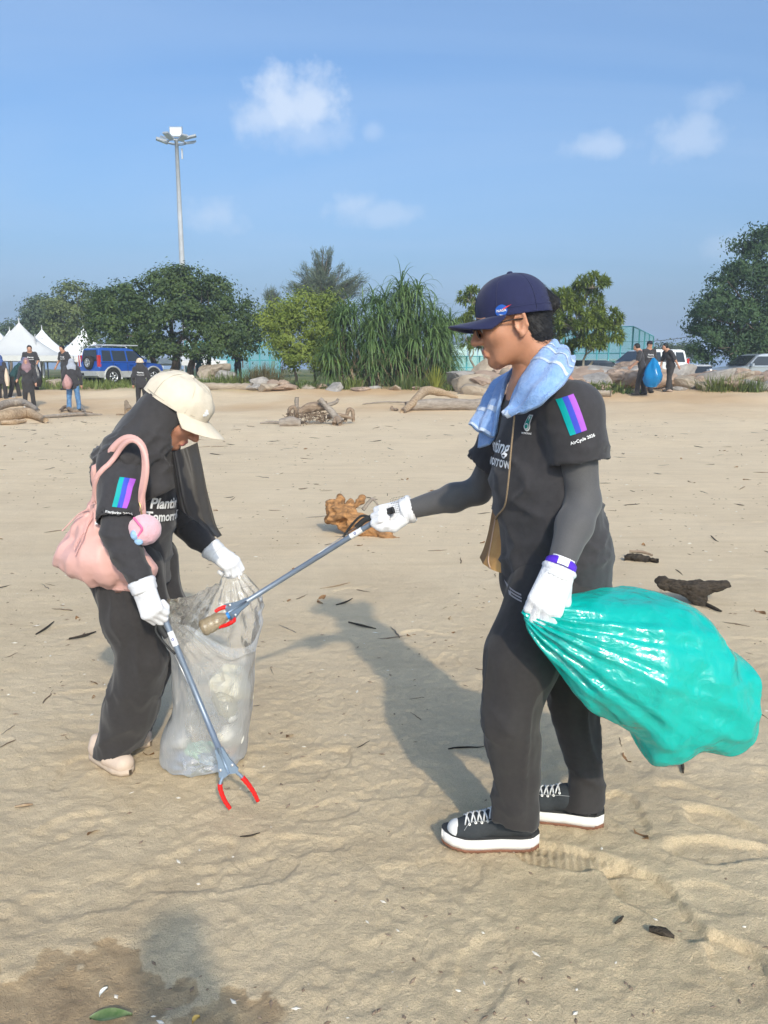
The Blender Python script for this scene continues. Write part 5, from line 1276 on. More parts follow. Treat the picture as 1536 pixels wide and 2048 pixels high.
# chest print and emblem
cu = nrm(np.cross((0, 0, 1), m_f)); cv_ = np.array((0, 0, 1.0)); cu = nrm(cu * .9 + m_f * -.25)
green_p = mat('emblem_green', (.02, .30, .22), .6)
def on_chest(u, v_): return X(u, v_, 2.08) + m_f * .0
t1 = text_shape('Planting', .016); t2 = text_shape('Tomorrow', .016)
zc = J['ch'] + m_f * .14; pf = nrm((-.955, -.297, 0)); pl = np.cross((0, 0, 1), pf)
for tt, vv_, w_ in ((t1, 911, .165), (t2, 939, .205)):
    o = zc - pl * (w_ / 2 + .050); o[2] = X(1015, vv_, 2.09)[2]; decal('chest_lettering', (tt[0] * w_, tt[1]), o, pl, cv_, sb, white_print, shirt, .006, .008, .12)
o = on_chest(1034, 866); em = decal('emblem', (np.array([(.000, .006), (.002, .000), (.007, -.006), (.013, -.008), (.019, -.006), (.023, -.001), (.024, .006), (.023, .013), (.026, .024), (.030, .037), (.014, .037), (.010, .032), (.004, .018)]), [tuple(range(13))]), o + np.array((0, 0, .012)), cu, cv_, sb, white_print, shirt, .003, .008)
decal('emblem_drop', (np.array([(.003, .007), (.005, .002), (.009, -.003), (.013, -.0045), (.017, -.003), (.020, .001), (.021, .006), (.020, .012), (.022, .022), (.0265, .0345), (.015, .0345), (.012, .030), (.006, .017)]), [tuple(range(13))]), o + np.array((0, 0, .012)), cu, cv_, sb, green_p, em, .0042, .008)
decal('emblem_tip', poly_shape([(.0155, .0325), (.0235, .0325), (.0175, .021)]), o + np.array((0, 0, .012)), cu, cv_, sb, white_print, em, .0054, .008)
decal('emblem_ring', disc_shape(.0122, .0055, .0078, .0085), o + np.array((0, 0, .012)), cu, cv_, sb, white_print, em, .0054, .008)
decal('emblem_core', disc_shape(.0122, .0055, .0054, .006), o + np.array((0, 0, .012)), cu, cv_, sb, green_p, em, .0064, .008)
tp = text_shape('PETRONAS', .02); decal('emblem_name', (tp[0] * .033 + (-.004, -.0125), tp[1]), o + np.array((0, 0, .009)), cu, cv_, sb, white_print, shirt, .003, .008)
# sleeve flag
def flag(corner, uu, vv_, wid, hei, bvh, par, text, tw, arc, toff):
    cols = [(.0, .33, .33), (.045, .075, .50), (.38, .10, .55)]
    for i, c in enumerate(cols):
        w0, w1 = wid * i / 3, wid * (i + 1) / 3
        decal('sleeve_stripe', poly_shape([(w0, 0), (w1, 0), (w1, hei), (w0, hei)]), corner, uu, vv_, bvh, mat('stripe_%d' % i, c, .6, .25, var=.08, vscale=30), par, .0025, .012, .08)
    tt = text_shape(text, .02, arc=arc); decal('sleeve_lettering', (tt[0] * tw + np.array(toff), tt[1]), corner, uu, vv_, bvh, white_print, par, .0025, .008, .08)
bl = X(1141, 872, 1.95); tl = X(1120, 798, 1.95); brr = X(1174, 860, 1.95); fu = nrm(brr - bl); fv = nrm(tl - bl); fv = nrm(fv - fu * (fv @ fu))
flag(bl, fu, fv, .044, .096, sb, shirt, 'AirCycle 2026', .066, .10, (-.006, -.022))
# arm sleeves
for s, r in (('l', (.053, .046, .036)), ('r', (.052, .045, .036))):
    S = SDF(np.minimum(np.minimum(J['sh' + s], J['el' + s]), J['wr' + s]) - .09, np.maximum(np.maximum(J['sh' + s], J['el' + s]), J['wr' + s]) + .09, .006)
    mid = J['el' + s] + (J['wr' + s] - J['el' + s]) * .35
    S.chain([(J['sh' + s] + (J['el' + s] - J['sh' + s]) * .3, r[0]), (J['el' + s], r[1] - .002)], .02); S.chain([(J['el' + s], r[1]), (mid, r[1] + .001), (J['wr' + s], r[2] - .004)], .02)
    S.cut(J['wr' + s] + nrm(J['wr' + s] - J['el' + s]) * .005, J['wr' + s] - J['el' + s])
    v, f = S.mesh(2); v = folds(v, f, .0016, (20, 20, 20), 4, 2); obj('arm_sleeve', v, f, sleeve_grey, man)
# gloves
fist = (R(78), R(88), R(55))
wl = J['wrl'] + nrm(J['wrl'] - J['ell']) * .012
hvL, hfL, AL = hand_mesh(wl, X(1085, 1222, 1.87) - wl, (-.10, -.97, .22), 1, [(R(30), R(112), R(70))] * 4, [(.022, .030, -.014), (.055, .046, -.034), (.086, .034, -.050), (.100, .014, -.056)], fat=1.12, spread=1.14)
glL = obj('glove', hvL, hfL, glove_m, man)
def cuff(w, A, r, L0, L1, par, fl=1.1):
    n, k = 8, 40; V = []
    for i in range(n):
        x = L0 + (L1 - L0) * i / (n - 1); e = r * (1 + .05 * math.sin(i / (n - 1) * math.pi)) * (.84 if i == n - 1 else 1) + (.003 if i in (1, 2) else 0)
        for j in range(k):
            a = 2 * math.pi * j / k; q = e + .0012 * math.cos(a * 20); V.append((x, q * 1.08 * fl * math.cos(a), q * .95 * math.sin(a)))
    o = obj('cuff', to_world(V, w, A), [tuple(q)[::-1] for q in grid_faces(n, k, False, True)], glove_m, par); solid(o, .004); return o
cuff(wl, AL, .032, -.022, .010, glL)
wr_ = J['wrr'] + nrm(J['wrr'] - J['elr']) * .008
hvR, hfR, AR = hand_mesh(wr_, X(742, 1043, 2.55) - wr_, (.15, .96, -.25), -1, [(R(70), R(88), R(55)), (R(62), R(85), R(55)), (R(62), R(85), R(55)), (R(62), R(85), R(50))], [(.022, .030, -.010), (.055, .044, -.026), (.090, .034, -.036), (.112, .018, -.040)], fat=1.08)
glR = obj('glove', hvR, hfR, glove_m, man); cuff(wr_, AR, .034, -.022, .020, glR)
gb = bvh_of(glR); dotm = mat('grip_dot', (.05, .05, .055), .7); c0 = X(782, 1008, 2.49); uu = nrm(X(812, 1001, 2.49) - c0); vv = nrm(np.cross((0, -1, 0), uu)); vv = nrm(np.cross((.1, -1, .1), uu)) ; dots_v, dots_f = [], []
for i in range(10):
    for j in range(9):
        d_ = disc_shape(.001 + i * .0052, .014 - j * .0062, .0014, .0014, 6); dots_f.append(tuple(q + len(dots_v) for q in d_[1][0])); dots_v += [tuple(q) for q in d_[0]]
dd = decal('grip_dots', (np.array(dots_v), dots_f), c0, uu, vv, gb, dotm, glR, .0012, .02, .06); dd['kind'] = 'stuff'
# wristband
w0 = J['wrl'] - nrm(J['wrl'] - J['ell']) * .012; Aw = frame(J['wrl'] - J['ell'], (-.12, -.97, .18)); V = []
for x in (-.011, .011):
    for j in range(40): a = 2 * math.pi * j / 40; V.append((x, .0405 * math.cos(a), .0385 * math.sin(a)))
wb = solid(obj('wristband', to_world(V, w0, Aw), [tuple(q)[::-1] for q in grid_faces(2, 40, False, True)], mat('band_violet', (.10, .03, .55), .4, .4), man), .0015)
V = [(x, .0425 * math.cos(a), .0405 * math.sin(a)) for x in (-.0105, .0105) for a in np.linspace(1.25, 1.95, 9)]; lb = obj('band_label', to_world(V, w0, Aw), [tuple(q)[::-1] for q in grid_faces(2, 9)], mat('label_white', (.75, .75, .75), .6), wb)
tn = text_shape('220', .0); lbv = bvh_of(lb); c_ = to_world([(.004, .011, .0415)], w0, Aw)[0]; decal('band_number', (tn[0] * .019, tn[1]), c_, -Aw[1], -Aw[0], lbv, mat('ink', (.05, .05, .06), .7), wb, .0012, .01)
# trousers
S = SDF((.10, 1.78, .03), (.85, 2.66, .98), .0088)
S.chain([(J['hpl'] + (.03, 0, .02), .108), (X(1042, 1320, 2.08), .108), (X(1018, 1428, 2.06), .084), (X(1034, 1550, 2.09), .064), (X(1030, 1665, 2.115), .074)], .02)
S.chain([(J['hpr'] + (0, 0, .02), .108), (X(1142, 1330, 2.30), .094), (X(1146, 1430, 2.31), .074), (X(1170, 1545, 2.29), .060), (X(1166, 1625, 2.275), .078)], .01)
S.cap(J['pe'] + m_l * .05, J['pe'] - m_l * .05, .128, .128, .05)
hl = X(1030, 1640, 2.115); hr = X(1164, 1612, 2.275)
S.cut(hl, (-.12, 0, -1), (hl - np.array((.16, .13, .10)), hl + np.array((.16, .075, .04)))); S.cut(hr, (.08, 0, -1), (hr - np.array((.16, .07, .10)), hr + np.array((.16, .16, .03))))
v, f = S.mesh(1)
w = smooth01(.62, .30, v[:, 2]); v = folds(v, f, .0085, (10, 10, 4), 5, 3); dd = np.stack([v[:, 0] * 9, v[:, 1] * 9, v[:, 2] * 2.5 + v[:, 0] * 3], 1); v = folds(v, f, .008, (1, 1, 1), 22, 2, True, co=dd, mask=smooth01(.85, .6, v[:, 2])); dd = np.stack([v[:, 0] * 5, v[:, 1] * 5, v[:, 2] * 13 + v[:, 0] * 7], 1); v = folds(v, f, .009, (1, 1, 1), 12, 1, True, co=dd, mask=.8 * smooth01(.32, .12, v[:, 2]) + .6 * np.exp(-((v[:, 2] - .47) / .08) ** 2))
tr = obj('trousers', v, f, black_tr, man); tb = bvh_of(tr)
lo_ = X(1030, 1200, 1.99); lu = nrm(X(1044, 1184, 2.0) - lo_) ; lv = nrm(np.cross((0, -1, 0), lu)); lg = mat('grey_print', (.32, .30, .31), .6)
for q in range(3): decal('logo_bar', poly_shape([(.003, .001 - .0075 * q), (.026, .001 - .0075 * q), (.026, .005 - .0075 * q), (.003, .005 - .0075 * q)]), lo_, nrm(X(1044, 1190, 2.0) - X(1019, 1186, 2.0)), (0, 0, 1), tb, lg, tr, .004, .01, .08)
decal('logo_bar', poly_shape([(.0, -.014), (.004, -.014), (.004, .005), (.0, .003)]), lo_, nrm(X(1044, 1190, 2.0) - X(1019, 1186, 2.0)), (0, 0, 1), tb, lg, tr, .0045, .01, .08)
# shoes
canvas = mat('charcoal_canvas', (.045, .050, .055), .9, .2, var=.1, vscale=100, bump=.3, bscale=700); sole_w = mat('white_rubber', (.74, .72, .69), .6, .3, var=.06, vscale=25); sole_b = mat('gum_rubber', (.19, .085, .05), .7, .3, var=.2, vscale=20); toe_w = mat('toe_cap', (.72, .71, .68), .5, .35)
def sneaker(heel, d, par, L=.300):
    d = nrm((d[0], d[1], 0)); A = frame(d, (0, 0, 1)); T = lambda v: to_world(v, heel, A); sc = L / .30
    hw = lambda x: np.interp(x, [0, .02, .06, .12, .18, .23, .27, .292, .30], [.016, .032, .038, .037, .044, .047, .038, .022, .006])
    spring = lambda x: .016 * max(0, (x - .20) / .10) ** 1.8 + .006 * max(0, (.04 - x) / .04) ** 2
    root = empty('shoe', tuple(heel)); root.parent = par; root.matrix_parent_inverse = Matrix.Identity(4); root.location = Vector(heel) - Vector(par.location)
    def slab(nm, z0, z1, gx, m, jag=0):
        xs = np.concatenate([np.linspace(0, .03, 7), np.linspace(.04, .26, 23), np.linspace(.268, .30, 8)]); V = []; K = 5
        for i, x in enumerate(xs):
            h_ = hw(x) * gx; j = jag * (1 if i % 2 else -1)
            b = spring(x); a0 = z0 + b + j; a1 = z1 + b * .8 + (.006 if x < .03 else 0)
            V += [(x, -h_ * .93, a0), (x, -h_ * 1.0, a0 + (a1 - a0) * .3), (x, -h_ * .99, a1), (x, h_ * .99, a1), (x, h_ * 1.0, a0 + (a1 - a0) * .3), (x, h_ * .93, a0)]
        n = len(xs); F = [tuple(q) for q in grid_faces(n, 6, False, True)] + [tuple(range(6))[::-1], tuple(range((n - 1) * 6, n * 6))]
        return obj(nm, T(np.array(V) * sc), F, m, root)
    slab('outsole', -.001, .010, .985, sole_b, .0022); slab('midsole', .0095, .046, 1.02, sole_w)
    slab('foxing_line', .0452, .0475, 1.03, blackp)
    S = SDF((-.02, -.07, .02), (.32, .07, .18), .0042)
    S.cap((.045, 0, .075), (.12, 0, .082), .036, .040, .02).cap((.05, 0, .09), (.075, 0, .125), .036, .036, .02).cap((.12, 0, .082), (.20, 0, .062), .041, .036, .02).cap((.20, 0, .060), (.252, 0, .052), .037, .030, .02, wide=(0, 1, 0), f=1.12)
    S.cut((0, 0, .043), (0, 0, -1)); v, f = S.mesh(1); up = obj('upper', T(v * sc), f, canvas, root)
    S = SDF((.19, -.07, .02), (.32, .07, .12), .0038); S.cap((.20, 0, .060), (.252, 0, .052), .0385, .0318, .02, wide=(0, 1, 0), f=1.12).cut((.256, 0, .05), (-1, 0, -.2)).cut((0, 0, .043), (0, 0, -1)); v, f = S.mesh(1); obj('toe_cap', T(v * sc), f, toe_w, root)
    ub = bvh_of(up)
    def hugz(x, y):
        p = Vector(T(np.array([(x * sc, y * sc, .2)]))[0]); h_, n_, i_, d_ = ub.ray_cast(p, Vector((0, 0, -1)))
        return (np.array(h_ + n_ * .0025) if h_ else np.array(p))
    lace = mat('lace', (.78, .77, .74), .9, .1)
    for i in range(5):
        x = .142 + i * .0185
        for s in (1, -1):
            pts = [hugz(x + .0125 * (1 - abs(y + .026 * s) / .052), y) for y in np.linspace(-.026 * s, .026 * s, 9)]
            v, f = tube(pts, .0026, 5); obj('lace', v, f, lace, root)
        for s in (1, -1):
            p = hugz(x, .029 * s); v, f = lathe([(.0015, .001), (.0042, .0015), (.0045, 0)], 10, tuple(nrm((0, -.6 if s * A[1][1] < 0 else .6, .8))), tuple(p)); obj('eyelet', v, f, lace, root)
    for s in (1, -1):
        v, f = tube([hugz(x, y * s) for x, y in ((.232, .034), (.215, .024), (.13, .036), (.06, .036))], .0011, 4); obj('stitching', v, f, mat('stitch', (.35, .36, .36), .9), root)
    return root
h1 = G(1082, 1708); sneaker((h1.x, h1.y + .045, gz(h1.x - .15, h1.y) + .001), (-1, .03, 0), man)
h2 = G(1216, 1668); sneaker((h2.x, h2.y + .05, gz(h2.x - .15, h2.y + .05) + .001), (-.95, .26, 0), man)
# towel over the shoulders
rows = [[(1006, 830, 2.03), (1010, 832, 2.02), (1016, 832, 2.01)], [(1020, 796, 2.06), (1040, 812, 2.00), (1058, 818, 1.95)], [(1036, 760, 2.07), (1066, 775, 1.97), (1098, 792, 1.92)],
        [(1058, 722, 2.09), (1098, 728, 1.99), (1136, 756, 1.95)], [(1084, 694, 2.15), (1120, 700, 2.09), (1150, 732, 2.06)], [(1082, 690, 2.25), (1112, 698, 2.30), (1140, 716, 2.34)],
        [(1052, 712, 2.33), (1062, 716, 2.42), (1072, 726, 2.50)], [(1022, 752, 2.32), (1008, 758, 2.40), (996, 764, 2.47)], [(1008, 800, 2.26), (988, 800, 2.34), (966, 808, 2.40)], [(998, 845, 2.24), (972, 838, 2.30), (948, 834, 2.36)], [(990, 876, 2.22), (964, 866, 2.27), (940, 854, 2.32)]]
v, f = sheet([[X(*p) for p in r] for r in rows], 90, 22)
nn = vnormals(v, f); v = v + nn * (.006 * fbm(v * np.array((22, 22, 22)), 1, 3, 6) + .006 * np.sin(np.tile(np.linspace(0, 1, 22), 90) * 14 + np.repeat(np.linspace(0, 5, 90), 22)))[:, None]
v = push_out(v, bvh_of(shirt), .014); v = push_out(v, bvh_of(body), .010)
for _ in range(2): v = relax(v, f, .35)
terry = mat('terry_blue', (.20, .36, .68), .95, .1, color2=(.30, .47, .78), vscale=60, bump=1.0, bscale=300, sheen=.4)
towel = obj('towel', v, f, terry, None, loc=tuple(J['neck'])); tag(towel, 'pale blue towel with white bands draped round the neck of the capped man', 'towel'); solid(towel, .011)
tw = mat('terry_white', (.62, .70, .82), .95, .1, bump=1.0, bscale=300)
g3 = v.reshape(90, 22, 3); n3 = vnormals(v, f).reshape(90, 22, 3)
for (r0, r1) in ((0, 2), (27, 28), (32, 33), (36, 37), (74, 76), (87, 89)):
    for sd in (1, -1):
        q = (g3[r0:r1 + 1] + sd * n3[r0:r1 + 1] * .0068).reshape(-1, 3); M_ = Matrix.Translation(towel.location)
        so_ = obj('woven_band', q, grid_faces(r1 - r0 + 1, 22), tw, towel)
# a second fold of the towel hanging below the far end
rows = [[(996, 838, 2.27), (980, 832, 2.31), (962, 828, 2.35)], [(992, 868, 2.27), (976, 864, 2.31), (960, 862, 2.34)], [(978, 888, 2.26), (970, 892, 2.29), (957, 896, 2.32)]]
v, f = sheet([[X(*p) for p in r] for r in rows], 14, 8); o = obj('towel_fold', v, f, terry, towel); solid(o, .008)
# small crossbody pouch on a cord
leather = mat('tan_leather', (.42, .22, .075), .55, .35, color2=(.56, .33, .12), vscale=14, bump=.5, bscale=60)
pch = empty('crossbody_pouch', tuple(X(990, 1140, 2.26))); tag(pch, 'tan leather crossbody pouch hanging at the waist of the capped man', 'pouch')
fr_ = [[(992, 1030, 2.29), (1006, 1034, 2.25), (1030, 1040, 2.23)], [(984, 1075, 2.28), (1002, 1080, 2.23), (1030, 1084, 2.22)], [(974, 1110, 2.28), (998, 1118, 2.22), (1030, 1122, 2.21)], [(966, 1128, 2.28), (990, 1142, 2.22), (1028, 1152, 2.21)]]
v, f = sheet([[X(*p) for p in r] for r in fr_], 14, 10); obj('front_panel', v, f, leather, pch)
bk = [[np.array(X(*p)) + (0, .085, 0) for p in r] for r in fr_]; v2, f2 = sheet(bk, 14, 10); obj('back_panel', v2, f2[:, ::-1], leather, pch)
gs = v.reshape(14, 10, 3); gb2 = v2.reshape(14, 10, 3); edge = np.concatenate([gs[:, 0], gs[-1, 1:]]); edge2 = np.concatenate([gb2[:, 0], gb2[-1, 1:]]); obj('gusset', np.stack([edge, edge2], 1).reshape(-1, 3), grid_faces(len(edge), 2), mat('tan_leather_dark', (.25, .13, .05), .6, .3, var=.15), pch)
v, f = tube(spline([gs[0, 0], gs[5, 0], gs[10, 1], gs[13, 3]], 20) + np.array((0, -.003, 0)), .0022, 5); obj('piping', v, f, mat('piping_pale', (.55, .38, .28), .6), pch)
cord = spline([X(1030, 815, 2.05), X(1027, 850, 2.05), X(1022, 900, 2.06), X(1018, 950, 2.07), X(1012, 1000, 2.10), X(1006, 1025, 2.16), X(1000, 1036, 2.27)], 40); cl = push_out(cord, sb, .005)
for _ in range(3): cl[1:-1] = .5 * cl[1:-1] + .25 * (cl[:-2] + cl[2:])
cl = push_out(cl, sb, .004)
v, f = tube(spline(cl[::3], 60), .0026, 6); obj('cord', v, f, mat('cord_tan', (.30, .22, .14), .8, var=.2, vscale=200), pch)
# ------------------------------------------------------------------ woman with the pink bag
woman = empty('person', tuple(G(235, 1525))); tag(woman, 'woman in cream cap and black headscarf stooping with a litter picker and clear bag', 'person')
W = dict(neck=X(303, 880, 2.72), ch=X(268, 960, 2.72), wa=X(262, 1050, 2.72), pe=X(258, 1130, 2.72), shr=X(240, 925, 2.57), elr=X(236, 1062, 2.43), wrr=X(284, 1168, 2.38),
         shl=X(322, 935, 2.86), ell=X(372, 1050, 2.92), wrl=X(424, 1098, 2.90), hpr=X(258, 1155, 2.63), knr=X(290, 1310, 2.58), anr=X(228, 1490, 2.70), hpl=X(290, 1150, 2.80), knl=X(325, 1290, 2.80), anl=X(236, 1475, 2.88))
wA = frame((.74, -.06, -.67), (.67, 0, .74)); wO = X(350, 825, 2.72)
lean = nrm(W['neck'] - W['pe'])
B = SDF((-1.25, 2.3, .02), (-.35, 3.1, 1.45), .012)
B.chain([(wO - wA[2] * .06 - wA[0] * .02, .05), (W['neck'], .055), (W['ch'], .095), (W['wa'], .09), (W['pe'], .105)], .05, wide=(0, 1, 0), f=1.35)
for s in 'lr':
    B.cap(W['neck'], W['sh' + s], .05, .045, .03); B.chain([(W['sh' + s], .046), (W['el' + s], .036), (W['wr' + s], .025)], .02); B.chain([(W['hp' + s], .08), (W['kn' + s], .05), (W['an' + s], .036)], .03)
bv_, bf_ = B.mesh(1); hv, hf = head_mesh(wO, wA, .95); v, f = join((bv_, bf_), (hv, hf)); wbody = obj('body', v, f, mat('skin_brown', (.54, .25, .16), .5, .4, var=.08, vscale=30, bump=.12, bscale=250, sss=.15), woman)
lips(wO, wA, mat('lip_rose', (.46, .15, .14), .4, .4, sss=.1), woman); eyes(wO, wA, woman)
# headscarf: close over the head, draped over shoulders and chest
S = SDF((-1.22, 2.35, .80), (-.42, 3.08, 1.48), .0085)
def wl_(p): return to_world([p], wO, wA)[0]
S.ell(wl_((-.010, 0, .022)), (.104, .097, .096), wA, k=.02); S.ell(wl_((.01, 0, -.05)), (.084, .088, .084), wA, k=.03); S.cap(wl_((-.092, 0, .050)), wl_((-.105, 0, .045)), .030, .026, .02)
S.cap(wl_((-.03, 0, -.06)), W['neck'] + (-.01, 0, .0), .085, .10, .05, wide=(0, 1, 0), f=1.15)
S.chain([(W['neck'] + (-.02, 0, .01), .085), (W['ch'] + (-.02, 0, .05), .118)], .06, wide=(0, 1, 0), f=1.35); S.cap(W['neck'] + (.0, 0, -.02), X(322, 975, 2.66), .09, .075, .05, wide=(0, 1, 0), f=1.4)
S.cap(W['neck'] + (-.03, 0, 0), W['shr'] + (.01, .01, .0), .07, .086, .05); S.cap(W['neck'] + (-.03, 0, 0), W['shl'], .07, .08, .05)
S.ell(wl_((.085, 0, -.035)), (.066, .085, .070), wA, k=.010, sub=True); S.ell(wl_((.13, 0, -.03)), (.09, .09, .085), wA, k=.010, sub=True)
S.cut(X(300, 1000, 2.7), (.45, 0, -1)); S.cut(W['shr'] + (0, -.03, .012), (-.15, -.55, -1), (W['shr'] + (-.3, -.25, -.3), W['shr'] + (.02, .05, .3)))
v, f = S.mesh(1); dd = np.stack([v[:, 0] * 9 + v[:, 2] * 9, v[:, 1] * 9, v[:, 2] * 22 - v[:, 0] * 20], 1); msk = smooth01(1.32, 1.15, v[:, 2]); v = folds(v, f, .013, (1, 1, 1), 3, 2, True, co=dd, mask=.12 + .88 * msk); v = folds(v, f, .004, (16, 16, 10), 5, 2)
hij_m = mat('black_chiffon', (.040, .037, .038), .8, .25, var=.1, vscale=50, sheen=.2); hij = obj('headscarf', v, f, hij_m, woman)
# loose tail of the scarf hanging from the chin
rows = [[(338, 905, 2.66), (352, 902, 2.62), (372, 895, 2.64), (394, 885, 2.70)], [(345, 945, 2.62), (362, 948, 2.58), (386, 940, 2.62), (404, 930, 2.68)], [(352, 990, 2.60), (374, 1002, 2.56), (396, 990, 2.62), (414, 978, 2.68)], [(362, 1022, 2.60), (386, 1034, 2.57), (408, 1030, 2.63), (426, 1024, 2.68)], [(384, 1036, 2.62), (404, 1046, 2.60), (420, 1052, 2.64), (434, 1050, 2.68)], [(424, 1066, 2.63), (430, 1074, 2.62), (438, 1074, 2.64), (446, 1070, 2.67)]]
v, f = sheet([[X(*p) for p in r] for r in rows], 50, 26); tt = np.tile(np.linspace(0, 1, 26), 50); v = v + np.stack([0 * tt, .012 * np.sin(tt * 15 + np.repeat(np.linspace(0, 2, 50), 26)), 0 * tt], 1)
obj('scarf_tail', v, f, film('black_voile', (.040, .037, .037), .84, .05, .35, 30, .1, .5), hij)
# cap
(cv, cf), (bv, bf), Rt2 = cap_shape(wO, wA, tilt=-.20, rx=.122, ry=.104, hh=.116, z0=.022, brim=.082, drop=.022, bw=.95, wr=.0055, seed=4, bd=.03, cx=-.012)
wc = obj('cap', cv, cf, cream, woman); subd(wc); b_ = obj('brim', bv, bf, cream, wc); solid(b_, .004); subd(b_)
T2 = lambda p: to_world(np.array(p) @ Rt2 + np.array((-.012, 0, .022)), wO, wA)
v, f = lathe([(.0, .006), (.006, .005), (.009, .001), (.009, -.003)], 16, tuple(np.array((0, 0, 1)) @ Rt2 @ wA), tuple(T2([(0, 0, .116)])[0])); obj('cap_button', v, f, cream, wc)
v, f = tube(T2([(.1218 * math.cos(a), .1038 * math.sin(a), .010) for a in np.linspace(.0, 2 * math.pi, 60)]), .0011, 4); obj('stitching', v, f, mat('cream_dark', (.42, .36, .27), .9), wc)
for a in (0, math.pi / 3, -math.pi / 3, math.pi, 2 * math.pi / 3, -2 * math.pi / 3):
    pts = []
    for i in range(16):
        zz = math.sin(i / 16 * math.pi / 2); rad = (1 - zz ** 2.35) ** (1 / 2.35); pts.append((.1225 * rad * math.cos(a) + .006 * (i / 16) * (1 - i / 16) * 4 * max(0, math.cos(a)), .1045 * rad * math.sin(a), .116 * zz))
    v, f = tube(T2(pts), .0008, 4); obj('panel_seam', v, f, mat('cream_seam', (.54, .47, .37), .9), wc)
cb = bvh_of(wc); eo = T2([(.112, -.055, .028)])[0]; eu = nrm(T2([(.12, .0, .03)])[0] - eo); ev = nrm(np.array((0, 0, 1)) @ Rt2 @ wA)
emb = mat('white_thread', (.80, .80, .80), .7, .2)
for k, (a, b) in enumerate(((0, 0), (.008, .002), (.004, .009), (.012, .010), (.007, .017))): decal('embroidery', disc_shape(a + .004, b, .0045, .0045, 9, k), eo, eu, ev, cb, emb, wc, .0026, .006)
# t-shirt over a long-sleeved top
S = SDF((-1.25, 2.32, .62), (-.40, 3.10, 1.30), .0088)
S.chain([(W['neck'] + (-.03, 0, -.04), .085), (W['ch'] + (-.005, 0, .02), .122), (W['wa'] + (.012, 0, 0), .118), (W['pe'] + (.005, 0, .02), .132), (W['pe'] + (0, 0, -.08), .138)], .05, wide=(0, 1, 0), f=1.28); S.cap(W['ch'] + (.05, 0, -.02), W['wa'] + (.055, 0, .02), .09, .08, .05, wide=(0, 1, 0), f=1.25)
a, e = W['shr'], W['elr']; end = a + (e - a) * .88; d = nrm(e - a); S.cap(W['neck'] + (-.03, 0, -.04), a, .065, .070, .04)
S2 = SDF((-1.25, 2.32, .62), (-.40, 3.10, 1.30), .0088); S2.cap(a, e, .074, .072, .03); S2.cut(end, d); S2.cap(end - d * .05, end + d * .06, .056, .066, 0, sub=True); hh = np.clip(.5 + .5 * (S.v - S2.v) / .02, 0, 1); S.v = S.v * (1 - hh) + S2.v * hh - .02 * hh * (1 - hh)
a2, e2 = W['shl'], W['ell']; S.cap(W['neck'] + (-.03, 0, -.04), a2, .065, .07, .04).cap(a2, a2 + (e2 - a2) * .75, .07, .066, .03)
S.cut(W['pe'] + (0, 0, -.06), (0, 0, -1)); v, f = S.mesh(1)
v = folds(v, f, .006, (9, 9, 6), 8, 3); dd = np.stack([v[:, 0] * 5 - v[:, 2] * 8, v[:, 1] * 5, v[:, 2] * 7 + v[:, 0] * 8], 1); v = folds(v, f, .007, (1, 1, 1), 15, 2, True, co=dd)
wsh = obj('t_shirt', v, f, black_c, woman); wsb = bvh_of(wsh, hij)
for (tt, u0, v0, w_) in ((text_shape('Planting', .03), 307, 1019, .165), (text_shape('Tomorrow', .03), 290, 1041, .205)):
    o = X(u0, v0, 2.58); uu = nrm(X(u0 + 60, v0 + 4, 2.66) - o); decal('chest_lettering', (tt[0] * w_, tt[1]), o, uu, nrm(np.cross(nrm((.35, -.93, .0)), uu)), bvh_of(wsh), white_print, wsh, .006, .008, .12)
c0 = X(231, 1014, 2.43); fu = nrm(X(256, 1017, 2.43) - c0); fv = nrm(X(236, 954, 2.45) - c0); fv = nrm(fv - fu * (fv @ fu)); wtb = bvh_of(wsh)
flag(c0, fu, fv, .043, .098, wtb, wsh, 'KitarJaring 2026', .076, 0, (-.018, -.021))
# long sleeves
for s in 'rl':
    S = SDF(np.minimum(np.minimum(W['sh' + s], W['el' + s]), W['wr' + s]) - .1, np.maximum(np.maximum(W['sh' + s], W['el' + s]), W['wr' + s]) + .1, .0065); mid = W['el' + s] + (W['wr' + s] - W['el' + s]) * .4
    S.chain([(W['sh' + s] + (W['el' + s] - W['sh' + s]) * .4, .055), (W['el' + s], .052), (mid, .049), (W['wr' + s], .040)], .02); S.cut(W['wr' + s] - nrm(W['wr' + s] - W['el' + s]) * .012, W['wr' + s] - W['el' + s])
    v, f = S.mesh(1); v = folds(v, f, .006, (9, 9, 14), 7, 2, True); obj('long_sleeve', v, f, black_c, woman)
# gloves
w1 = W['wrr'] + nrm(W['wrr'] - W['elr']) * .012
hv1, hf1, A1 = hand_mesh(w1, X(306, 1226, 2.36) - w1, (-.45, -.80, .40), -1, [(R(48), R(98), R(60))] * 4, [(.022, .030, -.010), (.050, .046, -.026), (.080, .040, -.040), (.098, .024, -.048)], fat=1.12); g1 = obj('glove', hv1, hf1, glove_m, woman); cuff(w1, A1, .034, -.026, .018, g1)
w2 = W['wrl'] + nrm(W['wrl'] - W['ell']) * .012
hv2, hf2, A2 = hand_mesh(w2, X(462, 1128, 2.88) - w2, (.30, -.55, .80), 1, [(R(40), R(70), R(40)), (R(48), R(75), R(40)), (R(52), R(75), R(40)), (R(56), R(75), R(40))], fat=1.10); g2 = obj('glove', hv2, hf2, glove_m, woman); cuff(w2, A2, .034, -.026, .018, g2)
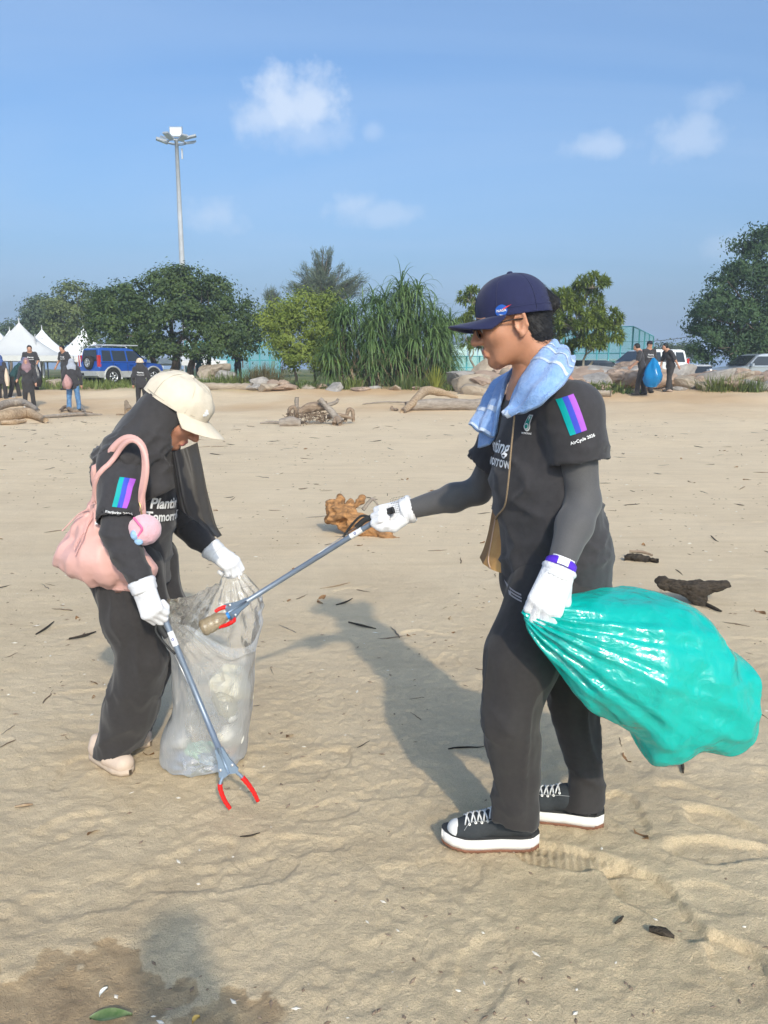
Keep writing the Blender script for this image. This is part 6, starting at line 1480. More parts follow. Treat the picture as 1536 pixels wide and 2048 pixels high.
# wide trousers
S = SDF((-1.28, 2.36, .02), (-.35, 3.10, .90), .009)
S.chain([(W['hpr'] + (0, 0, .04), .125), (X(272, 1225, 2.60), .118), (X(288, 1310, 2.59), .082), (X(262, 1415, 2.66), .100), (X(230, 1515, 2.71), .088)], .02)
S.chain([(W['hpl'] + (0, 0, .04), .12), (X(322, 1225, 2.79), .10), (X(312, 1310, 2.80), .080), (X(275, 1420, 2.84), .080), (X(240, 1495, 2.88), .075)], .02)
S.cap(W['pe'] + (0, .06, 0), W['pe'] + (0, -.06, 0), .13, .13, .05); hm = X(230, 1500, 2.71); S.cut(hm, (.22, 0, -1), (hm - np.array((.25, .14, .12)), hm + np.array((.25, .09, .06))))
v, f = S.mesh(1); v = folds(v, f, .008, (11, 11, 4), 25, 3); dd = np.stack([v[:, 0] * 9 + v[:, 2] * 2, v[:, 1] * 9, v[:, 2] * 3 - v[:, 0] * 3], 1); v = folds(v, f, .009, (1, 1, 1), 32, 2, True, co=dd); dd = np.stack([v[:, 0] * 5, v[:, 1] * 5, v[:, 2] * 13 - v[:, 0] * 8], 1); v = folds(v, f, .007, (1, 1, 1), 35, 1, True, co=dd, mask=smooth01(.35, .1, v[:, 2]))
obj('trousers', v, f, black_tr, woman)
# beige shoes
shoe_m = mat('beige_rubber', (.58, .46, .37), .6, .3, var=.06, vscale=40)
def clog(ank, d, par):
    d = nrm((d[0], d[1], 0)); A = frame(d, (0, 0, 1)); z = gz(ank[0], ank[1]); o = np.array((ank[0], ank[1], z)) - d * .06
    S = SDF((-.05, -.07, -.01), (.26, .07, .12), .005); S.cap((.03, 0, .045), (.12, 0, .045), .036, .038, .02).cap((.12, 0, .042), (.185, 0, .034), .040, .034, .02, wide=(0, 1, 0), f=1.15).cap((.02, 0, .05), (.02, 0, .075), .03, .026, .02).cut((0, 0, .008), (0, 0, -1))
    v, f = S.mesh(1); up = obj('shoe', to_world(v, o, A), f, shoe_m, par)
    xs = np.linspace(-.014, .224, 26); hw = np.interp(xs, [-.014, .0, .05, .12, .17, .205, .224], [.008, .030, .036, .040, .044, .032, .006]); V = []
    for x, h_ in zip(xs, hw): V += [(x, -h_ * .95, 0), (x, -h_, .008), (x, -h_, .020), (x, h_, .020), (x, h_, .008), (x, h_ * .95, 0)]
    obj('sole', to_world(np.array(V), o, A), [tuple(q) for q in grid_faces(26, 6, False, True)], mat('beige_sole', (.50, .40, .31), .7, .2, var=.1, vscale=40), up)
a = W['anr']; p = G(200, 1515); clog(np.array((p.x + .02, p.y - .01, 0)), (.80, -.60, 0), woman); p = W['anl']; clog(np.array((p[0], p[1] - .02, 0)), (.9, -.3, 0), woman)
# ------------------------------------------------------------------ what the two of them carry
pink = mat('pink_nylon', (.64, .37, .33), .45, .4, var=.05, vscale=10, bump=.25, bscale=60, sheen=.1)
strap_bvh = bvh_of(wsh, hij)
def pink_bag():
    t = empty('tote_bag', tuple(X(205, 1170, 2.42))); tag(t, 'large pink gathered tote bag hanging from the shoulder of the stooping woman', 'bag')
    vs = np.array([1000, 1010, 1022, 1040, 1060, 1085, 1110, 1130, 1145, 1157, 1166, 1171]); le = np.array([184, 178, 168, 150, 132, 112, 101, 103, 118, 145, 172, 196]); ri = np.array([198, 210, 228, 252, 272, 292, 308, 318, 314, 298, 276, 240]); th = np.array([.014, .024, .04, .062, .080, .095, .105, .10, .085, .062, .038, .010])
    n, k = 46, 72; V = []; tt = np.linspace(0, len(vs) - 1, n)
    for s in tt:
        v_ = np.interp(s, range(len(vs)), vs); l_ = np.interp(s, range(len(vs)), le); r_ = np.interp(s, range(len(vs)), ri); h = np.interp(s, range(len(vs)), th); c = X((l_ + r_) / 2, v_, 2.545); hw = (X(r_, v_, 2.545) - X(l_, v_, 2.545))[0] / 2
        for j in range(k):
            a = 2 * math.pi * j / k; q = 1 + .0 * a; ca, sa = math.cos(a), math.sin(a); V.append(c + np.array((hw * np.sign(ca) * abs(ca) ** .85, (h * np.sign(sa) * abs(sa) ** .8 * (1 - .45 * max(0, ca))) - .045 * ca, 0)))
    V = np.array(V); F = grid_faces(n, k, False, True)[:, ::-1]
    g0 = X(190, 985, 2.545); d = V - g0; ang = np.arctan2(d[:, 0], -d[:, 2]); rad = np.linalg.norm(d[:, [0, 2]], axis=1); N = vnormals(V, F)
    fold = (np.sin(ang * 26 + 2 * fbm(V, 6, 2, 1)) * .6 + .4 * np.sin(ang * 47)) * np.exp(-rad / .20) * .020 + .012 * fbm(V, 9, 3, 2) * smooth01(.03, .2, rad) + .012 * (.6 - np.minimum(1, 2.4 * np.abs(fbm(V * np.array((13, 13, 5)), 1, 2, 7))) ** .7)
    V = V + N * np.where(abs(N[:, 1:2]) > .2, fold[:, None], fold[:, None] * .4)
    b = obj('bag_body', V, F, pink, t)
    def ribbon(pts, nm, w=.011, th_=.003):
        p = push_out(spline([X(*q) for q in pts], 40), strap_bvh, .007)
        for _ in range(4): p[1:-1] = .5 * p[1:-1] + .25 * (p[:-2] + p[2:])
        p = push_out(p, strap_bvh, .005); T = np.gradient(p, axis=0); V = []
        for i in range(40):
            tn = nrm(T[i]); s = nrm(np.cross(tn, (0.15, -1, .25))); o = np.cross(s, tn); V += [p[i] + s * w + o * th_, p[i] - s * w + o * th_, p[i] - s * w - o * th_, p[i] + s * w - o * th_]
        obj(nm, np.array(V), [tuple(q) for q in grid_faces(40, 4, False, True)], pink, t)
    ribbon([(186, 1012, 2.53), (194, 985, 2.53), (206, 945, 2.53), (222, 905, 2.52), (240, 882, 2.50), (260, 874, 2.49), (280, 884, 2.48), (290, 906, 2.47), (291, 940, 2.46), (287, 966, 2.45), (281, 1000, 2.46), (282, 1040, 2.47)], 'strap')
    ribbon([(196, 1012, 2.51), (206, 985, 2.51), (219, 945, 2.50), (234, 908, 2.49), (250, 886, 2.475), (267, 879, 2.465), (283, 891, 2.46), (293, 918, 2.45), (293, 955, 2.44), (280, 1005, 2.46), (272, 1040, 2.47)], 'strap', .008)
    for q in ([(178, 1018, 2.515), (160, 1026, 2.51), (145, 1040, 2.505), (124, 1062, 2.50)], [(186, 1024, 2.505), (176, 1050, 2.475), (162, 1085, 2.445), (150, 1112, 2.435)], [(190, 1026, 2.505), (172, 1058, 2.47), (158, 1078, 2.455), (148, 1100, 2.44)]): v, f = tube(spline([X(*z) for z in q], 18), .0022, 6); obj('drawcord', v, f, mat('pink_cord', (.60, .34, .31), .7), t)
    v, f = box(X(193, 1046, 2.455), (.009, .004, .009)); obj('cord_stop', v, f, mat('white_plastic', (.75, .75, .75), .4), t, False)
    bb = bvh_of(b); org = mat('orange_thread', (.66, .13, .03), .7)
    o = X(212, 1154, 2.3); 
    for sh in (text_shape('B', .03), text_shape('E', .03)): pass
    tb_ = text_shape('EU', .02); decal('tag_mark', (tb_[0] * .016 + (-.001, .003), tb_[1]), o, (1, 0, .05), (0, 0, 1), bb, org, t, .0025, .006); decal('tag_mark', poly_shape([(0, -.002), (.012, -.002), (.012, .001), (0, .001)]), o, (1, 0, .05), (0, 0, 1), bb, org, t, .0025, .006)
    # plush charm
    c = X(291, 1058, 2.43); pl = empty('plush_charm', tuple(c)); tag(pl, 'round pink plush charm with a blue bow clipped to the pink tote bag', 'plush toy')
    S = SDF(c - .08, c + .08, .0045); S.ell(c, (.050, .042, .048), k=.02).ell(c + (-.012, 0, -.008), (.045, .043, .042), k=.02); v, f = S.mesh(1); v = folds(v, f, .0012, (90, 90, 90), 3, 2); obj('plush_body', v, f, mat('pink_plush', (.72, .42, .47), .95, .1, var=.06, vscale=60, bump=.8, bscale=250, sheen=.6), pl)
    bl_ = mat('blue_felt', (.30, .46, .66), .95, .1, var=.1, vscale=60, bump=.6, bscale=250)
    for (du, dv, rx, rz) in ((-22, 12, .014, .018), (-14, 26, .016, .012), (-24, 28, .011, .010)): p = X(291 + du, 1058 + dv, 2.39); S = SDF(p - .04, p + .04, .004); S.ell(p, (rx, .009, rz), k=.005); v, f = S.mesh(1); obj('bow', v, f, bl_, pl)
    v, f = tube(spline([X(268, 1036, 2.405), X(276, 1046, 2.385), X(284, 1058, 2.382), X(276, 1072, 2.386)], 14), .004, 6); obj('ribbon', v, f, mat('hot_pink', (.72, .16, .34), .8), pl)
    v, f = tube([X(278, 1000, 2.46), X(282, 1018, 2.44), X(284, 1030, 2.43)], .0022, 6); obj('clip_cord', v, f, mat('gold', (.6, .45, .2), .35, metallic=.8), pl)
pink_bag()
# litter pickers
alu = mat('anodised_grey', (.20, .24, .30), .38, .5, var=.06, vscale=30, metallic=.35); red_r = mat('red_rubber', (.80, .012, .01), .5, .4); steel_p = mat('blue_steel', (.22, .29, .38), .4, .5, metallic=.35); rivet = mat('rivet', (.7, .7, .7), .3, metallic=.8)
def picker(label, grip, neck, tips, elbows, face, holder):
    """Shaft from grip to neck, flat jaw plate, two bent arms with red rubber sleeves."""
    grip, neck = np.array(grip), np.array(neck); d = nrm(neck - grip); t = empty('litter_picker', tuple(neck)); tag(t, label, 'litter picker'); s = nrm(np.cross(d, face)); o = nrm(np.cross(s, d))
    v, f = tube([grip - d * .03, grip, grip + (neck - grip) * .5, neck], .0098, 14); obj('shaft', v, f, alu, t)
    hp = grip - d * .01; v, f = tube(spline([hp - d * .035, hp + s * .010 + d * .02, hp + s * .022 + d * .07, hp + s * .016 + d * .11], 14), [.012] * 6 + [.010] * 8, 10); obj('handle', v, f, blackp, t)
    v, f = tube(spline([hp + s * .022 + d * .05, hp + s * .040 + d * .075, hp + s * .032 + d * .12, hp + s * .012 + d * .17], 14), .0042, 8); obj('trigger', v, f, blackp, t)
    v, f = tube([hp + s * .018 + d * .10, hp + s * .0085 + d * .30], .0014, 5); obj('pull_rod', v, f, rivet, t)
    n = 18; V = []
    for q in np.linspace(.085, .135, 4):
        for j in range(n): a = 2 * math.pi * j / n; V.append(grip + d * q + (s * math.cos(a) + o * math.sin(a)) * .0104)
    lab = obj('sticker', np.array(V), [tuple(q) for q in grid_faces(4, n, False, True)], mat('label_white', (.75, .75, .75), .6), t)
    tx = text_shape('D', .05); bb = bvh_of(lab); c_ = grip + d * .112 + o * .011; decal('sticker_letter', (tx[0] * .008 - (.004, .004), tx[1]), c_, nrm(np.cross(d, o)) if holder else nrm(np.cross(o, d)), d if holder else -d, bb, mat('ink_blue', (.02, .05, .3), .6), lab, .0008, .01)
    w0, w1 = .013, .034; e = neck + d * .072; V = [neck - d * .015 - s * w0, neck - d * .015 + s * w0, neck + d * .03 + s * .02, e + s * w1, e + d * .012 + s * (w1 - .008), e + d * .004, e + d * .012 - s * (w1 - .008), e - s * w1, neck + d * .03 - s * .02]; nV = len(V); top = [p + o * .006 for p in V]; bot = [p - o * .006 for p in V]
    F = [tuple(range(nV)), tuple(range(nV, 2 * nV))[::-1]] + [(i, i + nV, (i + 1) % nV + nV, (i + 1) % nV) for i in range(nV)]
    hd = obj('jaw_plate', np.array(top + bot), F, steel_p, t, False)
    v, f = tube([neck - d * .02 + o * .006, e + o * .006], .005, 8); obj('rib', v, f, steel_p, hd)
    for q in (-.6, .6): v, f = lathe([(0, .004), (.004, .0035), (.0055, 0)], 10, tuple(o), tuple(neck + d * .052 + s * w1 * q + o * .006)); obj('rivet', v, f, rivet, hd)
    for q, (el, tp) in zip((-1, 1), zip(elbows, tips)):
        st = e + s * (w1 * .55 * q) * (1 if ((np.array(el) - e) @ s) * q > 0 else -1); el = np.array(el); tp = np.array(tp); p = spline([st, el, (el + tp) / 2 + (el - e) * .12, tp], 26)
        v, f = tube(p[:12], .0058, 8); a = obj('jaw_arm', v, f, steel_p, t); V = []
        pr = p[7:]; T = np.gradient(pr, axis=0)
        for i in range(len(pr)):
            tn = nrm(T[i]); ss = nrm(np.cross(tn, o)); wd = .0105 - .003 * i / len(pr); bump_ = .0012 * (i % 3 == 0)
            for a2 in np.linspace(0, 2 * math.pi, 10, endpoint=False): V.append(pr[i] + ss * (wd * .75 + bump_) * math.cos(a2) + o * (wd + .002) * math.sin(a2))
        F = [tuple(z) for z in grid_faces(len(pr), 10, False, True)] + [tuple(range(10)), tuple(range((len(pr) - 1) * 10, len(pr) * 10))[::-1]]; obj('rubber_sleeve', np.array(V), F, red_r, a)
    return t
picker('grey litter picker with open red jaws pointing at the sand, in the stooping woman\'s hand', to_world([(.078, .004, -.036)], w1, A1)[0], X(441, 1505, 2.335), [X(460, 1617, 2.30), X(516, 1602, 2.33)], [X(440, 1572, 2.31), X(488, 1558, 2.33)], (0, -1, .45), True)
picker('grey litter picker held out by the capped man, its red jaws gripping a bottle', to_world([(.080, 0, -.036)], wr_, AR)[0], X(488, 1206, 2.66), [X(432, 1222, 2.66), X(440, 1254, 2.62)], [X(452, 1214, 2.68), X(468, 1240, 2.62)], (0, -1, .3), False)
# bottle in the jaws and litter in the clear bag
def bottle(name, label, a, b, r, m, capm=None, cat='bottle', grp=None):
    a, b = np.array(a), np.array(b); L = np.linalg.norm(b - a); ax = (b - a) / L; t = empty(name, tuple(a)); tag(t, label, cat, grp)
    prof = [(.001, .006), (r * .8, .0), (r, .008), (r, L * .18), (r * .93, L * .22), (r, L * .26), (r, L * .40), (r * .92, L * .45), (r, L * .5), (r * .97, L * .66), (r * .62, L * .80), (r * .38, L * .9), (r * .36, L * .95)]
    v, f = lathe(prof, 26, ax, a); obj('bottle_wall', v, f, m, t)
    if capm: v, f = lathe([(r * .44, L * .93), (r * .44, L * 1.0), (r * .4, L * 1.015), (.001, L * 1.015)], 20, ax, a); obj('bottle_cap', v, f, capm, t)
bottle('plastic_bottle', 'murky plastic bottle with blue cap gripped by the red jaws', X(403, 1258, 2.62), X(458, 1230, 2.645), .030, film('murky_film', (.60, .48, .30), .38, .5, .4, 40, .3, .1), mat('cap_blue', (.03, .22, .60), .4))
litter = 'litter inside the clear bag'
bottle('plastic_bottle', 'white bottle with a round pale cap low in the clear bag', X(478, 1468, 2.66), X(438, 1476, 2.60), .042, mat('milk_white', (.74, .73, .68), .4, .4, var=.05), mat('cap_cream', (.78, .74, .62), .5))
bottle('plastic_bottle', 'clear crushed bottle lying across the middle of the clear bag', X(440, 1385, 2.70), X(466, 1440, 2.64), .038, film('clear_film', (.72, .70, .55), .30, .6, .4, 30, .5, .08), mat('cap_pale', (.7, .7, .66), .4))
def lump(name, label, c, r, m, seed, cat):
    c = np.array(c); v = _iv2 * (1 + .35 * vn(_iv2, 1.6, seed) + .15 * vn(_iv2, 4, seed + 5))[:, None] * np.array(r) + c; tag(obj(name, v, _if2, m, None, False, loc=tuple(c)), label, cat)
_iv2, _if2 = ico(3)
lump('food_wrapper', 'crumpled mint green wrapper at the bottom of the clear bag', X(402, 1500, 2.66), (.055, .05, .03), mat('mint_wrapper', (.30, .58, .44), .4, .5, color2=(.62, .74, .66), vscale=25), 3, 'wrapper')
lump('food_wrapper', 'crumpled pinkish wrapper at the lower corner of the clear bag', X(450, 1494, 2.66), (.045, .04, .03), mat('rose_wrapper', (.52, .33, .30), .4, .5, color2=(.70, .58, .52), vscale=25), 8, 'wrapper')
lump('food_wrapper', 'crumpled blue-grey plastic at the base of the clear bag', X(425, 1512, 2.62), (.05, .04, .02), mat('blue_wrapper', (.20, .34, .50), .3, .6, color2=(.60, .68, .74), vscale=25), 11, 'wrapper')
lump('food_wrapper', 'crumpled yellowish plastic sheet in the middle of the clear bag', X(468, 1370, 2.72), (.075, .06, .07), mat('straw_wrapper', (.62, .56, .38), .4, .5, color2=(.74, .72, .64), vscale=18), 15, 'wrapper')
lump('food_wrapper', 'crumpled grey film bundle near the bottom of the clear bag', X(360, 1480, 2.68), (.04, .04, .03), mat('grey_wrapper', (.42, .42, .42), .4, .5, color2=(.62, .62, .60), vscale=18), 19, 'wrapper')
def clear_bag():
    k = 120; rows = []
    th = np.linspace(0, 2 * math.pi, k, endpoint=False)       # 0 = right, pi/2 = away, pi = left, 3pi/2 = towards the viewer
    def ring(u, v, y, rx, ry, z=None, ex=.8):
        c = X(u, v, y); r = np.stack([c[0] + rx * np.sign(np.cos(th)) * abs(np.cos(th)) ** ex, c[1] + ry * np.sign(np.sin(th)) * abs(np.sin(th)) ** ex, np.full(k, c[2] if z is None else z)], 1); return r
    zg = gz(-.65, 2.66) + .006
    rows += [ring(405, 1505, 2.68, .01, .01, zg), ring(405, 1505, 2.68, .10, .08, zg), ring(405, 1500, 2.68, .150, .115, zg + .012), ring(410, 1470, 2.68, .158, .125), ring(424, 1420, 2.67, .142, .13), ring(428, 1360, 2.67, .142, .135), ring(428, 1300, 2.67, .148, .14)]
    # rim loop, anticlockwise from the right
    loop = spline([X(527, 1200, 2.74), X(512, 1168, 2.86), X(478, 1138, 2.90), X(458, 1130, 2.89), X(440, 1162, 2.82), X(385, 1188, 2.64), X(327, 1206, 2.475), X(322, 1216, 2.455), X(330, 1226, 2.45), X(392, 1262, 2.47), X(462, 1296, 2.53), X(508, 1280, 2.62), X(527, 1200, 2.74)], k + 1)[:-1]
    mid = .5 * rows[-1] + .5 * loop; mid = mid + nrm_rows(mid - mid.mean(0)) * .012; rows += [mid, loop]
    c = np.array(rows); n = 84; g = np.stack([spline(c[:, j], n) for j in range(k)], 1).reshape(-1, 3); F = grid_faces(n, k, False, True)[:, ::-1]
    s = np.repeat(np.linspace(0, 1, n), k); a = np.tile(th, n); N = vnormals(g, F)
    # pulls radiating from the two hands, crumples lower down
    hA, hB = X(325, 1214, 2.455), X(458, 1130, 2.89); up = smooth01(.12, .6, s)
    dA = np.linalg.norm(g - hA, axis=1); angA = np.arctan2(g[:, 0] - hA[0], -(g[:, 2] - hA[2])); dB = np.linalg.norm(g - hB, axis=1); angB = np.arctan2(g[:, 0] - hB[0], -(g[:, 2] - hB[2]))
    fold = up * (.014 * np.sin(angA * 34 + 3 * vn(g, 6, 1)) * np.exp(-dA / .22) + .010 * np.sin(angB * 30 + 3 * vn(g, 6, 2)) * np.exp(-dB / .18)) * smooth01(.0, .06, np.minimum(dA, dB)) + .008 * (1 - 2 * abs(fbm(g * np.array((11, 11, 4)), 1, 2, 3))) * smooth01(.03, .15, s) * (1 - .6 * up) + .002 * fbm(g * np.array((26, 26, 14)), 1, 2, 9)
    g = g + N * fold[:, None]; g[:, 2] = np.maximum(g[:, 2], zg - .002)
    o = obj('clear_bag', g, F, film('clear_poly', (.95, .95, .94), .215, 1.2, .30, 22, .9, .13, (1, 1, .4), 13), None, loc=tuple(X(405, 1505, 2.68))); tag(o, 'clear plastic litter bag held open by the stooping woman, standing on the sand', 'plastic bag')
clear_bag()
def green_bag():
    top = np.array([(1046, 1228), (1062, 1222), (1092, 1212), (1130, 1200), (1180, 1190), (1240, 1190), (1300, 1193), (1370, 1207), (1415, 1236), (1442, 1275), (1470, 1305), (1497, 1328), (1506, 1362)]); bot = np.array([(1048, 1236), (1056, 1258), (1078, 1294), (1108, 1335), (1150, 1388), (1205, 1424), (1255, 1448), (1282, 1500), (1320, 1502), (1376, 1482), (1432, 1488), (1474, 1470), (1502, 1400)])
    th_ = np.array([.012, .03, .06, .10, .15, .19, .21, .19, .185, .17, .15, .11, .04]); yc = np.array([1.90, 1.905, 1.915, 1.93, 1.95, 1.97, 1.98, 1.99, 2.0, 2.0, 2.0, 2.0, 2.0]); n, k = 110, 96
    tp, bt = spline(top, n), spline(bot, n); hh = np.interp(np.linspace(0, 12, n), range(13), th_); yy = np.interp(np.linspace(0, 12, n), range(13), yc); V = []
    for i in range(n):
        a_, b_ = X(*tp[i], yy[i]), X(*bt[i], yy[i]); c = (a_ + b_) / 2; h = (a_ - b_) / 2
        for j in range(k):
            a = 2 * math.pi * j / k; ca, sa = math.cos(a), math.sin(a); V.append(c + h * np.sign(ca) * abs(ca) ** .9 + np.array((0, hh[i] * np.sign(sa) * abs(sa) ** .8, 0)))
    V = np.array(V); F = grid_faces(n, k, False, True); N = vnormals(V, F); h0 = X(1030, 1222, 1.90); d = V - h0; rad = np.linalg.norm(d, axis=1); ang = np.arctan2(d[:, 2], d[:, 0]); sd = np.sign(d[:, 1])
    near = np.exp(-rad / .20) * smooth01(.02, .12, rad); cr = fbm(V * np.array((9, 7, 9)), 1, 2, 4); cr2 = fbm(V * np.array((20, 12, 20)), 1, 3, 14)
    fold = .022 * near * np.sin(ang * 40 + 2 * vn(V, 5, 3) + sd) + .012 * np.exp(-rad / .35) * smooth01(.1, .25, rad) * np.sin(ang * 62 + 4 * vn(V, 4, 5)) + smooth01(.12, .4, rad) * (.0065 * (1 - 2.2 * abs(cr)) + .0020 * (1 - 2.4 * abs(cr2)) + .010 * vn(V, 4, 8))
    edge = abs(N[:, 1]); V = V + N * (fold * (.35 + .65 * smooth01(.1, .5, edge)))[:, None]
    F = [tuple(q) for q in F] + [tuple(range((n - 1) * k, n * k))]
    o = obj('bin_bag', V, F, film('green_film', (.0, .76, .66), .80, .9, .45, 26, .8, .15, None, 10), None, loc=tuple(X(1050, 1230, 1.9))); tag(o, 'glossy teal green bin bag billowing from the hand of the capped man', 'plastic bag')
    # gathered neck inside the fist
    v, f = tube(spline([X(1052, 1234, 1.895), X(1066, 1218, 1.90), X(1082, 1205, 1.905), X(1096, 1204, 1.91)], 12), [.016, .018, .018, .018, .018, .018, .017, .016, .015, .014, .012, .008], 12); obj('gathered_neck', v, f, bpy.data.materials['green_film'], o)
green_bag()
# ------------------------------------------------------------------ driftwood, twigs and litter on the sand
wood_o = mat('driftwood_orange', (.13, .075, .042), .85, .2, color2=(.52, .27, .11), vscale=9, bump=2.0, bscale=40, stretch=(1, 3, 3), detail=8)
wood_g = mat('driftwood_grey', (.19, .155, .125), .9, .15, color2=(.37, .32, .27), vscale=5, bump=2.0, bscale=18, stretch=(1, 4, 4), detail=8)
wood_b = mat('driftwood_brown', (.17, .115, .075), .9, .15, color2=(.34, .26, .19), vscale=6, bump=2.0, bscale=20, stretch=(1, 4, 4), detail=8)
wood_k = mat('driftwood_charred', (.025, .020, .016), .9, .2, color2=(.085, .068, .052), vscale=30, bump=3.0, bscale=60, stretch=(1, 3, 3), detail=8)
wood_t = mat('driftwood_tan', (.24, .155, .085), .85, .2, color2=(.50, .38, .26), vscale=6, bump=2.5, bscale=18, stretch=(1, 4, 4), detail=8)
def gp(u, v, up=0.0):
    g = G(u, v); return np.array((g.x, g.y, gz(g.x, g.y) + up))
def log(label, pts, rad, m, seed, name='driftwood', seg=12, rough=.10, cat='driftwood', group=None, n=22):
    p = spline(np.array(pts, float), n); r = np.interp(np.linspace(0, 1, n), np.linspace(0, 1, len(rad)), rad); v, f = tube(p, r, seg)
    rm = float(np.mean(rad)); v = v + rm * rough * 1.6 * np.stack([fbm(v, .7 / rm, 3, seed + q) for q in range(3)], 1)
    o = obj(name, v, f, m, None, loc=tuple(p[0])); tag(o, label, cat, group); return o
# hollow orange stump between the two people
def stump():
    c = gp(728, 1072); k = 1 / 232.0; E = lambda u, v, dy=0: c + np.array(((u - 728) * k, dy, (1066 - v) * k))
    S = SDF(c + (-.42, -.3, -.06), c + (.46, .3, .50), .0095)
    S.cap(E(690, 1030), E(725, 1048), .10, .085, .03).cap(E(725, 1046), E(805, 1078, -.10), .085, .030, .03).cap(E(668, 1030), E(660, 1002, .05), .060, .038, .03).cap(E(672, 1012), E(680, 994, .04), .048, .034, .03).cap(E(694, 1015), E(700, 1000, .03), .045, .030, .03).cap(E(706, 1016, .06), E(722, 994, .12), .024, .017, .02).cap(E(660, 1036, .1), E(652, 1040, .18), .05, .03, .02)
    S.ell(E(682, 1036, -.10), (.050, .12, .052), k=.012, sub=True)
    v, f = S.mesh(1); v = folds(v, f, .020, (16, 16, 16), 4, 3); v = folds(v, f, .010, (10, 34, 34), 9, 2); tag(obj('driftwood_stump', v, f, wood_o, None, loc=tuple(c)), 'hollow orange brown driftwood stump lying on the sand between the two people', 'driftwood')
    log('thin grey driftwood branch poking out behind the hollow orange stump', [E(725, 1020, .15), E(745, 1000, .2), E(760, 1020, .22)], [.018, .014, .006], wood_g, 2)
stump()
a = gp(1390, 1205, .03); k = 1 / 318.0; E = lambda u, v, dy=0, c=a: c + np.array(((u - 1390) * k, dy, (1196 - v) * k))
S = SDF(a + (-.34, -.22, -.08), a + (.34, .25, .24), .0085); S.cap(E(1325, 1168, .05), E(1385, 1176), .035, .052, .02).cap(E(1385, 1176), E(1450, 1168), .05, .026, .02).cap(E(1375, 1185), E(1405, 1215, -.09), .035, .018, .015).cap(E(1400, 1195), E(1400, 1186), .04, .03, .02)
v, f = S.mesh(1); v = folds(v, f, .012, (18, 30, 30), 4, 3); tag(obj('driftwood', v, f, wood_k, None, loc=tuple(a)), 'charred black forked driftwood lying behind the green bag', 'driftwood')
log('small charred stick lying beside the forked black driftwood', [gp(1400, 1205, .01), gp(1425, 1218, .012), gp(1442, 1225, .01)], [.012, .012, .006], wood_k, 5)
log('flat split black driftwood lying farther off than the forked one', [gp(1246, 1120, .02), gp(1280, 1122, .025), gp(1316, 1126, .02)], [.022, .03, .018], wood_k, 6, rough=.4)
log('thin dark stick resting on the flat split black driftwood', [gp(1258, 1114, .05), gp(1285, 1116, .05), gp(1305, 1118, .03)], [.010, .012, .007], wood_b, 7)
log('long grey driftwood log lying below the young palm', [gp(812, 819, .12), gp(870, 818, .16), gp(930, 818, .16), gp(985, 819, .14)], [.14, .19, .19, .17], wood_g, 8)
log('bent orange driftwood branch propped over the grey log', [gp(806, 824, .05), gp(830, 818, .28), gp(850, 812, .48), gp(880, 808, .34), gp(915, 804, .1)], [.08, .13, .15, .12, .05], wood_t, 9)
log('thin pale branch trailing from the big grey driftwood log', [gp(725, 812, .03), gp(770, 811, .06), gp(815, 812, .1)], [.015, .025, .03], wood_g, 10)
log('small dark wood chunk on the sand before the grey log', [gp(782, 820, .05), gp(795, 821, .05)], [.07, .05], wood_b, 11, rough=.4)
# root heap in the middle distance
H = [(lambda u, v, up, dy=0: gp(u, 846) * 0 + np.array((gp(u, 846)[0], gp(640, 846)[1] + dy, gp(640, 846)[2] + up)))][0]
for i, (lb, pts, rad, m) in enumerate([
    ('thick brown beam on top of the driftwood root heap', [H(600, 0, .30), H(625, 0, .42), H(655, 0, .46)], [.11, .13, .11], wood_b),
    ('grey plank leaning down across the driftwood root heap', [H(641, 0, .62, -.2), H(660, 0, .38, -.3), H(684, 0, .06, -.5)], [.06, .08, .10], wood_g),
    ('grey stub pointing up at the back of the root heap', [H(590, 0, .1, .3), H(592, 0, .66, .3)], [.07, .05], wood_g),
    ('curved root arching at the edge of the root heap', [H(578, 0, .05), H(580, 0, .36), H(590, 0, .40), H(594, 0, .15)], [.04, .05, .05, .04], wood_b),
    ('looping root at the far end of the root heap', [H(690, 0, .05), H(697, 0, .34), H(705, 0, .33), H(707, 0, .05)], [.04, .05, .05, .04], wood_b),
    ('thin branch sticking out of the root heap towards the log', [H(650, 0, .45, .2), H(670, 0, .52, .2), H(676, 0, .62, .2)], [.05, .045, .03], wood_g),
    ('broken root lying along the foot of the root heap', [H(655, 0, .18, -.1), H(680, 0, .22, -.1), H(706, 0, .14, -.1)], [.06, .06, .03], wood_b),
    ('low grey log at the near foot of the root heap', [gp(560, 852, .06), gp(580, 852, .10), gp(602, 852, .08)], [.10, .14, .09], wood_g),
    ('dark broken stub standing in front of the root heap', [gp(668, 851, .03), gp(674, 850, .16), gp(680, 852, .04)], [.06, .08, .05], wood_b)]):
    log(lb, pts, rad, m, 20 + i)
rs = np.random.RandomState(5); tw = []
for j in range(150):
    u = rs.uniform(575, 655); p = H(u, 0, rs.uniform(.02, .30), rs.uniform(-.35, .2)); d = np.array((rs.normal() * .16, rs.normal() * .1, rs.normal() * .10)); tw.append(tube([p, p + d * .5 + rs.normal(size=3) * .02, p + d], [.012, .009, .004], 5))
v, f = join(*tw); tag(obj('root_tangle', v, f, wood_b, None, loc=tuple(H(615, 0, 0))), 'tangle of fine brown roots filling the driftwood heap', 'roots', kind='stuff')
log('thin pale root trailing left from the driftwood root heap', [gp(520, 846, .02), gp(545, 846, .05), gp(575, 848, .04)], [.02, .035, .03], wood_g, 41)
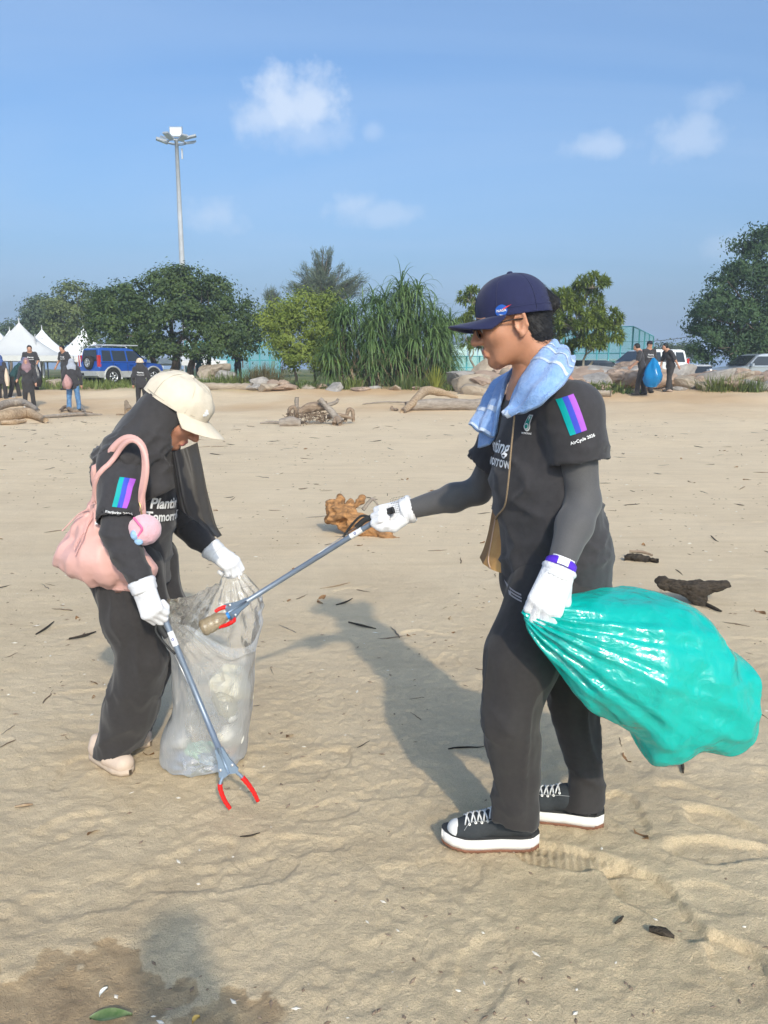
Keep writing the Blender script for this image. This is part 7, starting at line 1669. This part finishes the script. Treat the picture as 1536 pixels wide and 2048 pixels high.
# heaps at the left
for i, (lb, uv, rad, m, up) in enumerate([
    ('thick split tan log in the heap below the mauve headscarf', [(-20, 846), (20, 842), (60, 838), (92, 846)], [.12, .17, .14, .07], wood_t, .12),
    ('grey log on top of the heap below the mauve headscarf', [(-20, 832), (20, 826), (50, 826), (78, 834)], [.10, .13, .10, .05], wood_g, .25),
    ('pale branch lying at the near side of the left heap', [(0, 850), (30, 848), (52, 846)], [.05, .07, .04], wood_t, .06),
    ('thin branch rising from the left driftwood heap', [(28, 826), (40, 818), (52, 832)], [.04, .04, .03], wood_g, .30),
    ('long thin branch lying between the left heap and the jeans', [(80, 838), (120, 835), (160, 832), (205, 830)], [.04, .05, .05, .02], wood_g, .06),
    ('crooked branch at the feet of the woman in jeans', [(120, 826), (132, 820), (150, 828), (185, 826)], [.04, .05, .05, .02], wood_b, .10),
    ('upright stick beside the jeans of the stooping woman', [(166, 830), (164, 820), (172, 836)], [.03, .03, .02], wood_g, .15),
    ('tan splintered stub standing beside the woman in the bucket hat', [(262, 838), (258, 826), (252, 812)], [.14, .12, .05], wood_t, .14),
    ('brown splintered root spreading from the tan stub', [(268, 840), (275, 830), (286, 828)], [.12, .12, .06], wood_b, .10),
    ('thin twig lying left of the splintered tan stub', [(232, 828), (245, 828), (258, 830)], [.02, .02, .02], wood_b, .03)]):
    log(lb, [gp(u, v, up if 0 < q < len(uv) - 1 or len(uv) < 4 else up * .6) for q, (u, v) in enumerate(uv)], rad, m, 60 + i)
# twigs one can pick out near the two people
near_tw = [(72, 1272, 108, 1246, .006, 'dark twig lying on the sand left of the stooping woman\'s trousers'), (138, 1282, 192, 1266, .008, 'thicker dark twig left of the stooping woman\'s knees'), (697, 1246, 752, 1258, .007, 'dark stick inside the shadow of the capped man\'s head'), (672, 1212, 705, 1199, .006, 'short dark stick at the edge of the head shadow'), (700, 1166, 640, 1178, .004, 'fine pale twig between the litter picker and the stump'),
           (30, 1612, 66, 1607, .006, 'pale yellow stick on the damp patch near the woman\'s shoe'), (1358, 1520, 1366, 1548, .007, 'dark curved twig stuck in the sand below the green bag'), (1230, 1852, 1246, 1838, .005, 'thin dark twig by the deep footprint'), (1298, 1868, 1348, 1884, .012, 'dark wood chip at the heel of the deep footprint'), (480, 1670, 520, 1664, .003, 'hair-thin twig in front of the open red jaws')]
for i, (u0, v0, u1, v1, r, lb) in enumerate(near_tw): log(lb, [gp(u0, v0, r), gp((u0 + u1) / 2 + 2, (v0 + v1) / 2 + 2, r * 1.6), gp(u1, v1, r)], [r * .6, r, r * .4], wood_k if i not in (4, 5) else wood_t, 90 + i, 'twig', 6, cat='twig', n=10)
rs = random.Random(17); TW = []
for q in range(8):
    p = [(x, .05 * rs.uniform(-1, 1), .01 * rs.uniform(0, 1)) for x in np.linspace(-.5, .5, 6)]; v, f = tube(spline(p, 9), [.018, .03, .03, .028, .028, .022, .02, .014, .008], 5); TW.append(mesh_data('twig', v, f, True, (wood_k, wood_b, wood_g, wood_b)[q % 4]))
for i in range(230):
    y = 2.6 + 17 * rs.random() ** 1.25; x = rs.uniform(-.56, .56) * y
    if 6.2 < y < 8.5 and rs.random() < .3: x = rs.uniform(-3, 0)
    o = bpy.data.objects.new('twig', TW[i % 8]); COL.objects.link(o); s = rs.uniform(.05, .16) * (1 + y / 14); o.scale = (s, s * .8, s * .8); o.rotation_euler = (rs.uniform(-.05, .05), rs.uniform(-.1, .1), rs.uniform(0, 6.28)); o.location = (x, y, gz(x, y) + .018 * s * .8)
    tag(o, ('small dark twig scattered on the open sand', 'small brown twig scattered on the open sand', 'small grey twig scattered on the open sand', 'small brown twig scattered on the open sand')[i % 4], 'twig', 'twigs scattered over the beach')
leaf_b = mat('dead_leaf_brown', (.20, .10, .045), .8, .2, color2=(.36, .21, .10), vscale=40, trans=.15); LV = []
for q in range(4):
    V = []; n = 7
    for i in range(n):
        t = i / (n - 1); w = .22 * math.sin(math.pi * t) ** .8; V += [(t - .5, -w, .10 * math.sin(t * 5 + q) + .10), (t - .5, 0, .06 * math.sin(t * 5 + q) + .02), (t - .5, w, .12 * math.cos(t * 4 + q) + .06)]
    LV.append(mesh_data('dead_leaf', V, grid_faces(n, 3), True, leaf_b))
for i in range(60):
    y = 2.0 + 13 * rs.random() ** 1.3; x = rs.uniform(-.52, .52) * y; o = bpy.data.objects.new('dead_leaf', LV[i % 4]); COL.objects.link(o); s = rs.uniform(.03, .07) * (1 + y / 16); o.scale = (s, s, s); o.rotation_euler = (rs.uniform(-.2, .2), rs.uniform(-.2, .2), rs.uniform(0, 6.28)); o.location = (x, y, gz(x, y)); tag(o, 'curled brown dead leaf lying on the open sand', 'leaf', 'dead leaves scattered over the beach')
def leaf(label, u, v, L, W_, rz, m):
    V = []; n = 12; g = gp(u, v, .006); c, s = math.cos(rz), math.sin(rz)
    for i in range(n):
        t = i / (n - 1); w = W_ * math.sin(math.pi * t ** .8) * .5
        for q, z in ((-w, .006), (0, 0), (w, .008)): x = (t - .5) * L; V.append(g + (x * c - q * s, x * s + q * c, z + .004 * math.sin(3 * t)))
    tag(obj('leaf', np.array(V), grid_faces(n, 3), m, None, loc=tuple(g)), label, 'leaf')
leaf('broad green leaf lying in the wet hollow', 222, 2034, .095, .034, .1, mat('wet_green_leaf', (.06, .13, .03), .25, .5, color2=(.22, .26, .12), vscale=30)); leaf('small white leaf scrap in the wet hollow', 207, 1986, .026, .009, 1.1, mat('pale_leaf', (.72, .74, .70), .6)); leaf('tiny yellow leaf at the rim of the wet hollow', 392, 2042, .022, .012, .9, mat('yellow_leaf', (.55, .36, .10), .6))
# shells and crumbs too small to pick out
rs2 = np.random.RandomState(9); sh_v, sh_f, cr_v, cr_f = [], [], [], []
bv0 = np.array([(1, 0, 0), (-1, 0, 0), (0, 1, 0), (0, -1, 0), (0, 0, .8), (0, 0, -.3)]); bf0 = [(0, 2, 4), (2, 1, 4), (1, 3, 4), (3, 0, 4), (2, 0, 5), (1, 2, 5), (3, 1, 5), (0, 3, 5)]
N_ = 3600; ys = 1.5 + 20 * rs2.rand(N_) ** 1.5; xs = rs2.uniform(-.58, .58, N_) * ys; xs = np.where(rs2.rand(N_) < .35, xs + .25 * np.sin(ys * 3), xs); zs = ground_z(xs, ys); keep = fbm(np.stack([xs, ys, 0 * xs], 1), .7, 3, 30) + rs2.normal(size=N_) * .25 > -.05
for x, y, z, kp in zip(xs, ys, zs, keep):
    if not kp: continue
    s = rs2.uniform(.0015, .0045) * (1 + y / 6); a = rs2.rand() * 6.28; e = rs2.uniform(1, 3.5); q = bv0 * np.array((s * e, s, s * .7)); q = np.stack([q[:, 0] * math.cos(a) - q[:, 1] * math.sin(a), q[:, 0] * math.sin(a) + q[:, 1] * math.cos(a), q[:, 2]], 1) + (x, y, z + s * .2)
    V_, F_ = (sh_v, sh_f) if rs2.rand() < .25 else (cr_v, cr_f); n0 = len(V_) ; V_.extend(q.tolist()); F_.extend([tuple(i + n0 for i in t) for t in bf0])
tag(obj('shell_fragments', sh_v, np.array(sh_f), mat('shell', (.72, .66, .56), .6), None, False), 'pale shell fragments strewn over the sand', 'shells', kind='stuff'); tag(obj('bark_crumbs', cr_v, np.array(cr_f), wood_b, None, False), 'dark bark crumbs strewn over the sand', 'debris', kind='stuff')
# the photographer, whose shadow falls into the picture
person('person', 'person in a cap standing at the water side with both hands raised to the face', (.08, -.52, gz(.08, -.52)), 1.58, math.pi / 2, group=None, head='cap', hc=navy, printed=None, arms={'l': ((.12, .24, 1.20), (.16, .08, 1.40)), 'r': ((.12, -.24, 1.20), (.16, -.08, 1.40))})
# ------------------------------------------------------------------ thin sea haze
def haze_box():
    v, f = box((0, 152, 11.8), (880, 350, 26.5)); o = obj('haze', v, f, None, None, False); o['kind'] = 'stuff'
    m = bpy.data.materials.new('haze_air'); m.use_nodes = True; n = m.node_tree.nodes; n.remove(n['Principled BSDF'])
    pv = n.new('ShaderNodeVolumePrincipled'); pv.inputs['Color'].default_value = (.88, .94, 1, 1); pv.inputs['Density'].default_value = .0017; pv.inputs['Anisotropy'].default_value = .2
    m.node_tree.links.new(pv.outputs[0], n['Material Output'].inputs['Volume']); o.data.materials.append(m)
haze_box()
